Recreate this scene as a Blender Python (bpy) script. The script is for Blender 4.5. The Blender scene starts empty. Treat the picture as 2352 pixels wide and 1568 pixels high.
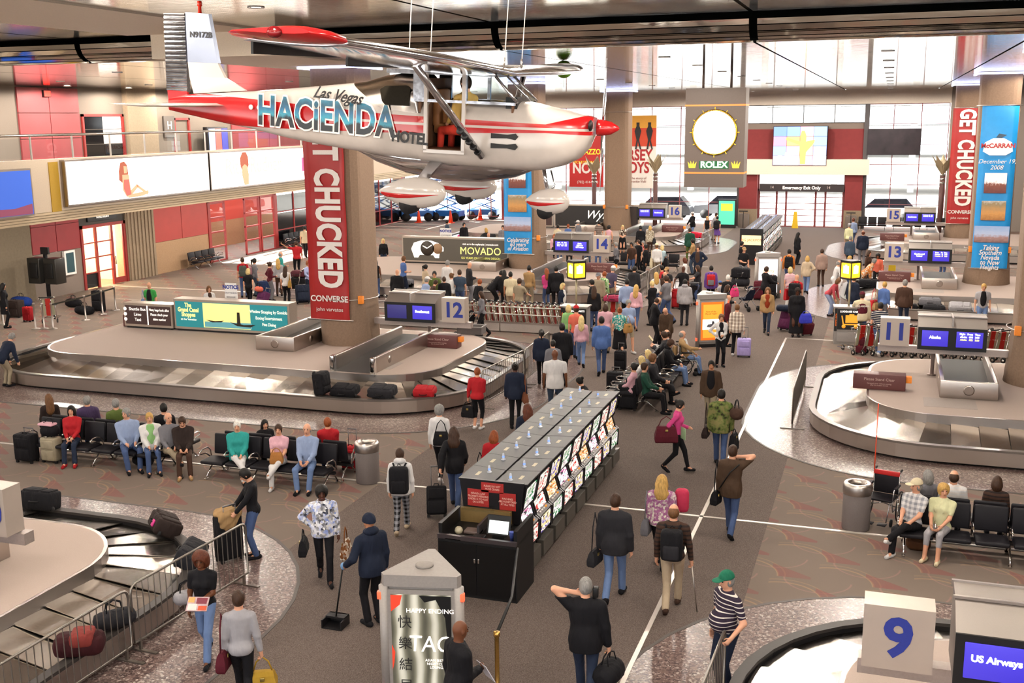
import bpy, bmesh, math, random
import numpy as np
from mathutils import Matrix, Vector
random.seed(4); RNG = np.random.default_rng(4)
S = bpy.context.scene; COL = S.collection
PI = math.pi
# ---------------------------------------------------------------- camera
cam = bpy.data.objects.new('camera', bpy.data.cameras.new('camera')); COL.objects.link(cam)
cam.matrix_world = Matrix(((0.94682653, -0.05447573, 0.31709923, 0), (0.3215766, 0.19206291, -0.92720026, 0), (-0.01039309, 0.9798695, 0.19936838, 7.7), (0, 0, 0, 1)))
cam.data.sensor_width = 36; cam.data.lens = 2520 / 2352 * 36; cam.data.clip_end = 600
S.camera = cam
# ---------------------------------------------------------------- world, sun, exposure
W = bpy.data.worlds.new('sky'); S.world = W; W.use_nodes = True
bg = W.node_tree.nodes['Background']
bg.inputs[0].default_value = (.93, .96, 1, 1); bg.inputs[1].default_value = 2.6      # overcast white sky
sl = bpy.data.lights.new('sun', 'SUN'); sl.energy = 26.0; sl.angle = 0.01; sl.color = (1, .95, .88)
so = bpy.data.objects.new('sun', sl); COL.objects.link(so)
so.rotation_euler = Vector((0.80, -0.02, -0.60)).to_track_quat('-Z', 'Y').to_euler()
vs = S.view_settings; vs.view_transform = 'Standard'; vs.look = 'None'; vs.gamma = 1; vs.use_curve_mapping = False; vs.exposure = 1.3
cy = S.cycles; cy.max_bounces = 6; cy.diffuse_bounces = 3; cy.glossy_bounces = 4; cy.transmission_bounces = 5; cy.transparent_max_bounces = 8
cy.caustics_reflective = False; cy.caustics_refractive = False; cy.sample_clamp_indirect = 6; cy.use_denoising = True; cy.use_adaptive_sampling = True; cy.adaptive_threshold = 0.03
# ---------------------------------------------------------------- materials
def c(h):
    h = h.lstrip('#'); v = [int(h[i:i+2], 16) / 255 for i in (0, 2, 4)]
    return tuple(x / 12.92 if x <= .04045 else ((x + .055) / 1.055) ** 2.4 for x in v) + (1,)
MC = {}
class X:                                        # tiny node-math wrapper
    def __init__(s, nt, o): s.nt, s.o = nt, o
    def op(s, f, *a):
        n = s.nt.nodes.new('ShaderNodeMath'); n.operation = f
        for i, q in enumerate((s,) + a):
            if isinstance(q, X): s.nt.links.new(q.o, n.inputs[i])
            else: n.inputs[i].default_value = q
        return X(s.nt, n.outputs[0])
    def __add__(s, q): return s.op('ADD', q)
    def __sub__(s, q): return s.op('SUBTRACT', q)
    def __mul__(s, q): return s.op('MULTIPLY', q)
    def __truediv__(s, q): return s.op('DIVIDE', q)
    def fr(s): return s.op('FRACT')
    def fl(s): return s.op('FLOOR')
    def lt(s, q): return s.op('LESS_THAN', q)
    def gt(s, q): return s.op('GREATER_THAN', q)
    def ab(s): return s.op('ABSOLUTE')
    def sq(s): return s.op('SQRT')
def base(name, rough=.6, metal=0, spec=.5):
    m = bpy.data.materials.new(name); m.use_nodes = True
    b = m.node_tree.nodes['Principled BSDF']
    b.inputs['Roughness'].default_value = rough; b.inputs['Metallic'].default_value = metal
    b.inputs['Specular IOR Level'].default_value = spec
    return m, m.node_tree, b
def tcoord(nt, kind='Object'):
    t = nt.nodes.new('ShaderNodeTexCoord'); return t.outputs[kind]
def xyz(nt, o):
    s = nt.nodes.new('ShaderNodeSeparateXYZ'); nt.links.new(o, s.inputs[0]); return [X(nt, s.outputs[i]) for i in range(3)]
def mix(nt, f, a, b):
    n = nt.nodes.new('ShaderNodeMix'); n.data_type = 'RGBA'
    for i, q in ((0, f), (6, a), (7, b)):
        if isinstance(q, X): nt.links.new(q.o, n.inputs[i])
        elif hasattr(q, 'is_output'): nt.links.new(q, n.inputs[i])
        else: n.inputs[i].default_value = q
    return n.outputs[2]
def noise(nt, scale, detail=3, co=None, rough=.6):
    n = nt.nodes.new('ShaderNodeTexNoise'); n.inputs['Scale'].default_value = scale; n.inputs['Detail'].default_value = detail; n.inputs['Roughness'].default_value = rough
    nt.links.new(co or tcoord(nt), n.inputs['Vector']); return n
def ramp(nt, f, stops):
    r = nt.nodes.new('ShaderNodeValToRGB'); e = r.color_ramp.elements
    while len(e) < len(stops): e.new(.5)
    for i, (p, q) in enumerate(stops): e[i].position = p; e[i].color = q
    nt.links.new(f.o if isinstance(f, X) else f, r.inputs[0]); return r.outputs[0]
def bump(nt, b, h, strength=.3, dist=.02):
    n = nt.nodes.new('ShaderNodeBump'); n.inputs['Strength'].default_value = strength; n.inputs['Distance'].default_value = dist
    nt.links.new(h.o if isinstance(h, X) else h, n.inputs['Height']); nt.links.new(n.outputs[0], b.inputs['Normal'])
def M(col, rough=.6, metal=0, var=.12, scale=30, spec=.4):
    """plain procedural material: one colour with fine noise variation"""
    k = (col, rough, metal, var, scale, spec)
    if k in MC: return MC[k]
    m, nt, b = base('mat_%d' % len(MC), rough, metal, spec); q = c(col)
    n = noise(nt, scale, 2)
    lo = tuple(max(0, v * (1 - var)) for v in q[:3]) + (1,); hi = tuple(min(1, v * (1 + var)) for v in q[:3]) + (1,)
    nt.links.new(mix(nt, X(nt, n.outputs[0]), lo, hi), b.inputs['Base Color'])
    MC[k] = m; return m
def EM(col, st, key=''):
    st *= .3 if st < 2.1 else .5
    k = ('em', col, st, key)
    if k in MC: return MC[k]
    m, nt, b = base('glow_%d' % len(MC), .5); b.inputs['Base Color'].default_value = c(col)
    b.inputs['Emission Color'].default_value = c(col); b.inputs['Emission Strength'].default_value = st
    m.cycles.emission_sampling = 'NONE' if st < .9 else 'FRONT'
    MC[k] = m; return m
def glass(name, tint=(.95, .97, .97, 1), rough=0.0, alpha=.15):
    k = ('gl', name)
    if k in MC: return MC[k]
    m = bpy.data.materials.new(name); m.use_nodes = True; nt = m.node_tree; nt.nodes.remove(nt.nodes['Principled BSDF'])
    t = nt.nodes.new('ShaderNodeBsdfTransparent'); t.inputs[0].default_value = tint
    g = nt.nodes.new('ShaderNodeBsdfGlossy'); g.inputs['Roughness'].default_value = rough
    fr = nt.nodes.new('ShaderNodeFresnel'); fr.inputs[0].default_value = 1.45
    ge = nt.nodes.new('ShaderNodeNewGeometry'); fx = X(nt, fr.outputs[0]) * (X(nt, ge.outputs['Backfacing']) * -1 + 1)
    mx = nt.nodes.new('ShaderNodeMixShader'); nt.links.new(fx.o, mx.inputs[0]); nt.links.new(t.outputs[0], mx.inputs[1]); nt.links.new(g.outputs[0], mx.inputs[2])
    nt.links.new(mx.outputs[0], nt.nodes['Material Output'].inputs[0]); MC[k] = m; return m
# ---------------------------------------------------------------- mesh helpers
def fastmesh(name, V, faces, smooth=False):
    me = bpy.data.meshes.new(name)
    if isinstance(V, np.ndarray) and isinstance(faces, np.ndarray):
        n, f, w = len(V), len(faces), faces.shape[1]
        me.vertices.add(n); me.vertices.foreach_set('co', V.astype(np.float32).ravel())
        me.loops.add(f * w); me.polygons.add(f)
        me.polygons.foreach_set('loop_start', np.arange(0, f * w, w, dtype=np.int32))
        me.loops.foreach_set('vertex_index', faces.astype(np.int32).ravel())
        me.update(calc_edges=True)
    else:
        me.from_pydata([tuple(v) for v in V], [], faces); me.update()
    if smooth: me.shade_smooth()
    return me
class MB:
    def __init__(s): s.v, s.f, s.sm = [], [], []
    def add(s, V, F, smooth=False):
        o = len(s.v); s.v += [tuple(q) for q in V]; s.f += [tuple(i + o for i in f) for f in F]; s.sm += [smooth] * len(F); return s
    def box(s, x0, y0, z0, x1, y1, z1, mat=None):
        V = [(x, y, z) for z in (z0, z1) for x, y in ((x0, y0), (x1, y0), (x1, y1), (x0, y1))]
        if mat is not None: V = [tuple(mat @ Vector(q)) for q in V]
        return s.add(V, [(3, 2, 1, 0), (4, 5, 6, 7), (0, 1, 5, 4), (1, 2, 6, 5), (2, 3, 7, 6), (3, 0, 4, 7)])
    def rbox(s, x0, y0, z0, x1, y1, z1, r=.03, n=2, mat=None):
        cx, cy_, cz = (x0+x1)/2, (y0+y1)/2, (z0+z1)/2; hx, hy, hz = (x1-x0)/2, (y1-y0)/2, (z1-z0)/2; r = min(r, hx, hy, hz)
        ts = [-1 - 0.0] ; k = n
        def ax(h): return [-h + r * (1 - math.cos(i / k * PI / 2)) if i < k else -h + r for i in range(k + 1)] + [h - r * (1 - math.cos(i / k * PI / 2)) if i > 0 else h for i in range(k, -1, -1)]
        bm = {}; V = []; F = []; A = [ax(hx), ax(hy), ax(hz)]; N = len(A[0])
        def vid(i, j, l):
            q = (i, j, l)
            if q not in bm:
                p = Vector((A[0][i], A[1][j], A[2][l])); inn = Vector((max(-hx+r, min(hx-r, p.x)), max(-hy+r, min(hy-r, p.y)), max(-hz+r, min(hz-r, p.z))))
                d = p - inn
                if d.length > 1e-9: p = inn + d.normalized() * r
                bm[q] = len(V); p = p + Vector((cx, cy_, cz)); V.append(tuple(mat @ p if mat is not None else p))
            return bm[q]
        for i in range(N - 1):
            for j in range(N - 1):
                F += [(vid(i, j, 0), vid(i, j+1, 0), vid(i+1, j+1, 0), vid(i+1, j, 0)), (vid(i, j, N-1), vid(i+1, j, N-1), vid(i+1, j+1, N-1), vid(i, j+1, N-1)),
                      (vid(i, 0, j), vid(i+1, 0, j), vid(i+1, 0, j+1), vid(i, 0, j+1)), (vid(i, N-1, j), vid(i, N-1, j+1), vid(i+1, N-1, j+1), vid(i+1, N-1, j)),
                      (vid(0, i, j), vid(0, i, j+1), vid(0, i+1, j+1), vid(0, i+1, j)), (vid(N-1, i, j), vid(N-1, i+1, j), vid(N-1, i+1, j+1), vid(N-1, i, j+1))]
        return s.add(V, F, True)
    def prism(s, P, z0, z1, axis='z', mat=None):
        n = len(P)
        def pt(p, z): return (p[0], p[1], z) if axis == 'z' else ((p[0], z, p[1]) if axis == 'y' else (z, p[0], p[1]))
        V = [pt(p, z0) for p in P] + [pt(p, z1) for p in P]
        if mat is not None: V = [tuple(mat @ Vector(q)) for q in V]
        F = [tuple(range(n))[::-1], tuple(range(n, 2 * n))] + [(i, (i+1) % n, n + (i+1) % n, n + i) for i in range(n)]
        if axis == 'y': F = [f[::-1] for f in F]
        return s.add(V, F)
    def ring(s, A, B, z0a, z1a, z0b, z1b):
        """solid closed ring between outline A (outer) and B (inner)"""
        n = len(A); V = [(p[0], p[1], z0a) for p in A] + [(p[0], p[1], z1a) for p in A] + [(p[0], p[1], z1b) for p in B] + [(p[0], p[1], z0b) for p in B]; F = []
        for i in range(n):
            j = (i + 1) % n
            for k in range(4): F.append((k*n+i, k*n+j, ((k+1) % 4)*n+j, ((k+1) % 4)*n+i))
        return s.add(V, F)
    def tube(s, P, r, n=6, closed=False, cap=True):
        P = [Vector(p) for p in P]; m = len(P); V = []; rr = r if isinstance(r, (list, tuple)) else [r] * m
        prev = None
        for i in range(m):
            a = P[(i-1) % m] if (i > 0 or closed) else P[i]; b = P[(i+1) % m] if (i < m-1 or closed) else P[i]
            t = (b - a).normalized()
            if prev is None: u = t.orthogonal().normalized()
            else: u = (prev - t * prev.dot(t)); u = u.normalized() if u.length > 1e-6 else t.orthogonal().normalized()
            prev = u; w = t.cross(u)
            V += [tuple(P[i] + (u * math.cos(2*PI*k/n) + w * math.sin(2*PI*k/n)) * rr[i]) for k in range(n)]
        F = []
        for i in range(m if closed else m - 1):
            for k in range(n): F.append((i*n+k, i*n+(k+1) % n, ((i+1) % m)*n+(k+1) % n, ((i+1) % m)*n+k))
        if not closed and cap: F += [tuple(range(n))[::-1], tuple((m-1)*n + k for k in range(n))]
        return s.add(V, F, True)
    def lathe(s, prof, n=20, cx=0, cy=0, cap=True, sx=1, sy=1):
        V = [(cx + r * sx * math.cos(2*PI*k/n), cy + r * sy * math.sin(2*PI*k/n), z) for r, z in prof for k in range(n)]; F = []
        for i in range(len(prof) - 1):
            for k in range(n): F.append((i*n+k, i*n+(k+1) % n, (i+1)*n+(k+1) % n, (i+1)*n+k))
        if cap: F += [tuple(range(n))[::-1], tuple((len(prof)-1)*n + k for k in range(n))]
        return s.add(V, F, True)
    def ball(s, x, y, z, rx, ry=None, rz=None, n=10, m=6):
        ry = ry or rx; rz = rz or rx
        V = [(x, y, z - rz)] + [(x + rx*math.sin(PI*i/m)*math.cos(2*PI*k/n), y + ry*math.sin(PI*i/m)*math.sin(2*PI*k/n), z - rz*math.cos(PI*i/m)) for i in range(1, m) for k in range(n)] + [(x, y, z + rz)]
        F = [(0, 1 + (k+1) % n, 1 + k) for k in range(n)]
        for i in range(m - 2):
            for k in range(n): F.append((1+i*n+k, 1+i*n+(k+1) % n, 1+(i+1)*n+(k+1) % n, 1+(i+1)*n+k))
        e = len(V) - 1
        F += [(1+(m-2)*n+k, 1+(m-2)*n+(k+1) % n, e) for k in range(n)]
        return s.add(V, F, True)
    def loft(s, secs, closed_ends=True, smooth=True):
        n = len(secs[0]); V = [p for q in secs for p in q]; F = []
        for i in range(len(secs) - 1):
            for k in range(n): F.append((i*n+k, i*n+(k+1) % n, (i+1)*n+(k+1) % n, (i+1)*n+k))
        s.add(V, F, smooth)
        if closed_ends: s.add(secs[0], [tuple(range(n))[::-1]]); s.add(secs[-1], [tuple(range(n))])
        return s
    def mesh(s, name):
        me = fastmesh(name, s.v, s.f)
        if any(s.sm): me.polygons.foreach_set('use_smooth', s.sm)
        return me
    def build(s, name, m, parent=None, loc=None, rz=0):
        return link(name, s.mesh(name), m, parent, loc, rz)
def link(name, me, m=None, parent=None, loc=None, rz=0, mw=None):
    o = bpy.data.objects.new(name, me); COL.objects.link(o)
    if m is not None and me is not None:
        if len(me.materials) == 0: me.materials.append(m)
        elif me.materials[0] != m: o.material_slots[0].link = 'OBJECT'; o.material_slots[0].material = m
    if parent is not None: o.parent = parent
    if loc is not None: o.location = loc
    if rz: o.rotation_euler = (0, 0, rz)
    if mw is not None: o.matrix_local = mw
    return o
def tag(o, label=None, cat=None, group=None, kind=None):
    for k, v in (('label', label), ('category', cat), ('group', group), ('kind', kind)):
        if v: o[k] = v
    return o
def thing(name, label, cat, loc=(0, 0, 0), rz=0, group=None):
    o = bpy.data.objects.new(name, None); COL.objects.link(o); o.location = loc; o.rotation_euler = (0, 0, rz)
    return tag(o, label, cat, group)
def struct(o): o['kind'] = 'structure'; return o
KIDS = {}
def dup(root, loc, rz=None, label=None, group=None):
    def cp(o, par):
        q = o.copy(); COL.objects.link(q)
        if par is not None: q.parent = par
        for ch in o.children: cp(ch, q)
        return q
    r = cp(root, None); r.location = loc
    if rz is not None: r.rotation_euler = (0, 0, rz)
    if label: r['label'] = label
    if group: r['group'] = group
    return r
def text(s, size, m, parent=None, loc=(0, 0, 0), rot=(PI/2, 0, 0), al='CENTER', off=0, shear=0, ext=.002, name='lettering', sx=1, sp=1.0, lsp=1.0):
    cu = bpy.data.curves.new(name, 'FONT'); cu.body = s; cu.size = size; cu.align_x = al; cu.align_y = 'CENTER'; cu.offset = off; cu.shear = shear
    cu.extrude = ext; cu.space_character = sp; cu.space_line = lsp; cu.resolution_u = 3; cu.materials.append(m)
    o = bpy.data.objects.new(name, cu); COL.objects.link(o); o.parent = parent; o.location = loc; o.rotation_euler = rot; o.scale = (sx, 1, 1)
    return o
FRONT = (PI/2, 0, 0)              # lettering that faces -Y
# shared materials
STEEL = M('#b9b2ac', .32, 1, .10, 6); STEEL2 = M('#a89e96', .28, 1, .12, 3); CHROME = M('#d8d6d4', .12, 1, .05)
DARK = M('#161416', .45); BLACK = M('#0b0a0b', .5); RUBBER = M('#141214', .75); WHITE = M('#e8e4e0', .5); GREYP = M('#8c8682', .5)
RED = M('#a31d22', .45); BLUE = M('#1d5f9e', .5); CREAM = M('#cbb9a6', .7, 0, .06, 4); SIGNW = M('#b3a599', .42, .35, .05, 4); NUMB = M('#25348a', .5)
BROWN = M('#5e3533', .5, 0, .1, 12); VINYL = M('#17151a', .55, 0, .2, 8, .25); ORANGE = M('#e8862a', .5)
# ---------------------------------------------------------------- floor
AX = -5.95                                       # centre line of the hall
def carpet_mat():
    m, nt, b = base('patterned_carpet', .92, 0, .15); co = tcoord(nt); x, y, z = xyz(nt, co)
    v = (y / .86); row = v.fl(); u = x / 1.55 + row * .5; fu = u.fr(); fv = v.fr()
    px = (fu - .18) * 1.55; py = fv * .86; r = (px * px + py * py).sq()
    wedge = r.gt(.62) * fu.gt(.5) * fu.lt(.93) * fv.lt(.62) * (fv - (fu * -1.2 + 1.22)).lt(0)
    arc = ((r - .62).ab().lt(.02) + (r - .74).ab().lt(.014) * .7).op('MINIMUM', 1)
    arc2 = ((px - .5) * (px - .5) + (py - .9) * (py - .9)).sq(); arc2 = (arc2 - .55).ab().lt(.016)
    n = noise(nt, 120, 2, co); n2 = noise(nt, 1.2, 2, co)
    bc = mix(nt, X(nt, n.outputs[0]), c('#5e534c'), c('#8a7b70'))
    bc = mix(nt, X(nt, n2.outputs[0]) * .5, bc, c('#7d6f66'))
    bc = mix(nt, arc * .35, bc, c('#b08f6a')); bc = mix(nt, arc2 * .3, bc, c('#a87b78')); bc = mix(nt, wedge * (X(nt, n2.outputs[0]) * .8 + .1), bc, c('#83504c'))
    nt.links.new(bc, b.inputs['Base Color']); return m
def aisle_mat():
    m, nt, b = base('grey_carpet', .9, 0, .15); n = noise(nt, 90, 3); n2 = noise(nt, .7, 3)
    bc = ramp(nt, n.outputs[0], [(.3, c('#40342f')), (.5, c('#665a54')), (.72, c('#887a73'))])
    nt.links.new(mix(nt, X(nt, n2.outputs[0]) * .35, bc, c('#62554f')), b.inputs['Base Color']); return m
def terrazzo_mat():
    m, nt, b = base('terrazzo', .28, 0, .4); v = nt.nodes.new('ShaderNodeTexVoronoi'); v.inputs['Scale'].default_value = 30; co = tcoord(nt); nt.links.new(co, v.inputs['Vector'])
    s = nt.nodes.new('ShaderNodeSeparateColor'); nt.links.new(v.outputs['Color'], s.inputs[0])
    bc = ramp(nt, s.outputs[0], [(0, c('#3c2a28')), (.3, c('#584341')), (.55, c('#6f5852')), (.85, c('#7c6862')), (.97, c('#b0a49b'))])
    v2 = nt.nodes.new('ShaderNodeTexVoronoi'); v2.inputs['Scale'].default_value = 55; nt.links.new(co, v2.inputs['Vector'])
    s2 = nt.nodes.new('ShaderNodeSeparateColor'); nt.links.new(v2.outputs['Color'], s2.inputs[0])
    bc = mix(nt, X(nt, s2.outputs[1]).gt(.9) * .45, bc, c('#b4a49a')); nt.links.new(bc, b.inputs['Base Color']); return m
TERR = terrazzo_mat()
def rrect(x0, x1, y0, y1, r, n=10):
    P = []
    for cx, cy_, a0 in ((x1-r, y0+r, -90), (x1-r, y1-r, 0), (x0+r, y1-r, 90), (x0+r, y0+r, 180)):
        P += [(cx + r*math.cos(math.radians(a0 + 90*i/n)), cy_ + r*math.sin(math.radians(a0 + 90*i/n))) for i in range(n + 1)]
    return P
struct(MB().box(-42, -8.4, -.3, 24, 81.5, 0).build('floor', carpet_mat()))
struct(MB().box(AX-4.1, -8, 0, AX+4.1, 79.4, .004).build('floor_aisle_carpet', aisle_mat()))
ROWS = (11.65, 29.8, 48.1, 66.4)
TRIM = M('#cfc6bd', .35, .4, .05); TRIMD = M('#5a5350', .6)
tn = 0
for ry in ROWS:
    for sgn in (-1, 1):
        f = lambda q: 2*AX - q if sgn > 0 else q
        P = [(f(x), y) for x, y in rrect(-28.1, -8.65, ry-6.05, ry+6.1, 4.4)]
        if sgn > 0: P = P[::-1]
        struct(MB().prism(P, 0, .008).build('floor_terrazzo', TERR))
        tn += 1; A = [(f(x), y) for x, y in rrect(-28.13, -8.62, ry-6.08, ry+6.13, 4.43)]; B = [(f(x), y) for x, y in rrect(-28.07, -8.68, ry-6.02, ry+6.07, 4.37)]
        struct(MB().ring(A, B, 0, .012, 0, .012).build('trim_%d' % tn, TRIMD))
def strip(x0, y0, x1, y1, w=.07):
    global tn; tn += 1
    struct(MB().box(min(x0, x1)-w/2, min(y0, y1)-w/2, 0, max(x0, x1)+w/2, max(y0, y1)+w/2, .014).build('trim_%d' % tn, TRIM))
strip(-3.12, -2, -3.12, 39); strip(-26, 20.5, -8.3, 20.5); strip(-7.6, 20.5, 8, 20.5); strip(-3.1, 39, 3, 39); strip(-35, 43.25, -24, 43.25, .22); strip(-26, 57, -8.7, 57)  # the widest strip stands in for a bright line of sunlight on the floor
UX = -36.2
# ---------------------------------------------------------------- ceiling: mirror-finish linear metal panels
def ceil_mat(name, dark, rough):
    m, nt, b = base(name, rough, 1); co = tcoord(nt)
    mp = nt.nodes.new('ShaderNodeMapping'); mp.inputs['Scale'].default_value = (.35, 9, 1); nt.links.new(co, mp.inputs[0])
    n = noise(nt, 1.6, 3, mp.outputs[0]); x, y, z = xyz(nt, co)
    mp2 = nt.nodes.new('ShaderNodeMapping'); mp2.inputs['Scale'].default_value = (1.1, 2.2, 1); nt.links.new(co, mp2.inputs[0]); n2 = noise(nt, 1.3, 2, mp2.outputs[0])
    g = ((y * 5).fr() - .5).ab(); h = X(nt, n.outputs[0]) * .8 + X(nt, n2.outputs[0]) * .5 + g.gt(.46) * .6
    bump(nt, b, h, .28, .012)
    nt.links.new(mix(nt, g.gt(.45), c(dark), c('#4a4640')), b.inputs['Base Color']); return m
CEILF = ceil_mat('mirror_ceiling', '#d6cfc6', .07); CEILN = ceil_mat('mirror_ceiling_near', '#cfc5b0', .12)
seams = [-36.3, -33, -27, -21, -15, -9.0, -3.0, 2.75, 8.6, 14.5, 20.5]
for a, b_ in zip(seams[:-1], seams[1:]):
    struct(MB().box(a+.035, 25.75, 9.3, b_-.035, 79.5, 9.34).build('ceiling_panel', CEILF))
    struct(MB().box(a+.05, -8, 9.9, b_-.05, 24.85, 9.94).build('ceiling_panel', CEILN))
    for k, (y0, z0, y1, z1) in enumerate(((25.28, 9.78, 25.30, 9.66), (25.31, 9.64, 25.37, 9.53), (25.38, 9.51, 25.48, 9.42), (25.50, 9.405, 25.62, 9.35), (25.64, 9.342, 25.74, 9.31))):
        P = [(y0, z0), (y1, z1), (y1+.03, z1+.02), (y0+.03, z0+.02)]
        struct(MB().prism(P, a+.09, b_-.09, 'x').build('ceiling_cove_slat', CEILF))
struct(MB().box(UX-.5, -8, 10.3, 24, 81, 10.5).build('ceiling', M('#0a0908', .9)))
struct(MB().box(UX-.4, -8, 9.94, 24, 24.7, 9.99).build('ceiling_plenum', M('#0a0908', .9)))
struct(MB().box(UX-.4, 25.9, 9.36, 24, 79.5, 9.4).build('ceiling_plenum', M('#0a0908', .9)))
# cream bulkhead over the mezzanine edge
struct(MB().box(-18.6, -8, 9.86, -14.7, 24.3, 9.9).build('ceiling_bulkhead', M('#efe2cf', .7)))
struct(MB().box(-17.9, 24.3, 9.27, -14.3, 32.5, 9.9).build('ceiling_bulkhead', M('#efe2cf', .7)))
# recessed ceiling lights
LENS = EM('#fff6e6', 14, 'lens')
lt = thing('ceiling_light', 'recessed round downlight set in the mirror ceiling', 'ceiling light', (0, 0, 0), 0, 'recessed ceiling lights')
MB().lathe([(.13, 0), (.17, 0), (.17, -.02), (.13, -.012)], 14, cap=False).build('trim_ring', WHITE, lt); MB().lathe([(.129, .0), (.0, .0)], 14, cap=False).build('lens', LENS, lt)
ld = bpy.data.lights.new('lamp', 'SPOT'); ld.energy = 380; ld.spot_size = math.radians(179); ld.spot_blend = .2; ld.shadow_soft_size = .16; ld.color = (1, .90, .78)
lo = bpy.data.objects.new('lamp', ld); COL.objects.link(lo); lo.parent = lt; lo.location = (0, 0, -.06)
first = True
for iy in range(14):
    for x in (-31, -24, -12, -6, -.2, 5.8):
        y = 3.2 + iy * 5.5
        if 24 < y < 26.5: continue
        p = (x, y, 9.9 if y < 25 else 9.3)
        if first: lt.location = p; first = False
        else: dup(lt, p)
# ---------------------------------------------------------------- back wall with windows
MULL = M('#7c3a3d', .5); MULLD = M('#4b4648', .5); REDW = M('#7f2f30', .75, 0, .12, 3); CONC = M('#8d7b66', .85, 0, .18, 14); PANE = glass('window_glass')
BY = 79.6
struct(MB().box(UX, BY-.15, 8.4, 3.65, BY+.3, 9.34).build('wall_back_beam', M('#e6d8ca', .7)))
struct(MB().box(3.65, BY-.2, 0, 24, BY+.3, 9.34).build('wall_back_right', M('#8f837a', .75)))
def window(n, x0, x1, z0, z1, xs, zs, y=BY, mm=MULL, w=.05):
    t = MB(); t.box(x0, y-w, z0, x0+w, y+w, z1).box(x1-w, y-w, z0, x1, y+w, z1).box(x0, y-w, z0, x1, y+w, z0+w).box(x0, y-w, z1-w, x1, y+w, z1)
    fr = struct(t.build('window_%d' % n, mm))
    for i in range(1, xs): X_ = x0 + (x1-x0)*i/xs; MB().box(X_-w*.6, y-w*.8, z0, X_+w*.6, y+w*.8, z1).build('mullion', mm, fr)
    for i in range(1, zs): Z = z0 + (z1-z0)*i/zs; MB().box(x0, y-w*.6, Z-w*.45, x1, y+w*.6, Z+w*.45).build('transom', mm, fr)
    gb = MB().box(0, -.006, 0, (x1-x0)/xs, .006, (z1-z0)/zs).mesh('pane')
    for i in range(xs):
        for k in range(zs): link('pane', gb, PANE, fr, (x0 + (x1-x0)*i/xs, y, z0 + (z1-z0)*k/zs))
    return fr
window(1, -36, -27, .3, 8.4, 5, 6); window(2, -27, -18.6, .3, 8.4, 4, 6); window(3, -18.5, -10.05, .3, 8.4, 4, 6)
window(4, -1.62, 3.6, .3, 8.4, 3, 6); window(5, -9.95, -1.65, 7.15, 8.4, 4, 1, BY, MULLD)
for x in (-27, -18.55, -10, -1.6): struct(MB().box(x-.16, BY-.25, 0, x+.16, BY+.2, 8.4).build('wall_back_post', MULLD))
# entrance portal
struct(MB().box(-9.98, BY-.05, 4.7, -1.67, BY+.25, 6.75).build('wall_back_portal', REDW)); struct(MB().box(-9.98, BY, 6.75, -1.67, BY+.25, 7.15).build('wall_back_band', M('#7d6f66', .7)))
struct(MB().box(-10.2, BY-.9, 3.67, -1.3, BY+.2, 4.72).build('wall_back_canopy', M('#e2d2c2', .7)))
for x0, x1 in ((-9.98, -8.72), (-2.8, -1.67)):
    struct(MB().box(x0, BY-.55, 1.25, x1, BY+.2, 3.67).build('wall_back_pier', REDW)); struct(MB().box(x0-.02, BY-.6, 0, x1+.02, BY+.2, 1.25).build('wall_back_pier_base', CONC))
dr = MB().box(-8.72, BY-.1, 2.52, -2.8, BY+.1, 2.62).box(-8.72, BY-.1, 0, -8.62, BY+.1, 3.67).box(-2.9, BY-.1, 0, -2.8, BY+.1, 3.67).build('door_1', MULL); struct(dr)
gx = [-8.62, -7.4, -6.75, -4.75, -4.1, -2.9]
for a, b_ in zip(gx[:-1], gx[1:]):
    q = MB().box(a, BY-.06, 0, a+.07, BY+.06, 2.52).box(b_-.07, BY-.06, 0, b_, BY+.06, 2.52)
    for z in (0, .36, .78, 1.2, 1.62, 2.05): q.box(a, BY-.05, z, b_, BY+.05, z+.05)
    q.build('door_leaf', MULL, dr); MB().box(a, BY-.008, 0, b_, BY+.008, 2.5).build('pane', PANE, dr)
MB().box(-8.6, BY-.01, 3.1, -2.9, BY+.01, 3.65).build('pane', PANE, dr)
sg = tag(MB().box(-8.55, BY-.62, 2.5, -2.85, BY-.5, 3.02).build('exit_sign', M('#2c2325', .5)), 'dark sign band reading Emergency Exit Only above the glass entrance doors', 'sign')
LW = EM('#fff4ea', 1.6); LDIM = EM('#b9a8a0', .5)
text('Emergency Exit Only', .3, LW, sg, (-5.7, BY-.63, 2.76), FRONT, off=.006)
text('14', .26, LDIM, sg, (-7.7, BY-.63, 2.78)); text('14', .26, LDIM, sg, (-3.9, BY-.63, 2.78))
# ---------------------------------------------------------------- left side: lower wall, mezzanine, upper wall
WX = -35.4
PT = M('#6d6150', .85, 0, .2, 10); REDP = M('#83292d', .6, 0, .1, 2); TANC = M('#a08163', .85, 0, .15, 12); REDF = M('#8c2a27', .45)
struct(MB().box(WX-.6, 8, 0, WX, 38.6, 4.4).build('wall_left', PT))
for y in (14, 20, 26, 32): struct(MB().box(WX, y-.02, 0, WX+.012, y+.02, 4.4).build('wall_left_joint', DARK))
struct(MB().box(WX-.6, 38.6, 0, WX, 41.7, 2.0).build('wall_left_dado', M('#7c6f66', .8)));
for k in range(2): struct(MB().box(WX-.6, 38.62+k*1.54, 2.02, WX+.03, 40.12+k*1.54, 3.2).build('wall_left_panel', REDP)); struct(MB().box(WX-.6, 38.62+k*1.54, 3.22, WX+.03, 40.12+k*1.54, 4.4).build('wall_left_panel', REDP))
struct(MB().box(WX-.6, 44.9, 0, WX+.1, 47.1, 4.4).build('wall_left_pilaster', CONC))
for k in range(8): struct(MB().box(WX+.1, 44.98+k*.27, 0, WX+.16, 45.12+k*.27, 4.4).build('wall_left_rib', CONC))
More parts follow.
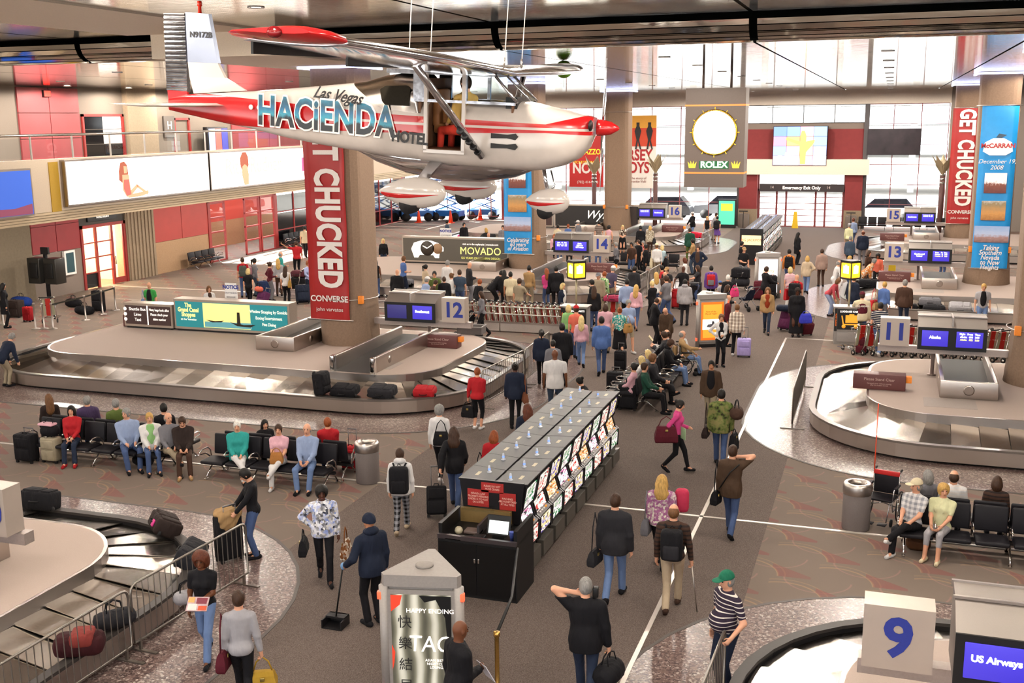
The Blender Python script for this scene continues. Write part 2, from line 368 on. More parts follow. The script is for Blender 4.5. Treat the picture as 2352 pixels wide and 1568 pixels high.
struct(MB().box(WX-.6, 47.1, 0, WX, 51.9, 1.62).build('wall_left_dado', TANC))
for k in range(2): struct(MB().box(WX-.6, 47.12+k*2.4, 1.64, WX+.03, 49.48+k*2.4, 3.45).build('wall_left_panel', M('#a23a34', .55, 0, .1, 2)))
struct(MB().box(WX-.6, 41.7, 3.0, WX, 44.9, 4.4).build('wall_left_head', M('#3c3733', .7))); struct(MB().box(WX-.6, 47.1, 3.45, WX+.5, 72, 4.4).build('wall_left_head', M('#57504c', .7)))
# restroom door with lit room behind
d2 = struct(MB().box(WX-.1, 41.7, 0, WX+.06, 41.85, 3.0).box(WX-.1, 44.75, 0, WX+.06, 44.9, 3.0).box(WX-.1, 41.7, 2.85, WX+.06, 44.9, 3.0).build('door_2', REDF))
for y in (42.75, 43.85): MB().box(WX-.06, y-.06, 0, WX+.05, y+.06, 2.85).build('door_frame', REDF, d2)
for z in (.75, 1.45, 2.15): MB().box(WX-.05, 41.85, z-.03, WX+.04, 43.8, z+.03).build('door_rail', REDF, d2)
MB().box(WX-.02, 43.9, .02, WX+.03, 44.75, .3).box(WX-.02, 43.9, .3, WX+.03, 43.98, 2.85).box(WX-.02, 44.66, .3, WX+.03, 44.75, 2.85).build('door_leaf', REDF, d2)
MB().box(WX-.03, 41.85, .05, WX-.02, 42.7, .72).build('door_panel', DARK, d2); MB().box(WX-.01, 41.85, .05, WX, 44.7, 2.8).build('pane', PANE, d2)
MB().box(WX+.03, 44.0, .95, WX+.07, 44.04, 1.35).build('door_handle', CHROME, d2)
RMW = M('#f0dcb8', .7)
struct(MB().box(WX-3, 41.4, 0, WX-2.9, 45.2, 3).build('wall_left_room', RMW)); struct(MB().box(WX-3, 41.4, 3, WX-.6, 45.2, 3.05).build('ceiling_room', RMW))
rl_ = bpy.data.lights.new('room_lamp', 'POINT'); rl_.energy = 420; rl_.color = (1, .86, .62); rl_.shadow_soft_size = .2; ro = bpy.data.objects.new('room_lamp', rl_); COL.objects.link(ro); ro.location = (WX-1.4, 43.2, 2.6)
struct(MB().box(WX-3, 41.4, 0, WX-.6, 41.45, 3).box(WX-3, 45.15, 0, WX-.6, 45.2, 3).build('wall_left_room_side', RMW))
rs = tag(MB().box(WX+.02, 42.2, 3.15, WX+.1, 44.3, 3.75).build('restroom_sign', DARK), 'dark sign with white lettering over the lit red framed door', 'sign')
text('Women\nRestroom', .22, LW, rs, (WX+.105, 43.25, 3.45), (PI/2, 0, PI/2), ext=.001)
# street doors (sun comes in here)
d3 = struct(MB().box(WX-.1, 51.9, 0, WX+.06, 52.05, 3.45).box(WX-.1, 58.9, 0, WX+.06, 59.05, 3.45).box(WX-.1, 51.9, 3.3, WX+.06, 59.05, 3.45).build('door_3', REDF))
def gate(y0, y1, par, n=4, xo=0):
    q = MB().box(WX-.05+xo, y0, 0, WX+.05+xo, y0+.1, 3.3).box(WX-.05+xo, y1-.1, 0, WX+.05+xo, y1, 3.3)
    for k in range(n + 1): z = k*3.2/n; q.box(WX-.04+xo, y0, z, WX+.04+xo, y1, z+.08)
    q.build('door_leaf', REDF, par)
gate(52.05, 53.6, d3); gate(55.6, 57.2, d3); gate(57.3, 58.9, d3)
for y0, y1 in ((52.1, 53.6), (55.6, 58.9)): MB().box(WX-.01, y0, .05, WX, y1, 3.2).build('pane', PANE, d3)
struct(MB().box(WX-4.2, 49.5, 0, WX-4, 66, 1.6).build('wall_left_vestibule', TANC)); struct(MB().box(WX-4.2, 49.5, 1.6, WX-4, 66, 3.4).build('wall_left_vestibule', M('#b9473c', .6)))
g4 = struct(MB().box(WX-.06, 59.05, 0, WX+.06, 59.2, 3.45).box(WX-.06, 77.8, 0, WX+.06, 78, 3.45).box(WX-.06, 59.05, 3.35, WX+.06, 78, 3.45).build('window_6', REDF))
for k in range(9): y = 59.2 + k*2.07; MB().box(WX-.05, y+2.0, 0, WX+.05, y+2.07, 3.4).build('mullion', REDF, g4)
for z in (.05, 1.1, 2.2): MB().box(WX-.045, 59.2, z-.03, WX+.045, 77.8, z+.03).build('transom', REDF, g4)
DGL = M('#0d0d10', .08, 0, .2)
for k in range(9):
    for z in (.08, 1.13, 2.23): MB().box(WX-.02, 59.22+k*2.07, z, WX-.005, 61.18+k*2.07, z+1.0).build('pane', DGL, g4)
struct(MB().box(WX-.9, 78, 0, WX, 78.3, 4.4).build('wall_left_return', PT))
# mezzanine slab, fascia, slatted soffit
FX = -27.0; UX = -36.2
struct(MB().box(UX-.4, 4, 5.55, FX-.3, 79, 5.85).build('floor_mezzanine', M('#6f655c', .8)))
struct(MB().box(FX-.3, 4, 4.72, FX, 76, 6.5).build('wall_mezzanine_fascia', M('#c9b7a2', .6)))
for k in range(4): struct(MB().box(FX-.28, 4, 4.64-.09*k, FX+.03-.025*k, 76, 4.715-.09*k).build('wall_mezzanine_slat', M('#c2ae90', .45, .2, .1, 4)))
SOFF = M('#b5a284', .45, .35, .1, 4)
for k in range(6):
    a0, a1 = k/6*PI/2, (k+.88)/6*PI/2; xa, za = FX-.02 - 1.6*math.sin(a0)*.9, 4.72 - .34*(math.sin(a0)); xb, zb = FX-.02 - 1.6*math.sin(a1)*.9, 4.72 - .34*math.sin(a1)
    xa = FX - k*.26; xb = FX - k*.26 - .23; za = 4.70 - .05*k; zb = za - .04
    struct(MB().prism([(xa, za), (xb, zb), (xb, zb+.03), (xa, za+.03)], 4, 76, 'y').build('ceiling_soffit_slat', SOFF))
struct(MB().box(WX, 4, 4.4, FX-1.5, 78, 4.5).build('ceiling_under_mezzanine', M('#7a6a54', .6)))
# fill downlights added under the mezzanine, out of view
for k in range(9): dup(lt, (-31.2, 14 + k*7, 4.39), None, 'recessed downlight in the low ceiling under the mezzanine', 'downlights under the mezzanine')
# advertising light boxes on the fascia
ADW = EM('#fff8f2', 2.3, 'ad')
def lightbox(y0, y1, z0, z1, lab, m):
    t = tag(MB().box(FX, y0, z0, FX+.22, y1, z1).build('light_box', STEEL2), lab, 'advertisement'); MB().box(FX+.22, y0+.06, z0+.06, FX+.235, y1-.06, z1-.06).build('face', m, t); return t
a1 = lightbox(31.1, 39.6, 4.86, 6.45, 'long white backlit advertisement with a seated woman in swimwear on the balcony front', ADW)
a2 = lightbox(39.7, 49.5, 4.86, 6.45, 'white backlit advertisement with a long haired head and faint pink letters on the balcony', ADW)
SIDE = (PI/2, 0, PI/2); FXF = FX + .237
SK = EM('#d09a78', .95); HR = EM('#9a4c34', .8); PINKL = EM('#f0b8ac', 1.05); FAINT = EM('#c4bdb8', 1.0)
def flat(P, m, par, x=FXF, name='picture'):
    return MB().prism(P, x, x+.004, 'x').build(name, m, par)
def blob(cx, cy_, pts): return [(cx + a, cy_ + b) for a, b in pts]
flat([(34.0, 6.25), (33.88, 5.95), (33.86, 5.62), (34.05, 5.5), (34.3, 5.6), (34.4, 5.85), (34.36, 6.15), (34.22, 6.28)], HR, a1)
flat([(34.16, 6.12), (34.16, 5.85), (34.32, 5.85), (34.34, 6.1)], SK, a1, FXF+.004); flat([(34.05, 5.8), (34.02, 5.25), (34.22, 4.98), (34.5, 5.0), (34.46, 5.4), (34.42, 5.8)], SK, a1, FXF+.004); flat([(34.12, 5.62), (34.08, 5.3), (34.22, 5.02), (34.46, 5.06), (34.4, 5.62)], EM('#b0584e', 1.1), a1, FXF+.008)
flat([(34.3, 5.12), (34.85, 5.42), (34.95, 5.34), (34.45, 5.0)], SK, a1, FXF+.004); flat([(34.85, 5.42), (35.5, 5.06), (35.42, 4.98), (34.85, 5.3)], SK, a1, FXF+.004); flat([(34.3, 5.06), (35.2, 5.12), (35.5, 5.16), (35.5, 5.04), (35.1, 4.96), (34.3, 4.94)], SK, a1, FXF+.006)
text('Beach', .26, FAINT, a1, (FXF, 37.0, 6.1), SIDE)
text('Club', .2, FAINT, a1, (FXF, 38.3, 5.4), SIDE)
flat([(42.15, 6.36), (41.95, 6.1), (41.98, 5.75), (42.1, 5.6), (42.3, 5.85), (42.45, 5.55), (42.62, 5.8), (42.6, 6.15), (42.45, 6.36)], HR, a2, FXF)
flat([(42.1, 5.75), (42.05, 5.4), (42.2, 4.95), (42.55, 4.95), (42.58, 5.4), (42.5, 5.75), (42.3, 5.85)], SK, a2, FXF+.005)
text('Rita  Rudner', 1.0, PINKL, a2, (FXF, 43.1, 5.75), SIDE, sx=.9)
text('2HARRAHS\n8.30PM', .2, FAINT, a2, (FXF, 46.2, 5.4), SIDE)
flat([(47.3, 5.3), (48.2, 5.3), (48.2, 5.95), (47.3, 5.95)], EM('#b0447c', 1.0), a2, FXF); text('TIX', .3, ADW, a2, (FXF+.006, 47.75, 5.6), SIDE)
a3 = lightbox(22.5, 29.5, 4.7, 6.25, 'deep blue backlit advertisement with a red ridge at the left end of the balcony', EM('#2a59c0', .75))
flat([(22.6, 4.77), (29.4, 4.77), (29.4, 5.1), (28.6, 4.98), (27.5, 5.02), (26, 4.9), (22.6, 4.95)], EM('#7c3550', .7), a3, FXF)
struct(MB().box(FX, 30.55, 4.72, FX+.03, 31.0, 6.4).build('wall_mezzanine_post', M('#b08a28', .5)))
# glass balustrade
rl = thing('balcony_railing', 'long glass balcony railing with metal handrail above the lit advertisements', 'railing', (0, 0, 0))
MB().tube([(FX-.15, 8, 7.3), (FX-.15, 76, 7.3)], .045, 8).build('handrail', STEEL, rl)
pm = MB().box(-.025, -.025, 6.5, .025, .025, 7.3).mesh('post'); gm = MB().box(-.006, .05, 6.56, .006, 1.95, 7.2).mesh('glass_panel'); GP = glass('rail_glass', (.93, .95, .96, 1))
for k in range(34): link('post', pm, STEEL, rl, (FX-.15, 8 + 2*k, 0)); link('glass_panel', gm, GP, rl, (FX-.15, 8 + 2*k, 0))
# upper floor walls
struct(MB().box(UX-.4, 4, 5.85, UX, 78, 9.3).build('wall_left_upper', M('#756a60', .8)))
for y0, y1 in ((39.4, 41.3), (41.34, 43.25), (56, 60), (60.05, 64)):
    for z in (5.9, 7.03, 8.16): struct(MB().box(UX, y0, z, UX+.08, y1, z+1.1).build('wall_left_upper_panel', M('#8b3a3d', .6, 0, .12, 1.5)))
for (y0, y1, z0, z1) in ((43.4, 46.4, 6.0, 8.1), (50.5, 51.9, 5.95, 7.9)):
    q = struct(MB().box(UX, y0, z0, UX+.1, y0+.12, z1).box(UX, y1-.12, z0, UX+.1, y1, z1).box(UX, y0, z1-.12, UX+.1, y1, z1).build('window_%d' % (7 if y0 < 45 else 8), REDF))
    n = int((y1-y0)/1.5)
    for k in range(n):
        for j in range(3):
            lit = (j > 0 and k % 4 != 0)
            MB().box(UX+.01, y0+.12+k*(y1-y0-.24)/n, z0+j*(z1-z0)/3, UX+.03, y0+.08+(k+1)*(y1-y0-.24)/n, z0+(j+1)*(z1-z0)/3-.04).build('pane', EM('#f4f0ee', 1.2) if lit else DGL, q)
struct(MB().box(UX, 46.5, 5.85, UX+.3, 48.8, 9.3).build('wall_left_upper_pilaster', CONC))
sc2 = tag(MB().rbox(UX+.4, 52.6, 5.85, UX+.7, 54.6, 7.4, .03).build('lit_poster', DARK), 'bright blue and red lit poster standing on the balcony behind the tail', 'poster')
for k, h in enumerate(('#9aa6d8', '#b05a50', '#3a3f9c')): MB().box(UX+.7, 52.7+k*.62, 6.05, UX+.72, 53.28+k*.62, 7.3).build('face', EM(h, 1.0), sc2)
hs = tag(MB().box(UX+.05, 49.6, 6.9, UX+.12, 50.5, 8.0).build('hotel_sign', M('#57504b', .6)), 'small grey wall sign with a white letter H on the balcony', 'sign'); text('H', .6, LW, hs, (UX+.125, 50.05, 7.5), SIDE)
for y, z in ((40.9, 8.85),):
    e = tag(MB().box(UX+.1, y, z, UX+.2, y+.45, z+.3).build('exit_light', DARK), 'glowing red exit light high on the upper red wall', 'sign'); MB().box(UX+.2, y+.03, z+.03, UX+.21, y+.42, z+.27).build('lens', EM('#ff2a20', 3), e)
e = tag(MB().box(WX+.56, 59.5, 3.95, WX+.7, 60.1, 4.2).build('exit_light', DARK), 'small glowing red exit light under the mezzanine', 'sign'); MB().box(WX+.7, 59.53, 3.98, WX+.71, 60.07, 4.17).build('lens', EM('#ff2a20', 3), e)
ds = tag(MB().box(WX+.5, 50.4, 3.55, WX+.62, 57.5, 4.15).build('hanging_sign', M('#57504c', .6)), 'long grey direction sign with white pictograms over the street doors', 'sign')
text('Ground Transportation', .3, LW, ds, (WX+.625, 54.5, 3.86), SIDE); MB().box(WX+.62, 52.0, 3.7, WX+.63, 52.3, 4.0).box(WX+.62, 56.8, 3.7, WX+.63, 57.1, 4.0).build('pictogram', LW, ds)
for k in range(9): dup(lt, (-34.6, 24 + k*4.2, 9.29), None, 'recessed wall washing downlight above the upper gallery', 'gallery wall washers')  # extra row of lamps added to brighten the upper wall
# right wall and near wall (mostly out of frame)
struct(MB().box(20.4, -8, 0, 20.8, 80, 9.9).build('wall_right', M('#8a7d72', .8)))
struct(MB().box(UX, -8.4, 0, 20.8, -8, 2.6).build('wall_near', M('#8a7d72', .8)))
wn = MB().box(UX, -8.3, 6.4, 20.8, -8.1, 9.9)
for k in range(13): wn.box(UX + 4.6*k, -8.3, 2.6, UX + 4.6*k + .15, -8.1, 6.4)
struct(wn.build('window_9', MULLD))  # unseen opening added behind the camera to let in fill light from the sky
struct(MB().box(UX-.4, -8, 4.4, UX, 78, 5.55).build('wall_left_band', M('#6f655c', .8))); struct(MB().box(UX-.4, -8, 0, UX, 8, 9.9).build('wall_left_near', M('#6f655c', .8))); struct(MB().box(UX-.4, 4, 9.3, UX, 79, 10.3).build('wall_left_top', M('#6f655c', .8)))
# ---------------------------------------------------------------- columns
COLM = M('#7d6654', .85, 0, .22, 22)
UPL = EM('#c3ccff', 4, 'up')
def column(cx, cy_, z0=.8):
    secs = []
    for z in (z0, z0+.3, z0+.6, z0+.9, z0+1.2, z0+1.5, 4, 9.3):
        t = min(1, max(0, (z - z0) / 1.5)); d = .92 - .17 * t ** .8
        secs.append([(cx + min(.92, d / max(abs(math.cos(a)), abs(math.sin(a)), 1e-6)) * math.cos(a), cy_ + min(.92, d / max(abs(math.cos(a)), abs(math.sin(a)), 1e-6)) * math.sin(a), z) for a in [2*PI*k/48 for k in range(48)]])
    o = struct(MB().loft(secs, True, False).build('column', COLM))
    ring = lambda r, z: [(cx + r * x, cy_ + r * y, z) for x, y in rrect(-.92, .92, -.92, .92, .2, 3)]
    MB().tube(ring(.86, 8.0), .015, 4, True).build('cable', STEEL, o)
    MB().tube([(cx + .93*math.cos(a), cy_ + .93*math.sin(a), 2.25) for a in [2*PI*k/24 for k in range(24)]], .016, 5, True).build('conduit', STEEL, o)
    for dx in (.72, -.72): MB().rbox(cx+dx-.08, cy_-.70, 2.13, cx+dx+.08, cy_-.58, 2.37, .01).build('junction_box', ORANGE, o)
    MB().box(cx-.9, cy_-.98, 9.2, cx+.9, cy_-.9, 9.28).box(cx+.9, cy_-.9, 9.2, cx+.98, cy_+.9, 9.28).box(cx-.98, cy_-.9, 9.2, cx-.9, cy_+.9, 9.28).build('uplight', UPL, o)
    return o
CLX, CRX = -15.95, 4.05
for ry in ROWS[1:]:
    for x in (CLX, CRX): column(x, ry + 1.0)

# ---------------------------------------------------------------- outside the windows
struct(MB().box(-90, -60, -.8, 80, 170, -.35).build('ground_outside', M('#b9b5b0', .9)))
gar = thing('parking_garage', 'pale concrete parking garage seen through the end windows', 'building', (0, 118, -.05))
for k in range(4):
    MB().box(-50, 0, 3.2*k+2.2, 40, 14, 3.2*k+3.4).build('deck', M('#cfccc8', .9), gar)
for k in range(13): MB().box(-50+k*7.4, .3, 0, -49.4+k*7.4, 1, 13).build('pillar', M('#bdb9b4', .9), gar)
# ---------------------------------------------------------------- baggage carousels
PLATC = M('#a8968c', .85, 0, .1, 60); BELT = M('#2a2726', .6); RAILM = M('#3b3634', .55)
def brushed(name, col, lo=.22, hi=.45, sc=(1, 1, 60)):
    m, nt, b = base(name, .3, 1); co = tcoord(nt); mp = nt.nodes.new('ShaderNodeMapping'); mp.inputs['Scale'].default_value = sc; nt.links.new(co, mp.inputs[0])
    n = noise(nt, 3, 3, mp.outputs[0]); n2 = noise(nt, .9, 2, co)
    r = X(nt, n.outputs[0]) * (hi - lo) + lo; nt.links.new(r.o, b.inputs['Roughness'])
    nt.links.new(mix(nt, X(nt, n2.outputs[0]), tuple(v*.8 for v in c(col)[:3]) + (1,), c(col)), b.inputs['Base Color'])
    bump(nt, b, n.outputs[0], .06, .004); return m
BRUSH = brushed('brushed_steel', '#c4bab2'); PLATES = [brushed('track_plate_%d' % i, h, .16, .30, (8, 8, 8)) for i, h in enumerate(('#bdb6af', '#8a827b', '#dcd7d1', '#77706a'))]  # one plate steel in brighter and darker tones, imitating uneven reflections
def resample(P, step):
    P = [Vector(p) for p in P] + [Vector(P[0])]; L = [0]
    for a, b in zip(P[:-1], P[1:]): L.append(L[-1] + (b - a).length)
    n = int(round(L[-1] / step)); out = []; j = 0
    for k in range(n):
        s = L[-1] * k / n
        while L[j+1] < s: j += 1
        t = (s - L[j]) / max(L[j+1] - L[j], 1e-9); out.append(P[j].lerp(P[j+1], t))
    return out
def carousel(row, side, label, name='baggage_carousel', trough=True):
    ry = ROWS[row]; f = lambda q: 2*AX - q if side > 0 else q
    R = thing(name, label, 'baggage carousel', (AX + side * 12.45, ry, 0), 0, 'baggage carousels')
    ox, oy = R.location.x, ry
    def rr(ins, n=10):
        P = [(f(x) - ox, y - oy) for x, y in rrect(-26.5+ins, -10.3-ins, ry-4.5+ins, ry+4.5-ins, 3.0-ins, n)]
        return P[::-1] if side > 0 else P
    MB().ring(rr(.16), rr(.3), 0, .10, 0, .10).build('kick_base', BLACK, R)
    MB().ring(rr(0), rr(.05), .08, .40, .08, .40).build('outer_panel', BRUSH, R)
    MB().ring(rr(-.03), rr(.13), .40, .45, .40, .45).build('bumper_rail', RAILM if row in (0,) else M('#86807b', .3, .8), R)
    MB().ring(rr(.05), rr(.12), .2, .40, .2, .40).build('inner_lip', RUBBER, R)
    MB().ring(rr(.12), rr(1.5), .1, .28, .1, .5).build('track_bed', BLACK, R)
    # overlapping plates of the moving track
    A = rr(.13, 24); B = rr(1.42, 24); PA = resample(rr(.78, 24), .62); n = len(PA)
    lay = {}
    def near(P, i):                                  # intersect normal at path point with offset outlines
        t = (PA[(i+1) % n] - PA[i-1]).normalized(); nn = Vector((-t.y, t.x)); nn = nn if nn.dot(Vector((0, 0)) - PA[i]) > 0 or True else -nn
        return t, nn
    for i in range(n):
        t, nn = near(None, i); o1 = PA[i] - nn * .65; i1 = PA[i] + nn * .66
        t2, n2 = near(None, (i+1) % n); o2 = PA[(i+1) % n] - n2 * .65; i2 = PA[(i+1) % n] + n2 * .66
        d = random.uniform(-.008, .012)
        q = lambda p, z: (p.x, p.y, z)
        o2 = o2.lerp(o1, -.10); i2 = i2.lerp(i1, -.10)
        m1, m2 = o1.lerp(i1, .55), o2.lerp(i2, .55)
        up = (.026, .0); ta, tb_ = random.uniform(-.03, .035), random.uniform(-.03, .035)
        V = [q(o1, .335+up[0]+ta), q(o2, .335+up[1]), q(m2, .47+up[1]+tb_*.6), q(m1, .48+up[0]), q(i2, .585+up[1]), q(i1, .595+up[0]+d)]
        V += [(x, y, z - .014) for x, y, z in V]
        F = [(0, 1, 2), (0, 2, 3), (3, 2, 5), (2, 4, 5), (9, 8, 7, 6), (11, 10, 8, 9), (1, 0, 6, 7), (2, 1, 7, 8), (4, 2, 8, 10), (5, 4, 10, 11), (3, 5, 11, 9), (0, 3, 9, 6)]
        MB().add(V, F).build('track_plate', PLATES[random.randrange(4)], R)
    MB().prism(rr(1.42), .1, .60).build('platform_core', BLACK, R)
    MB().ring(rr(1.36), rr(1.42), .58, .80, .58, .80).build('platform_skirt', BRUSH, R)
    MB().prism(rr(1.42), .74, .802).build('platform_top', PLATC, R)
    MB().box(f(-13.6)-ox-.6, -2.4, .802, f(-13.6)-ox+.6, -1.5, .806).build('access_hatch', M('#9a8d86', .7), R)
    # chutes: trough walls, belt, end plate
    def chute(xc, y0, y1, closed, nm='chute'):
        xc = f(xc) - ox; y0 -= 29.8; y1 -= 29.8; w = .62
        q = MB()
        for s in (-1, 1): q.rbox(xc+s*w-.05, y0, .80, xc+s*w+.05, y1, 1.24, .02)
        h = q.build(nm, BRUSH, R)
        MB().prism([(y0, .82), (y1, 1.0), (y1, .97), (y0, .79)], xc-w+.05, xc+w-.05, 'x').build('belt', BELT, h)
        if closed:
            MB().rbox(xc-w-.05, y0-.05, .80, xc+w+.05, y0+.03, 1.24, .02).build('end_plate', BRUSH, h)
            MB().lathe([(0, 0), (.13, 0), (.13, .012), (.1, .014)], 18).build('emblem', STEEL2, h, (xc, y0-.052, 1.02)).rotation_euler = (PI/2, 0, 0)
        else:
            MB().box(xc-w-.1, y0-.14, .76, xc+w+.1, y0+.05, .815).build('lip_roller', STEEL, h)
            for s in (-1, 1): MB().rbox(xc+s*w-.07, y0-.06, .80, xc+s*w+.07, y0+.12, 1.26, .03).build('end_cap', CHROME, h)
        MB().lathe([(0, 0), (.11, 0), (.11, .01)], 16).build('emblem', STEEL2, h, (xc+(w+.052)*(1 if side < 0 else -1), y0+1.0, 1.02)).rotation_euler = (0, PI/2, 0)
    if side < 0: chute(-13.85, 26.75, 31.4, False); chute(-17.5, 28.8, 33.0, True)
    else: chute(-14.05, 28.45, 32.2, True)
    return R
for row in range(4):
    for side in (-1, 1):
        num = 9 + row * 2 if side > 0 else 10 + row * 2
        where = {9: 'nearest on the right, under the sign with the blue 9', 10: 'in the near left corner with barricades along its curve', 11: 'on the right behind the sign numbered 11', 12: 'on the left beside the red column banner, sign numbered 12',
                 13: 'on the right under the sign numbered 13', 14: 'on the left under the sign numbered 14', 15: 'far right under the sign numbered 15', 16: 'far left under the sign numbered 16'}[num]
        carousel(row, side, 'steel plate baggage carousel ' + where)
# ---------------------------------------------------------------- number signs with monitors
SCR = EM('#3a2fae', 1.35, 'scr'); SCRD = EM('#2a2766', .9); SCW = EM('#dfe6ff', 2.2); SCY = EM('#f2e28c', 1.7); MESH_ = brushed('grille', '#a49c97', .4, .6, (40, 40, 40))
def gate_sign(row, side, num, L, Rr, y=None):
    """L, Rr: texts on left and right screens (list rows => table)"""
    x0 = -13.28 if side < 0 else 2*AX + 13.28; yy = (y or ROWS[row] + 1.1)
    t = thing('carousel_sign', 'number sign with two blue monitors, ' + {9: 'largest, at the lower right corner, showing an airline name', 10: 'cut off by the left edge', 11: 'above the cart row on the right', 12: 'beside the column with the red banner', 13: 'right side, with a yellow board behind it', 14: 'by the yellow lantern', 15: 'in front of the end windows on the right', 16: 'small, beside the third left column'}[num], 'sign', (x0, yy, .806), 0, 'carousel number signs')
    MB().lathe([(.12, 0), (.12, .02), (.055, .03), (.055, .78)], 12).build('post', M('#8c7a74', .4, .6), t)
    s = 1 if side < 0 else -1                        # number panel towards the aisle
    ex = 2.75
    MB().box(min(-s*ex, s*1.42), -.10, .60, max(-s*ex, s*1.42), .10, .78).build('arm', M('#a89b94', .4, .5), t)
    cx = s * .98 - (s - 1) * .0; w = .40
    nx0 = .54 if s > 0 else -1.4; nx0 = nx0 + .02
    P = [(nx0, -.30), (nx0+.75, -.30), (nx0+.75, .20), (nx0, .46)] if s > 0 else [(nx0, -.30), (nx0+.75, -.30), (nx0+.75, .46), (nx0, .20)]
    MB().prism([(nx0, -.32), (nx0+.75, -.32), (nx0+.75, .04), (nx0, .04)], .80, 1.55).build('number_box', SIGNW, t)
    text(str(num), .64, NUMB, t, (nx0+.375, -.326, 1.17), FRONT, off=.02, sx=1.0, name='numeral')
    mx0 = -1.4 if s > 0 else -.52                    # monitor housing
    mx1 = mx0 + 1.66
    if s > 0: mx1 = .36; mx0 = -1.34
    else: mx0 = -.42; mx1 = 1.28
    hb = MB().prism([(-.34, .76), (.46, .76), (.46, 1.62), (.1, 1.60), (-.34, 1.36)], mx0, mx1, 'x').build('monitor_housing', MESH_, t)
    MB().box(mx0-.02, .44, 1.56, mx1+.02, .48, 1.64).box(mx0-.02, .05, 1.585, mx1+.02, .09, 1.615).box((mx0+mx1)/2-.02, -.3, 1.39, (mx0+mx1)/2+.02, .44, 1.63).build('housing_trim', STEEL, hb)
    MB().box(mx0, -.37, .76, mx1, -.34, 1.36).build('bezel', BLACK, t)
    mw = (mx1 - mx0) / 2
    for k, tx in ((0, L), (1, Rr)):
        a = mx0 + k * mw + .10; b = mx0 + (k+1) * mw - .10
        sc = MB().rbox(a, -.385, .86, b, -.368, 1.28, .012, 1).build('screen', SCR if tx else SCRD, t)
        if isinstance(tx, list):
            for i, r_ in enumerate(tx):
                z = 1.22 - i * .075; m = SCY if i > 1 and num in (11, 13) else SCW
                text(r_, .062, m, sc, ((a+b)/2, -.387, z), FRONT, off=.003)
        elif tx: text(tx, .11 if len(tx) < 12 else .085, SCW, sc, ((a+b)/2, -.387, 1.1), FRONT, off=.004)
    return t
tb = ['Flight   From   Time', 'Alaska   608   3:05', 'Alaska   622   3:20']
gate_sign(1, -1, 12, '', 'Southwest'); gate_sign(2, -1, 14, ['Delta   421   2:40', 'Midwest   90   2:55', 'Delta   1187   3:00'], 'Delta\nMidwest\nUS 3 stops'); gate_sign(3, -1, 16, ['Southwest  12  2:10', 'Southwest  88  2:25'], 'Southwest')
gate_sign(1, 1, 11, 'Alaska', tb); gate_sign(2, 1, 13, 'Continental\nUnited', ['From     Flt   Time', 'Newark   41   2:50', 'Houston  77   3:10']); gate_sign(3, 1, 15, 'Southwest', ['Southwest  31  2:15', 'Southwest  54  2:35'])
gate_sign(0, 1, 9, 'US Airways', ['Flight  From  Time', 'US 88  Phoenix'], 12.37); gate_sign(0, -1, 10, '', 'United', 12.6).location.x -= .28
# ---------------------------------------------------------------- stand clear blocks
def clear_block(x, y, lab, z=.806, w=1.28):
    t = thing('stand_clear_sign', lab, 'sign', (x, y, z), 0, 'stand clear signs')
    MB().rbox(-w/2, -.2, 0, w/2, .2, .40, .02).build('block', BROWN, t)
    LT = M('#b79a90', .5); text('Please Stand Clear', .10, LT, t, (0, -.203, .27), FRONT); text('Carousel starts without warning\nafter the buzzer sounds', .045, LT, t, (0, -.203, .14), FRONT)
    MB().rbox(w/2+.0, -.12, .2, w/2+.14, .06, .36, .01).build('beacon', ORANGE, t)
    return t
clear_block(-12.85, 30.7, 'brown stand clear block beside the post of sign 12'); clear_block(.05, 28.95, 'brown stand clear block on the platform below sign 11')
clear_block(-12.2, 48.2, 'red brown stand clear block beyond the yellow lamp, near sign 14'); clear_block(.45, 48.6, 'red brown stand clear block below sign 13'); clear_block(-12.3, 66.5, 'red brown stand clear block near sign 16'); clear_block(.35, 64.6, 'red brown stand clear block near sign 15, farthest on the right')
clear_block(-13.35, 11.75, 'brown stand clear block on the near left carousel platform'); clear_block(-24.1, 31.1, 'brown stand clear block at the left end of the lit directory box')
# ---------------------------------------------------------------- lit advert boxes on the left platforms
def advert(x0, x1, y, lab, h, m, z=.806):
    t = thing('advert_box', lab, 'advertisement', ((x0+x1)/2, y, z)); w = (x1-x0)/2
    MB().box(-w, -.2, .06, w, .3, h).build('casing', M('#b3a699', .35, .6), t); MB().box(-w+.08, -.18, 0, w-.08, .26, .06).build('plinth', BLACK, t)
    MB().box(-w+.07, -.215, .14, w-.07, -.202, h-.08).build('face', m, t); return t
t = advert(-22.55, -18.15, 31.0, 'teal backlit gondola advertisement on the carousel platform, left of the red banner', 1.08, EM('#1d7f86', .62)); TEALT = EM('#f3f0d8', 1.5)
MB().prism([(-1.05, .16), (.75, .16), (.75, .98), (-1.05, .98)], -.224, -.217, 'y').build('picture', EM('#e8d27a', 1.5), t); MB().prism([(-1.0, .18), (.8, .18), (.8, .38), (-1.0, .36)], -.229, -.225, 'y').build('picture', EM('#5b98a0', .7), t)
DK = M('#2a2215', .7)
MB().prism([(-.95, .42), (-.7, .34), (-.35, .36), (-.25, .42), (-.6, .39)], -.233, -.230, 'y').build('picture', DK, t); MB().prism([(-.1, .42), (.25, .26), (.75, .24), (.95, .34), (.5, .31), (.38, .33), (.36, .72), (.26, .72), (.24, .34), (0, .38)], -.233, -.230, 'y').build('picture', DK, t)
text('The\nGrand Canal\nShoppes', .2, EM('#f2dc84', 1.5), t, (-1.62, -.23, .72), FRONT, off=.006, sx=.8, lsp=.8); text('at the Venetian', .1, TEALT, t, (-1.62, -.23, .4))
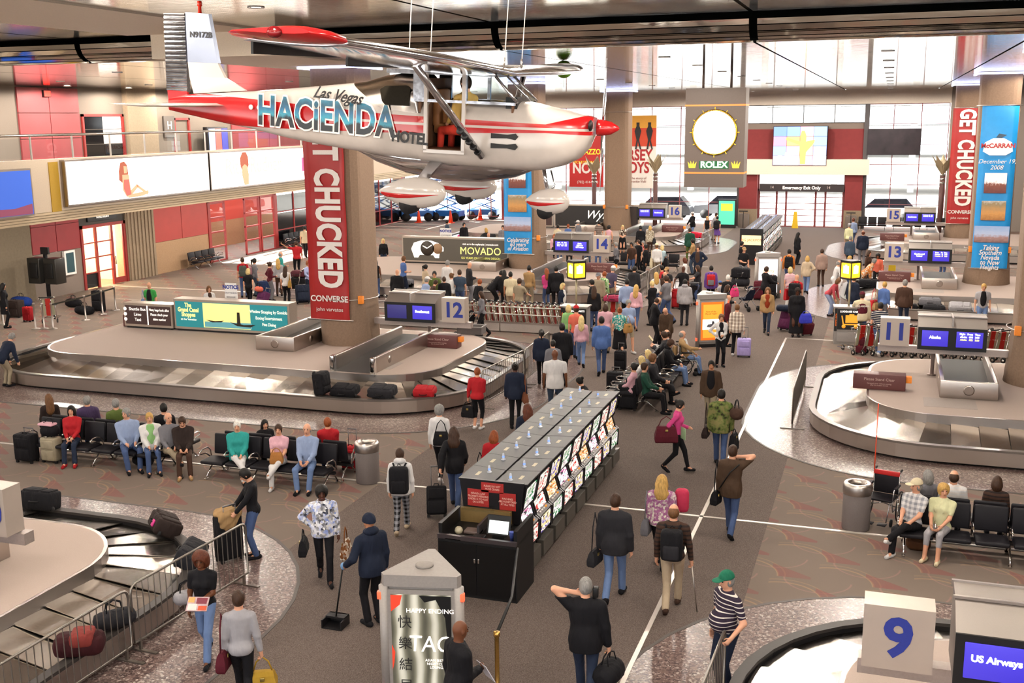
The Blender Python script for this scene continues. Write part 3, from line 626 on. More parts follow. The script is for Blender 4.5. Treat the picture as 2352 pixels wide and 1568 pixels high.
for i, w_ in enumerate(('Window Shopping by Gondola', 'Boxing Entertainment', 'Fine Dining')): text(w_, .15, TEALT, t, (1.45, -.23, .78 - .21*i), FRONT, sx=.75)
t = advert(-24.55, -22.6, 30.95, 'dark backlit direction board with white transport lettering beside the gondola advertisement', .86, EM('#3b2624', .25))
for i, w_ in enumerate(('Shuttle Bus', 'Limo', 'Taxi')): text(w_, .15, LW, t, (-.4, -.225, .66 - .18*i), FRONT, al='CENTER'); MB().lathe([(0, 0), (.06, 0), (.06, .01)], 10).build('arrow', LW, t, (-.9, -.217, .66 - .18*i)).rotation_euler = (PI/2, 0, 0)
MB().box(-.02, -.225, .14, .02, -.217, .8).build('divider', LW, t)
for i, w_ in enumerate(('Many bags look alike', 'Please check your', 'claim number')): text(w_, .12, LW, t, (.47, -.225, .66 - .16*i), FRONT, sx=.8)
t = advert(-22.4, -16.9, 49.2, 'dark backlit watch advertisement with yellow lettering on the carousel under sign 14', 1.3, EM('#4a443b', .45))
text('MOVADO', .5, EM('#f0ee7a', 1.6), t, (1.35, -.225, .66), FRONT, sx=.95); text('125 YEARS OF MODERN DESIGN', .14, EM('#d8d66a', 1.3), t, (1.35, -.225, .33)); text('visit us in the esplanade | movado.com', .13, LW, t, (1.35, -.225, 1.0), FRONT, sx=.9)
WD = EM('#fff8ec', 1.8); MB().prism([(-2.1, .28), (-1.9, .28), (-1.8, .42), (-1.1, .42), (-1.0, .28), (-.8, .28), (-.75, .6), (-.55, .62), (-.55, .8), (-.8, 1.0), (-1.2, 1.12), (-1.7, 1.12), (-2.1, 1.0), (-2.25, .7)], -.222, -.216, 'y').build('picture', WD, t)
for x, r_, m_ in ((-1.4, .36, M('#3a332c', .5)), (-.86, .26, M('#9a7a5c', .5))): MB().lathe([(0, 0), (r_, 0), (r_, .004)], 24).build('picture', m_, t, (x, -.223, .74)).rotation_euler = (PI/2, 0, 0)
MB().prism([(-1.42, .72), (-1.65, .85), (-1.62, .88), (-1.4, .77), (-1.18, .92), (-1.15, .89)], -.233, -.229, 'y').build('picture', WD, t)
t = advert(-22.2, -20.2, 67.6, 'small dark backlit direction board with white lettering on the far left carousel', .95, EM('#3b2624', .3))
for i, w_ in enumerate(('Shuttle Bus', 'Limo', 'Taxi')): text(w_, .2, LW, t, (-.3, -.225, .7 - .2*i))
t = advert(-20.1, -14.6, 67.6, 'long black backlit hotel advertisement with white script on the far left carousel', 1.5, EM('#171414', .3))
text('Wynn', .75, WD, t, (.2, -.225, .85), FRONT, shear=.4); text('LAS VEGAS', .2, WD, t, (.8, -.225, .32)); MB().prism([(.9, .2), (2.6, .2), (2.6, 1.4), (1.5, 1.3), (1.1, .8)], -.22, -.216, 'y').build('picture', M('#3a302c', .6), t)
t = thing('notice_stand', 'white A-frame notice standing behind the gondola advertisement', 'sign', (-21.0, 31.9, .806))
def aframe(t, w=.62, h=1.5):
    MB().prism([(-w/2, 0), (w/2, 0), (w*.36, h), (-w*.36, h)], -.02, .0, 'y').build('board', WHITE, t); text('NOTICE', .17, NUMB, t, (0, -.023, h-.14), FRONT, off=.008)
    for i, w_ in enumerate(('UNATTENDED', 'BAGGAGE', 'NOT ALLOWED')): text(w_, .075, M('#6b6670', .6), t, (0, -.023, h-.34-.14*i))
aframe(t)
t = thing('notice_stand', 'white A-frame notice standing behind the watch advertisement', 'sign', (-20.6, 50.3, .806)); aframe(t, .8, 1.6)
# ---------------------------------------------------------------- hanging banners on the columns
def banner(cx, y, z0, z1, w, col, lab):
    t = thing('column_banner', lab, 'banner', (cx, y, 0)); n = 24; V = []; F = []
    for i in range(n + 1):
        z = z0 + (z1-z0) * i / n
        for k in range(7): x = -w/2 + w*k/6; V.append((x, .022*math.sin(i*.9 + k*.7)*(1 if 0 < i < n else .3) * (.4 + k/9), z))
    V += [(x, yy + .012, z) for x, yy, z in V]; N = (n+1)*7
    for i in range(n):
        for k in range(6):
            a = i*7+k; F += [(a, a+1, a+8, a+7), (N+a, N+a+7, N+a+8, N+a+1)]
    for i in range(n):
        for k in (0, 6): a = i*7+k; F.append((a, a+7, N+a+7, N+a) if k == 0 else (a, N+a, N+a+7, a+7))
    o = MB().add(V, F, True).build('cloth', M(col, .38, 0, .1, 5), t)
    for z in (z0, z1): MB().tube([(-w/2-.12, 0, z), (w/2+.12, 0, z)], .022, 6).build('rod', STEEL, t)
    return t
BW = M('#ded6d0', .6)
for cx, ry, w in ((-16.2, 29.8, 1.35), (3.85, 66.4, 1.35)):
    t = banner(cx, ry + .14, 1.62, 8.0, w, '#9c1f1f', 'tall red banner with large white sideways letters on the near left column' if cx < 0 else 'tall red banner with white sideways letters on the far right column')
    text('GET CHUCKED', 1.12, BW, t, (.05 * w, -.06, 5.28), (PI/2, PI/2, 0), off=.045, sx=.66, sp=1.06); text('CONVERSE', .26, BW, t, (.02, -.05, 2.28), off=.006); text('john varvatos', .17, BW, t, (.02, -.05, 1.95))
def photo(t, x, z, w, h, stops):
    m, nt, b = base('printed_photo', .6); co = tcoord(nt, 'Generated'); X_, Y_, Z_ = xyz(nt, co); n = noise(nt, 7, 4, co)
    nt.links.new(ramp(nt, Z_ * .75 + X(nt, n.outputs[0]) * .4 - .08, stops), b.inputs['Base Color']); MB().box(x-w/2, -.062, z-h/2, x+w/2, -.052, z+h/2).build('picture', m, t)
def bbanner(cx, ry, lab, lines, zt=1.5):
    t = banner(cx, ry + .14, zt, 8.0, 1.35, '#1e86c6', lab)
    photo(t, 0, 4.95, .82, .8, [(0, c('#55242a')), (.45, c('#7a4638')), (.55, c('#f0e6e8')), (1, c('#e8d6da'))]); photo(t, 0, 3.85, .9, .78, [(0, c('#7a4a22')), (.4, c('#c08a4c')), (.75, c('#8a7a5c')), (1, c('#dcd8d6'))]); photo(t, 0, 2.9, 1.3, .66, [(0, c('#5a3a34')), (.35, c('#9a7a78')), (.5, c('#a8b4d0')), (1, c('#7a9ccc'))])
    for i, w_ in enumerate(lines): text(w_, .27, BW, t, (0, -.055, 2.35 - .2*i), shear=.25, off=.004, sx=.85)
    MB().prism([(-.55, 6.2), (-.3, 6.05), (.3, 6.05), (.55, 6.2), (.5, 6.55), (.2, 6.72), (-.2, 6.72), (-.5, 6.55)], -.06, -.052, 'y').build('emblem', WHITE, t); MB().prism([(-.1, 6.75), (0, 6.9), (.3, 6.85), (.1, 6.72)], -.06, -.052, 'y').build('emblem', M('#3a4a5a', .6), t)
    text('McCARRAN', .24, RED, t, (0, -.066, 6.42), off=.008); text('December 19,\n2008', .24, BW, t, (0, -.055, 5.68), shear=.25)
    return t
bbanner(4.05, 48.1, 'tall blue commemorative banner with three pictures on the right column', ('Taking', 'Southern', 'Nevada', 'to New', 'Heights')); bbanner(-16.15, 48.1, 'tall blue commemorative banner ending in Celebrating on the middle left column', ('', 'Celebrating', '60 years', 'of Aviation'))
bbanner(4.75, 29.8, 'blue banner on the nearest right column at the picture edge', ('Taking', 'Southern', 'Nevada', 'to New', 'Heights')).rotation_euler = (0, 0, PI/2); bpy.context.view_layer.update()
# ---------------------------------------------------------------- slot machine banks
LEATH = M('#201d20', .4); CAB = M('#131114', .35, 0, .2); TOPP = M('#2b282a', .45, 0, .2, 20, .3); AMBER = EM('#e08a2a', 1.0)
def reel_mat(k):
    m, nt, b = base('slot_glass_%d' % k, .2); co = tcoord(nt, 'Generated'); v = nt.nodes.new('ShaderNodeTexVoronoi'); v.inputs['Scale'].default_value = 5 + k % 3; v.distance = 'CHEBYCHEV'; nt.links.new(co, v.inputs['Vector'])
    s = nt.nodes.new('ShaderNodeSeparateColor'); nt.links.new(v.outputs['Color'], s.inputs[0]); pal = ('#f4f0e4', '#f0d890', '#e8b060', '#f2e8f0', '#d8e4f4')
    o = ramp(nt, s.outputs[0], [(0, c('#2a2024')), (.22, c(pal[k % 5])), (.6, c('#fffaf0')), (.85, c(('#c83a3a', '#5a46b4', '#d87a2a', '#3a8a5a', '#b43a8a')[k % 5]))]); nt.links.new(o, b.inputs['Base Color']); nt.links.new(o, b.inputs['Emission Color']); b.inputs['Emission Strength'].default_value = .3; m.cycles.emission_sampling = 'NONE'; return m
RM = [reel_mat(k) for k in range(6)]
def slot_machine(label, grp):
    """faces +X, cabinet base at z=0, about .7 wide along Y"""
    t = thing('slot_machine', label, 'slot machine', (0, 0, 0), 0, grp); w = .335
    MB().box(-.62, -.35, 0, .02, .35, .45).build('stand', CAB, t)
    MB().box(.02, -.3, .12, .16, .3, .4).build('kick_tray', M('#66615a', .4, .5), t)
    side = [(-.66, .46), (.10, .46), (.12, .84), (.02, .90), (-.06, 1.10), (.0, 1.18), (.10, 1.60), (.10, 1.66), (-.62, 1.62)]
    for s in (-1, 1): MB().prism(side, s*w-.02, s*w+.02, 'y').build('side_panel', CAB, t)
    MB().prism([(-.64, .47), (.07, .47), (.09, .83), (-.02, .88), (-.10, 1.1), (-.04, 1.18), (.06, 1.58), (-.62, 1.6)], -w+.02, w-.02, 'y').build('cabinet', CAB, t)
    MB().prism([(-.64, 1.625), (.13, 1.665), (.13, 1.695), (-.64, 1.655)], -w-.03, w+.03, 'y').build('top_panel', TOPP, t)
    def pane(nm, p0, p1, m, ww=w-.05):
        (x0, z0), (x1, z1) = p0, p1; MB().prism([(x0, z0), (x1, z1), (x1-.012, z1+.004), (x0-.012, z0+.004)], -ww, ww, 'y').build(nm, m, t)
    pane('top_glass', (-.015, 1.21), (.075, 1.56), RM[0]); pane('reel_glass', (-.005, .90), (-.082, 1.10), RM[1]); pane('belly_glass', (.085, .52), (.10, .80), RM[2])
    bd = MB().prism([(.09, .835), (-.01, .885), (-.015, .9), (.10, .85)], -w+.03, w-.03, 'y').build('button_deck', M('#6a6668', .3, .5), t)
    for k in range(4): MB().rbox(.02, -.22+.11*k, .865, .06, -.15+.11*k, .895, .01, 1).build('button', AMBER if k == 3 else WHITE, bd)
    cd = MB().lathe([(.055, 0), (.055, .02), (.028, .025), (.028, .11), (.02, .13), (0, .13)], 10).build('candle', M('#c9ccd6', .15, .2), t, (-.35, -.15, 1.66)); MB().lathe([(.029, .05), (.029, .085)], 10, cap=False).build('lens', EM('#7aa0ff', 1.2), cd)
    lg = MB().box(-.2, -.1, 1.672, -.1, .1, 1.682).build('badge', M('#8a7a60', .4, .5), t); return t
def slot_bank(xc, y0, n, pitch, grp, where, rot=0):
    p0 = None
    ords = ('nearest', 'second', 'third', 'fourth', 'fifth', 'sixth', 'seventh', 'eighth', 'ninth', 'tenth', 'eleventh', 'twelfth', 'thirteenth', 'fourteenth', 'fifteenth')
    for s in (1, -1):
        for k in range(n):
            lab = '%s slot machine on the %s side of the %s' % (ords[k], 'bright' if s > 0 else 'far', where); loc = (xc + s*.52, y0 + pitch*k, 0)
            if p0 is None: p0 = slot_machine(lab, grp); p0.location = loc; p0.scale = (.78, 1, 1); t = p0
            else: t = dup(p0, loc, 0 if s > 0 else PI, lab)
            for ch in t.children:
                nm = ch.name.split('.')[0]
                if nm in ('top_glass', 'reel_glass', 'belly_glass'): ch.material_slots[0].link = 'OBJECT'; ch.material_slots[0].material = RM[(k*2 + len(nm)) % 6]
slot_bank(-6.06, 17.0, 9, .745, 'slot machines in the near bank', 'near slot machine bank'); slot_bank(-6.65, 58.9, 15, .72, 'slot machines in the far bank', 'far slot machine bank')
# end cabinet with cashier shelf
t = thing('cashier_cabinet', 'black cabinet with open cashier shelf at the end of the near slot machine bank', 'cabinet', (-6.0, 16.15, 0))
MB().box(-.68, -.48, 0, .68, .42, .98).build('body', BLACK, t)
for s in (-1, 1): d = MB().box(-.655 if s < 0 else .01, -.495, .06, -.01 if s < 0 else .655, -.48, .93).build('door', M('#0e0d0e', .3), t); MB().rbox(-.05 if s < 0 else .02, -.515, .62, -.02 if s < 0 else .05, -.495, .70, .006, 1).build('handle', CHROME, d)
MB().box(-.68, -.5, .98, .68, -.44, 1.05).build('front_ledge', M('#4a4244', .3, .4), t); MB().box(-.68, -.44, .97, -.62, .42, 1.22).build('side_board', BLACK, t); MB().box(.62, -.44, .97, .68, .42, 1.22).build('side_board', BLACK, t)
MB().box(-.6, .34, .98, .3, .42, 1.22).build('back_board', M('#7a6238', .5), t); MB().box(-.1, -.2, .98, -.06, .34, 1.15).build('divider', M('#3a3638', .4), t)
MB().box(.3, .30, .5, .34, .5, 1.0).build('shelf_bracket', DARK, t)
gp = MB().box(-.56, .30, 1.2, .02, .32, 1.32).build('glass_screen', glass('screen_glass'), t)
def onshelf(name, lab, cat, mb, m, loc): o = mb.build(name, m, None, loc); tag(o, lab, cat); return o
tm = thing('touch_monitor', 'small white touch screen monitor on the cashier shelf', 'monitor', (-5.72, 15.92, .98)); MB().prism([(0, .06), (.02, .06), (.12, .36), (.10, .36)], -.2, .2, 'x').build('bezel', BLACK, tm); MB().prism([(-.003, .085), (.0, .085), (.098, .335), (.095, .335)], -.17, .17, 'x').build('screen', EM('#e4ecea', 1.3), tm); MB().box(-.1, .0, 0, .1, .15, .06).build('foot', BLACK, tm)
onshelf('drink_cup', 'blue and white paper drink cup beside the touch monitor', 'cup', MB().lathe([(.035, 0), (.048, .14), (.05, .145), (.05, .155), (.01, .16)], 12), M('#4a5aa8', .5, 0, .5, 60), (-5.47, 15.9, .98))
onshelf('desk_phone', 'dark desk telephone on the cashier shelf', 'phone', MB().rbox(-.1, -.08, 0, .1, .08, .07, .02), DARK, (-6.0, 15.8, .98)); onshelf('tape_dispenser', 'pale dome shaped dispenser on the cashier shelf', 'dispenser', MB().ball(0, 0, .06, .07, .07, .07), M('#b8ae94', .4), (-6.42, 15.95, .97))
onshelf('paper_pile', 'loose white papers on the cashier shelf', 'paper', MB().box(-.15, -.1, 0, .12, .1, .012), WHITE, (-6.4, 15.75, .98)); onshelf('form_tray', 'brown form tray on the cashier shelf', 'tray', MB().rbox(-.14, -.1, 0, .14, .1, .05, .01, 1), M('#6a5a54', .5), (-6.2, 16.05, .98))
# red notice plates on the first machine end
ep = thing('end_panel', 'black flared end panel with red notice plates on the first slot machine', 'panel', (-6.06, 16.60, 0)); ep.scale = (.8, 1, 1)
MB().prism([(-.62, .99), (.62, .99), (.66, 1.35), (.72, 1.72), (-.72, 1.72), (-.66, 1.35)], -.03, .02, 'y').build('board', CAB, ep)
for x, z, w, h, s in ((.02, 1.60, .5, .17, 'PLEASE DO NOT\nMOVE CHAIRS'), (-.3, 1.40, .48, .3, 'NEVADA LAW\nPROHIBITS PERSONS\nUNDER 21 TO PLAY\nOR LOITER'), (.36, 1.38, .36, .3, 'MACHINES\nARE MONITORED\nAT ALL TIMES')):
    q = MB().box(x-w/2, -.04, z-h/2, x+w/2, -.03, z+h/2).build('notice', M('#a32a26', .45), ep); text(s, .05, M('#e8b8a8', .5), q, (x, -.043, z))
MB().box(.1, -.05, 1.06, .22, -.03, 1.14).build('card_slot', M('#d8a0a0', .4), ep)
lp = thing('lit_end_sign', 'small lit yellow sign on the end of the far slot bank', 'sign', (-6.65, 58.45, 0)); MB().box(-.6, -.05, 0, .6, .05, 1.9).build('board', CAB, lp); MB().box(-.5, -.06, 1.05, .5, -.05, 1.55).build('face', EM('#f2dc9a', 1.4), lp); text('BIG JACKPOT', .18, RED, lp, (0, -.064, 1.3))
# ---------------------------------------------------------------- triangular advert kiosks
KTOP = M('#9a938e', .45, .2)
def kiosk(cx, cy_, rot, label, h, draw, r=.66):
    t = thing('advert_kiosk', label, 'advertising kiosk', (cx, cy_, 0), rot, 'triangular advertising kiosks')
    def tri(r, cut=.12):
        P = []
        for k in range(3):
            a = PI/2 + k*2*PI/3; p = Vector((r*math.cos(a), r*math.sin(a)))
            for d in (-1, 1): P.append(tuple(p * (1-cut) + Vector((math.cos(a + d*PI/2), math.sin(a + d*PI/2))) * r * cut * .58))
        return P
    MB().prism(tri(r*.93, .16), 0, .12).build('plinth', DARK, t); MB().prism(tri(r*.9, .14), .12, h-.16).build('core', KTOP, t)
    MB().prism(tri(r*1.0), h-.16, h).build('cap', KTOP, t); MB().lathe([(.12, 0), (.12, .025), (.1, .03)], 20).build('vent', M('#8a827c', .5), t, (0, 0, h))
    for k in range(3):
        a = PI/2 + k*2*PI/3; p = (r*.86*math.cos(a), r*.86*math.sin(a))
        MB().lathe([(.07, .02), (.07, h-.16)], 10).build('corner_post', KTOP, t, (p[0], p[1], 0))
        L = MB(); 
        for z in (h-.28, .3): L.rbox(p[0]+.055*math.cos(a)-.035, p[1]+.055*math.sin(a)-.035, z-.06, p[0]+.055*math.cos(a)+.035, p[1]+.055*math.sin(a)+.035, z+.05, .01, 1)
        L.build('marker_light', EM('#ff5a3a', 1.6), t)
        b = a + PI; e = bpy.data.objects.new('advert_face', None); COL.objects.link(e); e.parent = t; e.location = (r*.47*math.cos(b), r*.47*math.sin(b), 0); e.rotation_euler = (0, 0, b + PI/2)
        w = r * .6
        MB().box(-w-.05, -.02, .2, w+.05, .0, h-.2).build('frame', KTOP, e); draw(e, k, w, h)
    return t
def tao(e, k, w, h):
    m, nt, b = base('silk_photo', .5); co = tcoord(nt, 'Generated'); n = noise(nt, 2.2, 3, co); wv = nt.nodes.new('ShaderNodeTexWave'); wv.inputs['Scale'].default_value = 1.1; wv.inputs['Distortion'].default_value = 5; nt.links.new(co, wv.inputs['Vector'])
    o = ramp(nt, X(nt, wv.outputs['Fac']) * .75 + X(nt, n.outputs[0]) * .3, [(.1, c('#4c4a3e')), (.5, c('#858270')), (.95, c('#d8d5c6'))]); nt.links.new(o, b.inputs['Base Color']); nt.links.new(o, b.inputs['Emission Color']); b.inputs['Emission Strength'].default_value = .14; m.cycles.emission_sampling = 'NONE'
    MB().box(-w, -.03, .26, w, -.022, h-.26).build('face', m, e)
    MB().prism([(-.02, h-.27), (w, h-.27), (w, .9), (w*.86, 1.0), (w*.8, 1.35), (w*.5, 1.6), (.05, h-.36)], -.034, -.030, 'y').build('picture', BLACK, e); MB().prism([(-w, h-.27), (-w*.62, h-.27), (-w*.7, h-.4), (-w, h-.5)], -.034, -.030, 'y').build('picture', EM('#d83a22', 1), e); MB().prism([(-w, .95), (-w*.9, .85), (-w*.94, .7), (-w, .6)], -.034, -.030, 'y').build('picture', EM('#d83a22', 1), e)
    text('HAPPY ENDING', .085, LW, e, (.12, -.037, h-.48), sx=1.05); text('TAO', .32, LW, e, (.12, -.037, h-.95), sx=.9, shear=.1)
    for i, ch in enumerate('快樂結局'): text(ch, .19, M('#2c2a28', .6), e, (-w*.55, -.037, h-.65-.3*i))
    text('ASIAN BISTRO\nNIGHTCLUB\nLOUNGE', .05, LW, e, (.2, -.037, h-1.22))
def orange(e, k, w, h):
    MB().box(-w, -.03, .26, w, -.022, h-.26).build('face', EM('#e8701e', .9), e); MB().box(-w+.07, -.034, .34, w-.07, -.030, h-.34).build('picture', EM('#f0a436', .95), e); MB().box(-w+.05, -.037, .62, w-.05, -.035, .98).build('picture', EM('#fff6ea', 1.3), e)
    MB().prism([(-.2, .72), (-.1, .70), (.12, .72), (.18, .8), (.02, .82), (-.16, .8)], -.041, -.038, 'y').build('picture', M('#6a6a74', .6), e); MB().prism([(-.02, .82), (.08, .82), (.06, .9), (.0, .92)], -.041, -.038, 'y').build('picture', M('#3a3a44', .6), e)
    text('Now all day.\nPlay all Vegas!', .075, M('#b06a1e', .6), e, (-.05, -.037, h-.62), shear=.2); MB().box(.08, -.037, .42, .24, -.035, .52).build('picture', EM('#fff6ea', 1.2), e)
def whitead(e, k, w, h):
    MB().box(-w, -.03, .26, w, -.022, h-.26).build('face', EM('#fbf8ff', 1.5), e); MB().box(-w+.08, -.036, .62, w-.08, -.031, .82).build('picture', EM('#f4d0c4', 1.3), e); text('Elvis', .28, EM('#d8a060', 1.2), e, (0, -.037, h-.75), shear=.3); text('NOW PLAYING', .08, FAINT, e, (0, -.037, h-.48))
    for i in range(3): MB().box(-w+.14+.2*i, -.036, .9, -w+.26+.2*i, -.031, 1.05).build('picture', EM('#e0a090', 1.1), e)
kiosk(-5.53, 12.50, .23, 'grey three-sided kiosk in front with black and white poster and Chinese characters', 1.92, tao); kiosk(-5.55, 37.0, .5, 'three-sided kiosk with bright orange and yellow poster in the aisle', 1.82, orange); kiosk(-4.75, 47.9, .25, 'three-sided kiosk with glowing white poster by the far slot bank', 1.95, whitead)
# ---------------------------------------------------------------- litter bins
def bin_(x, y, lab):
    t = thing('litter_bin', lab, 'trash can', (x, y, 0), 0, 'round litter bins'); MB().lathe([(.0, .0), (.25, 0), (.255, .02), (.255, .70), (.25, .71)], 28).build('body', M('#6e6562', .75, 0, .2, 90), t)
    MB().lathe([(.262, .70), (.268, .72), (.266, .86), (.245, .905), (.2, .915), (.165, .90), (.16, .82)], 28, cap=False).build('rim', STEEL, t); MB().lathe([(.165, .815), (.0, .815)], 28, cap=False).build('opening', BLACK, t); return t
bin_(*(-10.36, 20.52), 'round grey litter bin with steel rim beside the left seat row'); bin_(*(-0.24, 20.77), 'round grey litter bin with steel rim beside the wheelchair on the right')
# ---------------------------------------------------------------- beam seating
ARMP = [(-.03, .0, .36), (.02, 0, .56), (.12, 0, .64), (.34, 0, .645), (.42, 0, .60), (.40, 0, .555), (.2, 0, .53), (.05, 0, .42), (-.03, 0, .36)]
def seat_row(x, y, rz, n, label, group='rows of beam seats'):
    """row along local X, seats face local -Y; width .6 each"""
    t = thing('terminal_seating', label, 'seating', (x, y, 0), rz, group); w = .62; L = n * w / 2
    MB().box(-L, -.02, .28, L, .06, .34).build('beam', M('#2c2a2c', .3, .6), t)
    sb = MB().rbox(-.28, -.42, .36, .28, .06, .44, .03).mesh('seat'); bb = MB().rbox(-.28, .0, .46, .28, .07, .92, .03, 2, Matrix.Rotation(-.13, 4, 'X') @ Matrix.Translation((0, .07, 0))).mesh('backrest')
    arm = MB().tube([(0, -px + .06, z) for px, _, z in ARMP], .017, 6).mesh('armrest'); lg = MB().tube([(0, -.36, .03), (0, -.1, .26), (0, .02, .30), (0, .2, .22), (0, .34, .03)], .02, 6).box(-.03, -.4, 0, .03, -.3, .03).box(-.03, .28, 0, .03, .38, .03).mesh('leg')
    for k in range(n):
        cx = -L + w*(k+.5); link('seat', sb, VINYL, t, (cx, 0, 0)); link('backrest', bb, VINYL, t, (cx, 0, 0))
    for k in range(n + 1): link('armrest', arm, CHROME, t, (-L + w*k, 0, 0))
    for k in sorted({0, n, n // 2} if n > 3 else {0, n}): link('leg', lg, CHROME, t, (-L + .12 + (2*L-.24)*k/n, 0, 0))
    return t
seat_row(-16.85, 19.95, 0, 6, 'black vinyl seat row facing forward on the left, with a man in a blue shirt'); seat_row(-16.75, 20.62, PI, 6, 'black vinyl seat row backing onto the left seat row, facing the carousel'); seat_row(-12.4, 19.95, 0, 5, 'black vinyl seat row facing forward beside the left litter bin'); seat_row(-12.3, 20.62, PI, 5, 'black vinyl seat row facing the carousel behind the litter bin')
seat_row(2.35, 19.95, 0, 6, 'black vinyl seat row facing forward on the right with an older couple'); seat_row(2.35, 20.62, PI, 6, 'black vinyl seat row behind the older couple, facing the carousel')
seat_row(-5.85, 30.3, PI/2, 8, 'black vinyl seat row in the aisle facing the near right, lined with waiting people'); seat_row(-6.52, 30.3, -PI/2, 8, 'black vinyl seat row in the aisle facing the left carousel')
seat_row(*(-34.7, 50.4, 0.54)[:2], PI/2, 4, 'grey backed seat row against the tan wall under the mezzanine', 'seat rows along the left wall'); seat_row(*(-34.7, 60.21, 0.85)[:2], PI/2, 4, 'grey backed seat row by the dark street windows behind the red banner', 'seat rows along the left wall')
seat_row(-11.6, 54.6, 0, 6, 'black seat row under sign 14 with people waiting', 'far seat rows'); 
for i, x in enumerate((-.9, 1.3, 3.4)): seat_row(x, 78.2, 0, 3, ('left', 'middle', 'right')[i] + ' black seat row against the end windows behind sign 15', 'far seat rows')
# ---------------------------------------------------------------- crowd barricades
def barricade(p0, p1, label, h=1.08):
    (x0, y0), (x1, y1) = p0, p1; L = math.hypot(x1-x0, y1-y0); t = thing('crowd_barricade', label, 'barrier', (x0, y0, 0), math.atan2(y1-y0, x1-x0), 'galvanised crowd barricades'); G = M('#8d8780', .35, .9)
    r = .12; P = [(0, 0, .18), (0, 0, h-r)] + [(r - r*math.cos(a), 0, h - r + r*math.sin(a)) for a in (.5, 1.0, 1.57)] + [(L-r + r*math.sin(a), 0, h - r + r*math.cos(a)) for a in (0, .6, 1.1, 1.57)] + [(L, 0, .18)]
    MB().tube(P, .02, 8, True).build('frame', G, t); n = int(L / .125); bar = MB().tube([(0, 0, .18), (0, 0, h)], .008, 5, cap=False).mesh('bar')
    for k in range(1, n): link('bar', bar, G, t, (L*k/n, 0, 0))
    for x in (.12, L-.12): MB().box(x-.03, -.3, 0, x+.03, .3, .03).box(x-.02, -.02, .02, x+.02, .02, .2).build('foot', G, t)
    return t
barricade((-10.05, 26.85), (-9.8, 29.7), 'steel barricade along the curve of carousel 12, near woman in red'); barricade((-9.8, 29.8), (-9.9, 32.6), 'steel barricade continuing beyond the first along carousel 12')
barricade((-1.95, 27.2), (-1.98, 32.0), 'steel barricade seen edge-on in front of carousel 11'); barricade((-10.15, 12.35), (-9.95, 15.1), 'steel barricade on the near left carousel behind the woman with magazines'); barricade((-10.2, 9.4), (-10.12, 12.25), 'nearest steel barricade at the lower left corner')
barricade((-1.8, 11.0), (-1.72, 13.6), 'steel barricade held by the man in a green cap'); barricade((-9.85, 45.2), (-9.8, 47.2), 'steel barricade at the curve of the carousel under sign 14'); barricade((-9.75, 47.3), (-9.7, 49.6), 'second steel barricade beyond the carousel under sign 14'); barricade((-10.0, 63.2), (-9.8, 66.4), 'far steel barricade on the shining floor by the red suitcase')
# ---------------------------------------------------------------- luggage carts, rail and dispenser
REDC = M('#b3271f', .45); GRN = M('#a9a78c', .5, .4)
def cart(label, grp):
    """faces -Y (handle side), about .62 wide in X and 1.0 long in Y"""
    t = thing('luggage_cart', label, 'luggage cart', (0, 0, 0), 0, grp)
    f = MB()
    for s in (-1, 1): f.tube([(s*.25, .86, .14), (s*.27, .1, .17), (s*.27, .02, .3), (s*.26, -.1, 1.0)], .016, 6)
    f.tube([(-.25, .86, .14), (.25, .86, .14)], .016, 6).tube([(-.26, .5, .15), (.26, .5, .15)], .012, 5).build('frame', CHROME, t)
    MB().tube([(-.27, -.1, .98), (-.27, -.18, 1.05), (.27, -.18, 1.05), (.27, -.1, .98)], .024, 7).build('handle', RUBBER, t)
    for s in (-1, 1): MB().ball(s*.27, -.14, 1.03, .05, .06, .05, 8, 5).build('knuckle', CHROME, t)
    MB().prism([(-.06, .98), (.0, .98), (.06, .3), (.02, .3)], -.09, .09, 'x').build('red_panel', REDC, t)
    for s in (-1, 1): MB().prism([(-.07, .96), (-.02, .96), (.05, .32), (.02, .32)], s*.17-.045, s*.17+.045, 'x').build('slat', GRN, t)
    b = MB()
    for k in range(5): b.tube([(-.2 + .1*k, -.05, .72), (-.2 + .1*k, .25, .70), (-.2 + .1*k, .27, .86)], .006, 4)
    b.tube([(-.24, .27, .86), (.24, .27, .86)], .01, 5).build('basket', CHROME, t)
    wh = MB().tube([(-.018, 0, 0), (.018, 0, 0)], .085, 12)
    me = wh.mesh('wheel')
    for x, y in ((-.28, .06), (.28, .06), (0, .88)): w_ = link('wheel', me, RUBBER, t, (x, y, .087)); link('hub', HUBM, CHROME, w_)
    return t
HUBM = MB().tube([(-.024, 0, 0), (.024, 0, 0)], .045, 10).mesh('hub')
pc = cart('left end cart of the long nested row of luggage carts behind carousel 12', 'luggage carts nested behind carousel 12')
N1 = 30
for k in range(N1):
    x = -17.9 + k * .245; lab = 'luggage cart nested in the long row behind carousel 12'
    if k == 0: pc.location = (x, 37.9, 0); pc.rotation_euler = (0, 0, -.9); pc['label'] = lab
    else: dup(pc, (x, 37.9, 0), -.9, lab)
N2 = 22
for k in range(N2): dup(pc, (-.55 + k * .30, 36.9, 0), .75, 'luggage cart nested in the row behind sign 11', 'luggage carts nested behind sign 11')
dup(pc, (-30.89, 34.26)[:2] + (0,), .5, 'single red and silver luggage cart standing by the stanchions on the left', 'loose luggage carts'); dup(pc, (-6.04, 49.37)[:2] + (0,), -2.2, 'luggage cart loaded with a grey case and blue bag in the far aisle', 'loose luggage carts')
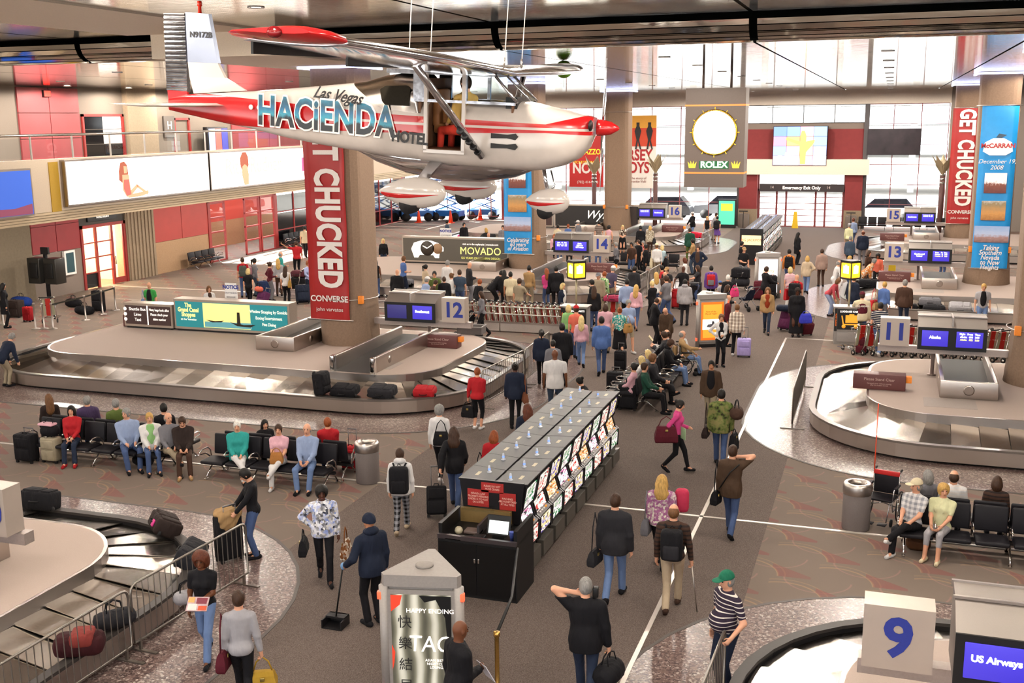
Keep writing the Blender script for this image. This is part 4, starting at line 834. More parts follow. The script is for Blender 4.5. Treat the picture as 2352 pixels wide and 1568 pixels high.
def cart_rail(x0, x1, y, lab):
    t = thing('cart_corral_rail', lab, 'railing', (x0, y, 0)); L = x1 - x0; G = M('#a8a29c', .35, .8)
    for z in (.95, .68): MB().tube([(0, 0, z), (L, 0, z)], .025, 8).build('rail', G, t)
    MB().box(0, -.02, .05, L, .02, .36).build('kick_panel', M('#b5aca6', .45, .3), t); MB().box(0, -.05, .36, L, .05, .4).build('track', STEEL, t)
    n = max(2, int(L / 2.4)); pm = MB().tube([(0, 0, 0), (0, 0, .97)], .03, 8).mesh('post')
    for k in range(n + 1): link('post', pm, G, t, (L*k/n, 0, 0))
    return t
cart_rail(-18.2, -10.75, 37.35, 'long metal corral rail in front of the nested luggage carts behind carousel 12')
YEL = EM('#ffc81e', 2.2); YELL = EM('#fff0a0', 3.0)
def dispenser(x, y, lab, lab2, rz=0):
    t = thing('cart_dispenser', lab, 'cart dispenser', (x, y, 0), rz); 
    MB().box(-.45, -.22, .0, .45, .3, 1.28).build('housing', M('#8f8a86', .45, .4), t); MB().box(-.36, -.24, .52, .44, -.22, 1.22).build('sign_face', BLACK, t); MB().box(-.5, -.26, 1.26, .5, .34, 1.30).build('top', STEEL, t)
    MB().box(-.46, -.245, .46, -.37, -.22, 1.24).build('side_strip', BLACK, t); text('smarte carte', .085, EM('#e0661e', .9), t, (-.415, -.248, .85), (PI/2, -PI/2, 0)); text('LUGGAGE CARTS', .085, LW, t, (.05, -.245, 1.14), off=.003)
    OR = EM('#e89a2a', .8); MB().box(-.1, -.25, .76, .3, -.242, 1.02).box(.02, -.25, 1.02, .18, -.242, 1.06).box(-.16, -.25, .68, .34, -.242, .72).build('cart_symbol', OR, t); MB().prism([(-.2, 1.0), (-.24, 1.0), (-.18, .68), (-.14, .68)], -.25, -.242, 'y').build('cart_symbol', OR, t)
    for x_ in (-.15, .25): MB().lathe([(0, 0), (.065, 0), (.065, .008)], 14).build('cart_symbol', OR, t, (x_, -.242, .63)).rotation_euler = (PI/2, 0, 0)
    MB().box(-.35, -.235, .1, .4, -.22, .42).build('drawer', M('#a29c98', .4, .5), t)
    l = thing('lantern_sign', lab2, 'lantern', (x, y+.1, 1.3), rz); MB().tube([(0, 0, 0), (0, 0, .95)], .035, 8).build('pole', M('#b5a888', .4, .4), l)
    q = Matrix.Rotation(PI/4, 4, 'Z')
    MB().box(-.24, -.24, 1.48, .24, .24, 1.56, q).box(-.24, -.24, .92, .24, .24, .97, q).build('frame', DARK, l); pp = MB()
    for sx in (-1, 1):
        for sy in (-1, 1): pp.box(sx*.23-.015, sy*.23-.015, .95, sx*.23+.015, sy*.23+.015, 1.5, q)
    pp.build('corner_bar', DARK, l)
    for a in range(4): MB().box(-.2, -.225, .99, .2, -.215, 1.46, q @ Matrix.Rotation(a*PI/2, 4, 'Z')).build('lit_panel', YEL, l); MB().box(-.12, -.232, 1.12, .12, -.226, 1.38, q @ Matrix.Rotation(a*PI/2, 4, 'Z')).box(-.04, -.232, 1.38, .04, -.226, 1.42, q @ Matrix.Rotation(a*PI/2, 4, 'Z')).build('suitcase_symbol', YELL, l)
    return t
dispenser(*(-10.08, 36.35), 'black luggage cart dispenser with orange suitcase symbol at the end of the cart row', 'yellow glowing four-sided lantern above the left cart dispenser'); dispenser(*(-1.06, 38.67), 'luggage cart dispenser with orange suitcase symbol near sign 11', 'yellow glowing four-sided lantern above the dispenser near sign 11', .1)
# ---------------------------------------------------------------- stanchions and belts
def stanchion(x, y, lab, gold=False): t = thing('stanchion', lab, 'stanchion', (x, y, 0), 0, 'belt stanchions'); m = M('#c9a25a', .25, .9) if gold else STEEL; MB().lathe([(0, 0), (.17, 0), (.17, .012), (.05, .045), (.032, .06), (.032, .93), (.045, .94), (.045, 1.0), (0, 1.0)], 16).build('post', m, t); return t
SP = [(-22.94, 36.48), (-21.68, 38.31), (-20.38, 39.18), (-24.06, 36.85)] ; 
qs = [(-30.57, 33.13), (-30.24, 33.22), (-29.91, 33.31), (-29.96, 35.21), (-30.17, 36.48), (-30.34, 37.51), (-32.48, 33.53)]
for i, p in enumerate(qs): stanchion(p[0], p[1], 'thin belt stanchion by the bags under the mezzanine')
def belt(a, b, lab): t = tag(MB().box(0, -.004, .90, math.hypot(b[0]-a[0], b[1]-a[1]), .004, .96).build('stanchion_belt', M('#2b2a20', .7), None, (a[0], a[1], 0), math.atan2(b[1]-a[1], b[0]-a[0])), lab, 'belt'); return t
belt(qs[2], qs[3], 'dark retractable belt stretched between the left stanchions'); belt(qs[3], qs[4], 'dark retractable belt on the middle pair of left stanchions'); belt(qs[4], qs[5], 'dark retractable belt on the far pair of left stanchions')
s1 = stanchion(-4.62, 12.75, 'brass coloured stanchion beside the front kiosk', True); tag(MB().tube([(-4.62, 12.75, .97), (-4.9, 14.2, .82), (-5.3, 15.66, .96)], .022, 6).build('black_rope', BLACK), 'black rope from the brass stanchion to the cashier cabinet', 'rope')
# payphone tower on the left
t = thing('phone_kiosk', 'dark payphone tower with silver hoods by the red wall panels', 'phone kiosk', (-34.04, 37.86)[:2] + (0,)); MB().tube([(0, 0, 0), (0, 0, 2.2)], .09, 10).build('post', DARK, t); MB().lathe([(0, 0), (.3, 0), (.3, .03)], 16).build('base', DARK, t)
for s in (-1, 1): MB().rbox(.12 if s > 0 else -.75, -.3, .95, .75 if s > 0 else -.12, .3, 2.05, .03).build('hood', M('#3a3835', .3, .6), t); MB().rbox(.2 if s > 0 else -.6, -.36, 1.2, .6 if s > 0 else -.2, -.3, 1.85, .02).build('telephone', BLACK, t)
MB().box(-.2, -.05, 2.2, .2, .05, 2.5).build('sign', DARK, t)
vb = thing('wall_cabinet', 'white framed display case on the red wall panel', 'display case', (-35.37, 40.75, 1.39)); MB().box(0, -.35, -.5, .12, .35, .6).build('frame', WHITE, vb); MB().box(.12, -.25, -.4, .13, .25, .5).build('picture', M('#2a4a52', .4), vb)
# ---------------------------------------------------------------- hanging clock tower
t = thing('hanging_clock', 'tall taupe clock box hung from the ceiling with round glowing dial', 'clock', (-5.22, 35, 0)); TP = M('#6f6159', .5)
MB().box(-.93, 0, 5.5, .93, .8, 8.55).build('casing', TP, t)
for x in (-.45, .42): MB().tube([(x, .4, 8.55), (x, .4, 9.3)], .04, 8).build('hanger', M('#6a5e58', .4, .5), t)
for z in (8.03, 5.95): MB().box(-.94, -.01, z-.025, .94, .81, z+.025).build('neon_band', EM('#e8823a', 1.1), t)
MB().lathe([(0, 0), (.64, 0), (.66, .02)], 40).build('dial', EM('#fffaf0', 4), t, (0, -.005, 7.2)).rotation_euler = (PI/2, 0, 0)
GOLD = M('#c9a030', .2, 1); MB().lathe([(.655, 0), (.655, .05), (.70, .05), (.71, 0)], 40, cap=False).build('bezel', GOLD, t, (0, -.0, 7.2)).rotation_euler = (PI/2, 0, 0)
for k in range(12): a = k*PI/6; MB().box(-.012, -.03, .70, .012, -.005, .77).build('hour_mark', GOLD, t, (0, 0, 7.2)).rotation_euler = (0, a, 0)
text('ROLEX', .27, EM('#d8f0d8', 1.6), t, (0, -.012, 6.2), off=.01); MB().box(-.46, -.008, 6.08, .46, -.001, 6.32).build('lettering_ground', M('#1f6a3a', .5), t)
for s in (-1, 1):
    x = s*.68; MB().prism([(x-.1, 6.1), (x+.1, 6.1), (x+.14, 6.3), (x+.06, 6.2), (x+.05, 6.33), (x, 6.2), (x-.05, 6.33), (x-.06, 6.2), (x-.14, 6.3)], -.02, -.001, 'y').build('crown', EM('#e8c83a', .9), t)
# video wall
t = thing('video_wall', 'four by four video wall glowing blue and pink above the entrance', 'screen', (-5.9, BY-.95, 4.3)); MB().box(-1.8, 0, 0, 1.8, .75, 2.66).build('cabinet', BLACK, t); k = 0
VC = [['#6a8af0', '#7a9af8', '#f0a8c8', '#88a8f8'], ['#e88ab0', '#f09a70', '#ffd0a0', '#88a4f4'], ['#8a9cf4', '#e8a0d0', '#f8b0a0', '#98a0f0'], ['#c0b0f8', '#f0e0ff', '#f09ab8', '#f4ecff']]
sm = MB().box(0, -.012, 0, .87, 0, .635).mesh('screen_tile')
for i in range(4):
    for j in range(4): link('screen_tile', sm, EM(VC[3-j][i], 1.7), t, (-1.77 + .89*i, 0, .03 + .655*j))
OFG = EM('#ff9a5a', 1.9); MB().prism([(.05, .1), (.4, .1), (.42, .9), (.95, 1.55), (1.0, 1.75), (.4, 1.62), (.42, 2.0), (.3, 2.35), (.1, 2.35), (.0, 2.0), (.02, 1.62), (-.9, 1.9), (-.95, 1.75), (-.02, 1.4), (.0, .9)], -.016, -.013, 'y').build('picture', OFG, t)
for x, h in ((-1.3, .7), (-.8, .9), (1.25, 1.3)): MB().prism([(x-.3, .04), (x+.3, .04), (x+.2, h*.6), (x+.14, h), (x-.14, h), (x-.2, h*.6)], -.02, -.017, 'y').build('picture', EM('#fff4ff', 1.9), t)
# window posters
t = tag(MB().box(-22.5, 79.38, 2.65, -19.9, 79.44, 6.4).build('red_poster', M('#b3201f', .5)), 'red ticket poster with white and yellow letters hung before the end windows', 'poster')
text('PALAZZO', .55, EM('#f0d02a', .5), t, (-21.1, 79.37, 5.2), off=.01, sx=.8); text('NOW', 1.1, BW, t, (-21.1, 79.37, 4.0), off=.03, sx=.8); text('TICKETS ON SALE', .28, EM('#f0d02a', .5), t, (-21.1, 79.36, 4.45)); text('(702) 414-9000', .26, BW, t, (-21.1, 79.37, 3.0))
t = tag(MB().box(-19.3, 79.38, 2.6, -16.0, 79.44, 7.8).build('white_poster', M('#e4dcd4', .6)), 'tall white and red musical poster with three singers hung before the end windows', 'poster'); MB().box(-19.3, 79.36, 5.6, -16.0, 79.38, 7.8).build('picture', M('#c8452a', .6), t); MB().box(-19.3, 79.345, 6.9, -16.0, 79.36, 7.8).build('picture', M('#d89a3a', .6), t)
for x in (-18.3, -17.35, -16.5): MB().prism([(x-.2, 5.4), (x-.09, 6.05), (x-.24, 6.7), (x-.1, 7.05), (x-.11, 7.3), (x+.11, 7.3), (x+.1, 7.05), (x+.24, 6.7), (x+.09, 6.05), (x+.26, 5.4), (x+.16, 5.4), (x, 6.0), (x-.08, 5.4)], 79.325, 79.345, 'y').build('picture', DARK, t)
text('JERSEY\nBOYS', 1.1, RED, t, (-17.5, 79.36, 4.5), off=.03, sx=.75, lsp=.82); text('The story of\nFrankie Valli', .24, M('#8a4a44', .6), t, (-17.3, 79.36, 3.2))
tag(MB().box(-1.5, 79.2, 5.0, 1.9, 79.4, 6.75).build('dark_billboard', M('#2a2024', .25, .3, .8, 1.5)), 'dark glossy billboard behind the end windows right of the red portal', 'billboard')
t = thing('advert_stand', 'green and blue lit advert stand beside the entrance pier', 'advertising kiosk', (-10.6, 77.8, 0)); MB().box(-.62, -.15, 0, .62, .15, 2.0).build('casing', DARK, t); MB().box(-.55, -.165, .25, .55, -.15, 1.9).build('face', EM('#4fc0a0', 1.0), t); MB().box(-.4, -.172, 1.2, .4, -.166, 1.7).build('picture', EM('#d8d03a', 1), t)
for x in (-9.5, -2.3): t = thing('litter_bin', 'square grey litter bin with dark post beside the %s entrance pier' % ('left' if x < -5 else 'right'), 'trash can', (x, 78.4, 0)); MB().rbox(-.35, -.3, 0, .35, .3, .95, .03).build('body', M('#6a5e56', .6), t); MB().box(-.02, -.34, 0, .02, -.3, 1.15).box(-.3, -.36, 1.13, .3, -.3, 1.2).build('ash_post', DARK, t)
t = thing('wet_floor_cone', 'yellow wet floor sign standing before the glass entrance doors', 'floor sign', (-6.0, 78.6, 0)); MB().prism([(-.22, 0), (.22, 0), (.1, 1.15), (-.1, 1.15)], -.12, .12, 'y').build('panel', M('#d8b01e', .5), t)
t = thing('wet_floor_cone', 'tall yellow floor sign standing behind sign 13', 'floor sign', (.35, 50.6, .0)); MB().prism([(-.18, 0), (.18, 0), (.12, 2.1), (-.12, 2.1)], -.1, .1, 'y').build('panel', M('#c8aa1e', .5), t)
# leaf-topped lamp posts
def leaf_post(x, y, h, lab):
    t = thing('leaf_lamp_post', lab, 'lamp post', (x, y, 0), 0, 'leaf topped lamp posts'); MB().tube([(0, 0, 0), (0, 0, h*.72)], .16, 10).build('column', M('#5a3c3a', .5), t)
    for k in range(3): MB().lathe([(.18, 0), (.18, .12)], 12).build('collar', CHROME, t, (0, 0, h*.62 + .25*k))
    for k in range(5):
        a = k*2*PI/5 + .3; d = Vector((math.cos(a), math.sin(a), 0)); z0 = h*.72
        P = [Vector((0, 0, z0)) + d*.05, Vector((0, 0, z0+.6)) + d*.3, Vector((0, 0, z0+1.3)) + d*.75]; s = Vector((-d.y, d.x, 0)); V = [P[0], P[1]-s*.32, P[1]+d*.06, P[1]+s*.32, P[2]]; V += [v + Vector((0, 0, .02)) + d*.02 for v in V]
        MB().add([tuple(v) for v in V], [(0, 1, 2), (0, 2, 3), (1, 4, 2), (2, 4, 3), (5, 7, 6), (5, 8, 7), (6, 7, 9), (7, 8, 9), (0, 5, 6, 1), (1, 6, 9, 4), (4, 9, 8, 3), (3, 8, 5, 0)]).build('leaf', M('#c0b090', .3, .7), t)
leaf_post(*(-19.46, 75, 3.81)[:2], 5.2, 'lamp post with silver metal leaves before the red window poster'); leaf_post(*(-15.13, 75, 3.84)[:2], 5.4, 'lamp post with golden metal leaves before the white window poster'); leaf_post(*(3.24, 76, 3.9)[:2], 5.3, 'lamp post with metal leaves beside the far right column')
t = tag(MB().ball(0, 0, 0, .26, .26, .25, 16, 10).tube([(0, 0, -.25), (0, .02, -.5)], .006, 4).build('green_balloon', M('#5a8a1e', .25, .3, .3, 6), None, (-8.95, 31.0, 9.05)), 'green balloon resting against the mirror ceiling', 'balloon')
# beyond: lifts, cones, cars
LB = M('#1f5ea8', .45)
def lift(x, y, h, lab, rz=0):
    t = thing('scissor_lift', lab, 'scissor lift', (x, y, 0), rz, 'blue access lifts'); MB().rbox(-1.2, -.5, .35, 1.2, .5, .8, .04).build('chassis', LB, t); wm = MB().tube([(0, -.1, 0), (0, .1, 0)], .33, 14).mesh('wheel')
    for sx in (-.85, .85):
        for sy in (-.5, .5): link('wheel', wm, RUBBER, t, (sx, sy, .33))
    n = max(2, int((h-1.2)/.5)); sc = MB()
    for k in range(n):
        z = .8 + (h-1.2)*k/n; z1 = .8 + (h-1.2)*(k+1)/n
        for yy in (-.4, .4): sc.tube([(-.9, yy, z), (.9, yy, z1)], .05, 4).tube([(.9, yy, z), (-.9, yy, z1)], .05, 4)
    sc.build('scissor_arm', LB, t); MB().box(-1.25, -.5, h-.4, 1.25, .5, h-.3).build('platform', M('#8a8f94', .5), t); g = MB()
    for z in (h+.1, h+.65):
        g.tube([(-1.2, -.48, z), (1.2, -.48, z), (1.2, .48, z), (-1.2, .48, z)], .03, 5, True)
    for x_ in (-1.2, -.4, .4, 1.2):
        for yy in (-.48, .48): g.tube([(x_, yy, h-.3), (x_, yy, h+.65)], .03, 5)
    g.build('guard_rail', LB, t); return t
lift(*(-34.29, 78.11), 2.5, 'left blue scissor lift parked by the dark gate', .3); lift(*(-32.1, 78.96), 3.0, 'middle blue scissor lift with raised guard rail', -.1); lift(*(-29.83, 80.59), 3.6, 'right tallest blue scissor lift beside the red post', .1)
def cone(x, y, lab): t = thing('traffic_cone', lab, 'traffic cone', (x, y, 0), 0, 'orange traffic cones'); OC = M('#e0401e', .55); MB().box(-.24, -.24, 0, .24, .24, .05).build('base', OC, t); MB().lathe([(.19, .05), (.05, .95), (.0, .96)], 14).build('body', OC, t); MB().lathe([(.135, .38), (.093, .60)], 14, cap=False).build('band', WHITE, t)
cone(*(-33.64, 76.78), 'left orange traffic cone before the blue lifts'); cone(*(-31.12, 76.98), 'middle orange traffic cone before the blue lifts'); cone(*(-29.8, 79.83), 'right orange traffic cone before the blue lifts')
tag(MB().box(-.2, -.2, 0, .2, .2, 6.0).build('red_post', M('#8a3030', .5), None, (-27.91, 80.24)[:2] + (0,)), 'red painted steel post beside the tallest blue lift', 'post')
def car(x, y, col, lab):
    t = thing('parked_car', lab, 'car', (x, y, -.05), 0, 'cars outside the windows'); m = M(col, .25, .3)
    MB().loft([[(xx, s*.9 if abs(s) == 1 else 0, z) for s, z in ((-1, .4), (1, .4), (1, h1), (-1, h1))] for xx, h1 in ((-2.4, .8), (-2.3, 1.0), (-1.0, 1.1), (1.8, 1.12), (2.3, 1.05), (2.4, .7))], True, False).build('body', m, t)
    MB().loft([[(xx, s*w_, z) for s, z in ((-1, 1.08), (1, 1.08), (1, h1), (-1, h1))] for xx, h1, w_ in ((-1.3, 1.1, .85), (-.6, 1.75, .75), (1.6, 1.78, .75), (2.2, 1.12, .85))], True, False).build('cabin', M('#20222a', .1), t)
    wm = MB().tube([(0, -.11, 0), (0, .11, 0)], .36, 14).mesh('wheel')
    for sx in (-1.5, 1.5):
        for sy in (-.85, .85): link('wheel', wm, RUBBER, t, (sx, sy, .36))
car(-16.5, 84, '#4a4c52', 'dark grey car outside behind the red window poster'); car(-11.8, 86, '#8a8e96', 'silver grey car outside left of the entrance'); car(-.3, 85, '#e4e4e6', 'white car outside behind sign 15')
# ---------------------------------------------------------------- suspended light aeroplane
PM = Matrix(((.9982, -.0244, .0557, -3.38), (.026, .9993, -.0266, 15.539), (-.055, .028, .9981, 7.523), (0, 0, 0, 1)))
pln = thing('airplane', 'small white and red high-wing aeroplane hung on wires from the ceiling', 'airplane'); pln.matrix_world = PM
POL = brushed('polished_aluminium', '#d9d9de', .06, .2, (6, 6, 6)); PWHITE = M('#c0b6ae', .18, 0, .04, 4, .6); PRED = M('#b01a1c', .2, 0, .06, 5, .6)
def pw(x, pts):
    o = x * 0 + pts[0][1]; ps = 0
    for (xa, ya), (xb, yb) in zip(pts[:-1], pts[1:]):
        k = (yb - ya) / (xb - xa); o = o + (x - xa).op('MAXIMUM', 0) * (k - ps); ps = k
    return o
def livery():
    m, nt, b = base('livery_paint', .2, 0, .6); x, y, z = xyz(nt, tcoord(nt))
    zu = pw(x, [(-7.8, .27), (-5.8, .17), (-3.7, .07), (-1.25, .03), (-.6, .2)]); zl = pw(x, [(-7.8, -.12), (-6.4, -.24), (-5.6, -.24), (-3.7, -.20), (-1.25, -.09), (-.6, -.11)]); mid = pw(x, [(-5.2, -.02), (-3.7, -.05), (-.6, -.035)])
    red = z.lt(zu) * z.gt(zl); w = (z - mid).ab().lt(.018) * x.gt(-4.6)
    bare = x.lt(-3.12) * z.gt(pw(x, [(-4.5, .55), (-4.35, .5), (-3.75, .14), (-3.1, .10)])); nt.links.new(bare.o, b.inputs['Metallic'])
    n = noise(nt, 5, 2); nt.links.new(mix(nt, red * (w * -1 + 1), mix(nt, X(nt, n.outputs[0]), c('#b4aaa2'), c('#c6bcb4')), c('#b01a1c')), b.inputs['Base Color']); return m
LIV = livery()
SEC = [(-.64, .14, -.11, .17), (-.72, .16, -.3, .26), (-.85, .17, -.45, .34), (-1.05, .22, -.56, .42), (-1.3, .26, -.63, .48), (-1.5, .30, -.655, .51), (-1.68, .33, -.66, .53), (-1.9, .31, -.66, .54), (-2.2, .30, -.66, .54), (-2.45, .30, -.66, .54), (-2.6, .30, -.655, .54), (-2.75, .30, -.65, .54), (-2.9, .30, -.64, .54), (-3.03, .30, -.63, .54), (-3.15, .30, -.625, .54),
       (-3.2, .66, -.62, .53), (-3.5, .67, -.6, .51), (-3.8, .62, -.575, .47), (-4.1, .53, -.545, .43), (-4.36, .49, -.52, .40), (-4.95, .42, -.46, .335), (-5.5, .36, -.39, .27), (-6.1, .30, -.29, .20), (-6.7, .25, -.21, .14), (-7.35, .2, -.11, .08), (-7.66, .14, -.06, .04)]
NS = 48
def sect(x, zt, zb, w, e=.62):
    zc = (zt + zb) / 2; h = (zt - zb) / 2; P = []
    for k in range(NS):
        a = 2*PI*k/NS; ca, sa = math.cos(a), math.sin(a)
        P.append((x, w * math.copysign(abs(ca) ** e, ca), zc + h * math.copysign(abs(sa) ** e, sa)))
    return P
q = MB(); q.loft([sect(*s) for s in SEC]); keep = []
for f in q.f:
    cx, cy_, cz = [sum(q.v[i][k] for i in f) / len(f) for k in range(3)]
    if -3.04 < cx < -2.44 and cy_ < -.3 and cz > -.42 and len(f) == 4: continue
    if -3.18 < cx < -1.7 and cz > .27 and len(f) == 4: continue
    keep.append(f)
q.f = keep; q.sm = [True] * len(keep)
fus = q.build('fuselage', LIV, pln)
dfm = MB().box(-3.05, -.56, -.42, -3.0, -.50, .68).box(-2.47, -.56, -.42, -2.42, -.50, .68).box(-3.05, -.56, -.45, -2.42, -.50, -.40).build('door_frame', PWHITE, fus)
MB().box(-3.1, -.5, -.42, -1.8, .5, -.39).box(-3.16, -.5, -.42, -3.12, .5, .6).box(-1.75, -.48, -.4, -1.72, .48, .3).build('cabin_lining', M('#6a4a34', .7), fus)
MB().box(-3.12, .49, -.4, -2.4, .515, .3).build('cabin_wall', M('#3a3228', .7), fus)
st = MB().rbox(-3.1, -.05, -.2, -2.6, .42, -.05, .04).rbox(-3.12, -.05, -.1, -3.0, .42, .45, .04).build('seat', M('#8a5a34', .6), fus)
MB().box(-1.85, -.44, .22, -1.68, .44, .38).build('instrument_panel', BLACK, fus)
# cabin frame and glazing
cb = MB().box(-3.66, -.5, .655, -2.0, .5, .72)
for s in (-1, 1):
    cb.tube([(-1.66, s*.5, .31), (-2.04, s*.44, .69)], .022, 6).box(-2.45, s*.53-.02, .28, -2.40, s*.53+.02, .68).box(-3.22, s*.52-.03, .28, -3.02, s*.52+.02, .68).box(-3.2, s*.53-.02, .27, -1.68, s*.53+.02, .31)
cb.tube([(-1.62, 0, .33), (-2.02, 0, .70)], .014, 6).build('cabin_frame', POL, pln)
CG = glass('cockpit_glass', (.9, .93, .93, 1))
MB().add([(-1.64, -.5, .32), (-1.62, 0, .335), (-1.64, .5, .32), (-2.03, .44, .69), (-2.02, 0, .705), (-2.03, -.44, .69)], [(0, 1, 4, 5), (1, 2, 3, 4)], True).build('windshield', CG, pln)
for s in (-1, 1): MB().prism([(-1.72, .31), (-2.4, .31), (-2.4, .67), (-2.06, .67)], s*.525-.004, s*.525+.004, 'y').build('side_window', CG, pln)
MB().prism([(-2.46, .31), (-3.02, .31), (-3.02, .66), (-2.46, .66)], .521, .529, 'y').build('side_window', CG, pln)
for s in (-1, 1):
    r = MB().prism([(-3.28, .20), (-3.27, .46), (-3.33, .49), (-3.66, .47), (-3.74, .42), (-3.72, .26), (-3.66, .2)], s*.535-.012, s*.535+.012, 'y').build('rear_window', M('#2a261f', .06, 0, .2), pln)
# wings
def airfoil(x0, ch, y, z, th):
    P = []
    for t in (0, .02, .08, .2, .35, .55, .78, 1.0): P.append((x0 - t*ch, y, z + th*ch*(2.97*math.sqrt(t) - 1.26*t - 3.516*t*t + 2.843*t**3 - 1.036*t**4)*.55))
    for t in (.78, .55, .35, .2, .08, .02): P.append((x0 - t*ch, y, z - th*ch*(2.97*math.sqrt(t) - 1.26*t - 3.516*t*t + 2.843*t**3 - 1.036*t**4)*.30))
    return P
for s, dz in ((-1, .054), (1, .012)):
    secs = [airfoil(-1.85 - max(0, (yy-2.6))*.11, 1.62 - max(0, (yy-2.6))*.165, s*yy, .70 + dz*yy, .13) for yy in (0.0, .5, 1.2, 2.0, 2.6, 3.4, 4.2, 5.0)]
    if s > 0: secs = [p[::-1] for p in secs]
    wg = MB().loft(secs).build('wing', POL, pln)
    tipz = .70 + dz*5.0
    ts = [airfoil(-2.12 - a, 1.22 - b, s*yy, tipz + .02 + up, th) for yy, a, b, th, up in ((5.0, 0, 0, .14, 0), (5.22, .0, .02, .15, .02), (5.38, .06, .12, .13, .05), (5.46, .2, .35, .08, .07))]
    if s > 0: ts = [p[::-1] for p in ts]
    MB().loft(ts).build('wing_tip', PRED if s < 0 else POL, wg); MB().ball(-2.7, s*5.47, tipz+.08, .09, .05, .06).build('tip_light', M('#5a0c10', .2), wg)
    MB().tube([(-2.16, s*.54, -.46), (-2.45, s*2.4, .66+dz*2.4)], .05, 10).build('strut', POL, wg)
    for k in range(5): t_ = .06 + .07*k; MB().tube([(-2.16-.29*t_, s*(.54+1.86*t_), -.46+1.1*t_), (-2.16-.29*(t_+.012), s*(.54+1.86*(t_+.012)), -.46+1.1*(t_+.012))], .054, 10).build('strut_band', DARK, wg)
    for y0, y1 in ((.7, 2.6), (2.7, 4.9)):
        MB().box(-3.30, min(s*y0, s*y1), .695+dz*y0*.95, -3.27, max(s*y0, s*y1), .71+dz*y1).build('flap_hinge', DARK, wg)
# tail
fin = MB().loft([[(-6.25, -.015, .30), (-6.25, .015, .30), (-7.2, .02, .22), (-7.2, -.02, .22)], [(-6.62, -.035, .48), (-6.62, .035, .48), (-7.25, .045, .48), (-7.25, -.045, .48)], [(-6.74, -.035, .7), (-6.74, .035, .7), (-7.27, .045, .7), (-7.27, -.045, .7)]], True, False).build('fin_fillet', PWHITE, pln)
fn = MB().loft([[(-6.74, -.036, .7), (-6.70, 0, .7), (-6.74, .036, .7), (-7.27, .046, .7), (-7.27, -.046, .7)], [(-6.88, -.03, 1.44), (-6.84, 0, 1.44), (-6.88, .03, 1.44), (-7.29, .036, 1.46), (-7.29, -.036, 1.46)]], True, False).build('fin', brushed('fin_metal', '#8c93a4', .3, .45, (6, 6, 6)), pln)
text('N9172B', .12, DARK, fn, (-7.02, -.045, 1.12), off=.003)
MB().lathe([(.03, 1.44), (.025, 1.55), (.04, 1.56), (.035, 1.63), (0, 1.64)], 12, -7.05, 0).build('beacon', M('#c02a18', .3), pln)
secs = []
for k in range(67):
    z = .24 + k * 1.2 / 66; d = .026 + .014 * (k % 4 in (1, 2)); xt = -7.70 + .0 * z
    secs.append([(-7.30, -d-.01, z), (-7.30, d+.01, z), (xt, d*.35, z), (xt, -d*.35, z)])
MB().loft(secs, True, False).build('rudder', POL, pln); MB().prism([(-7.31, .25), (-7.67, .25), (-7.66, .1), (-7.35, -.02)], -.035, .035, 'y').build('rudder_foot', PRED, pln)
for s in (-1, 1):
    st_ = [[(-6.55, s*.06, .06), (-6.7, s*.06, .09), (-7.7, s*.06, .06), (-6.7, s*.06, .03)], [(-6.95, s*1.62, .075), (-7.05, s*1.62, .095), (-7.62, s*1.62, .075), (-7.05, s*1.62, .055)], [(-7.2, s*1.72, .075), (-7.25, s*1.72, .08), (-7.5, s*1.72, .075), (-7.25, s*1.72, .07)]]
    if s < 0: st_ = [p[::-1] for p in st_]
    MB().loft(st_, True, False).build('stabilizer', PWHITE, pln)
# propeller, spinner, intakes
sp = MB().lathe([(.0, .02), (.03, .0), (.09, -.1), (.115, -.22), (.12, -.3), (.0, -.3)], 20).build('spinner', PRED, pln); sp.rotation_euler = (0, PI/2, 0); sp.location = (-.30, 0, 0)
for s in (-1, 1): MB().loft([[(-.50, -.05, s*.08), (-.53, 0, s*.08), (-.56, .05, s*.08), (-.53, 0, s*.08+.001)], [(-.48, -.07, s*.35), (-.52, 0, s*.35), (-.56, .07, s*.35), (-.53, 0, s*.35)], [(-.5, -.06, s*.7), (-.52, 0, s*.7), (-.54, .06, s*.7), (-.525, 0, s*.7)], [(-.51, -.02, s*.96), (-.52, 0, s*.97), (-.53, .02, s*.96), (-.522, 0, s*.96)]][::s], True, True).build('propeller_blade', POL, pln)
for s in (-1, 1): MB().ball(-.66, s*.2, .03, .03, .09, .08).build('air_intake', BLACK, fus)
for z in (-.16, -.30): MB().prism([(-2.02, z-.035), (-2.02, z+.035), (-1.78, z+.025), (-1.66, z+.045), (-1.62, z), (-1.66, z-.045), (-1.78, z-.025)], -.56, -.53, 'y').build('louvre', BLACK, fus)
for k in range(3): MB().ball(-6.05+.15*k, -.235+.018*k*-1, .06, .04, .012, .04).build('vent_hole', WHITE, fus)
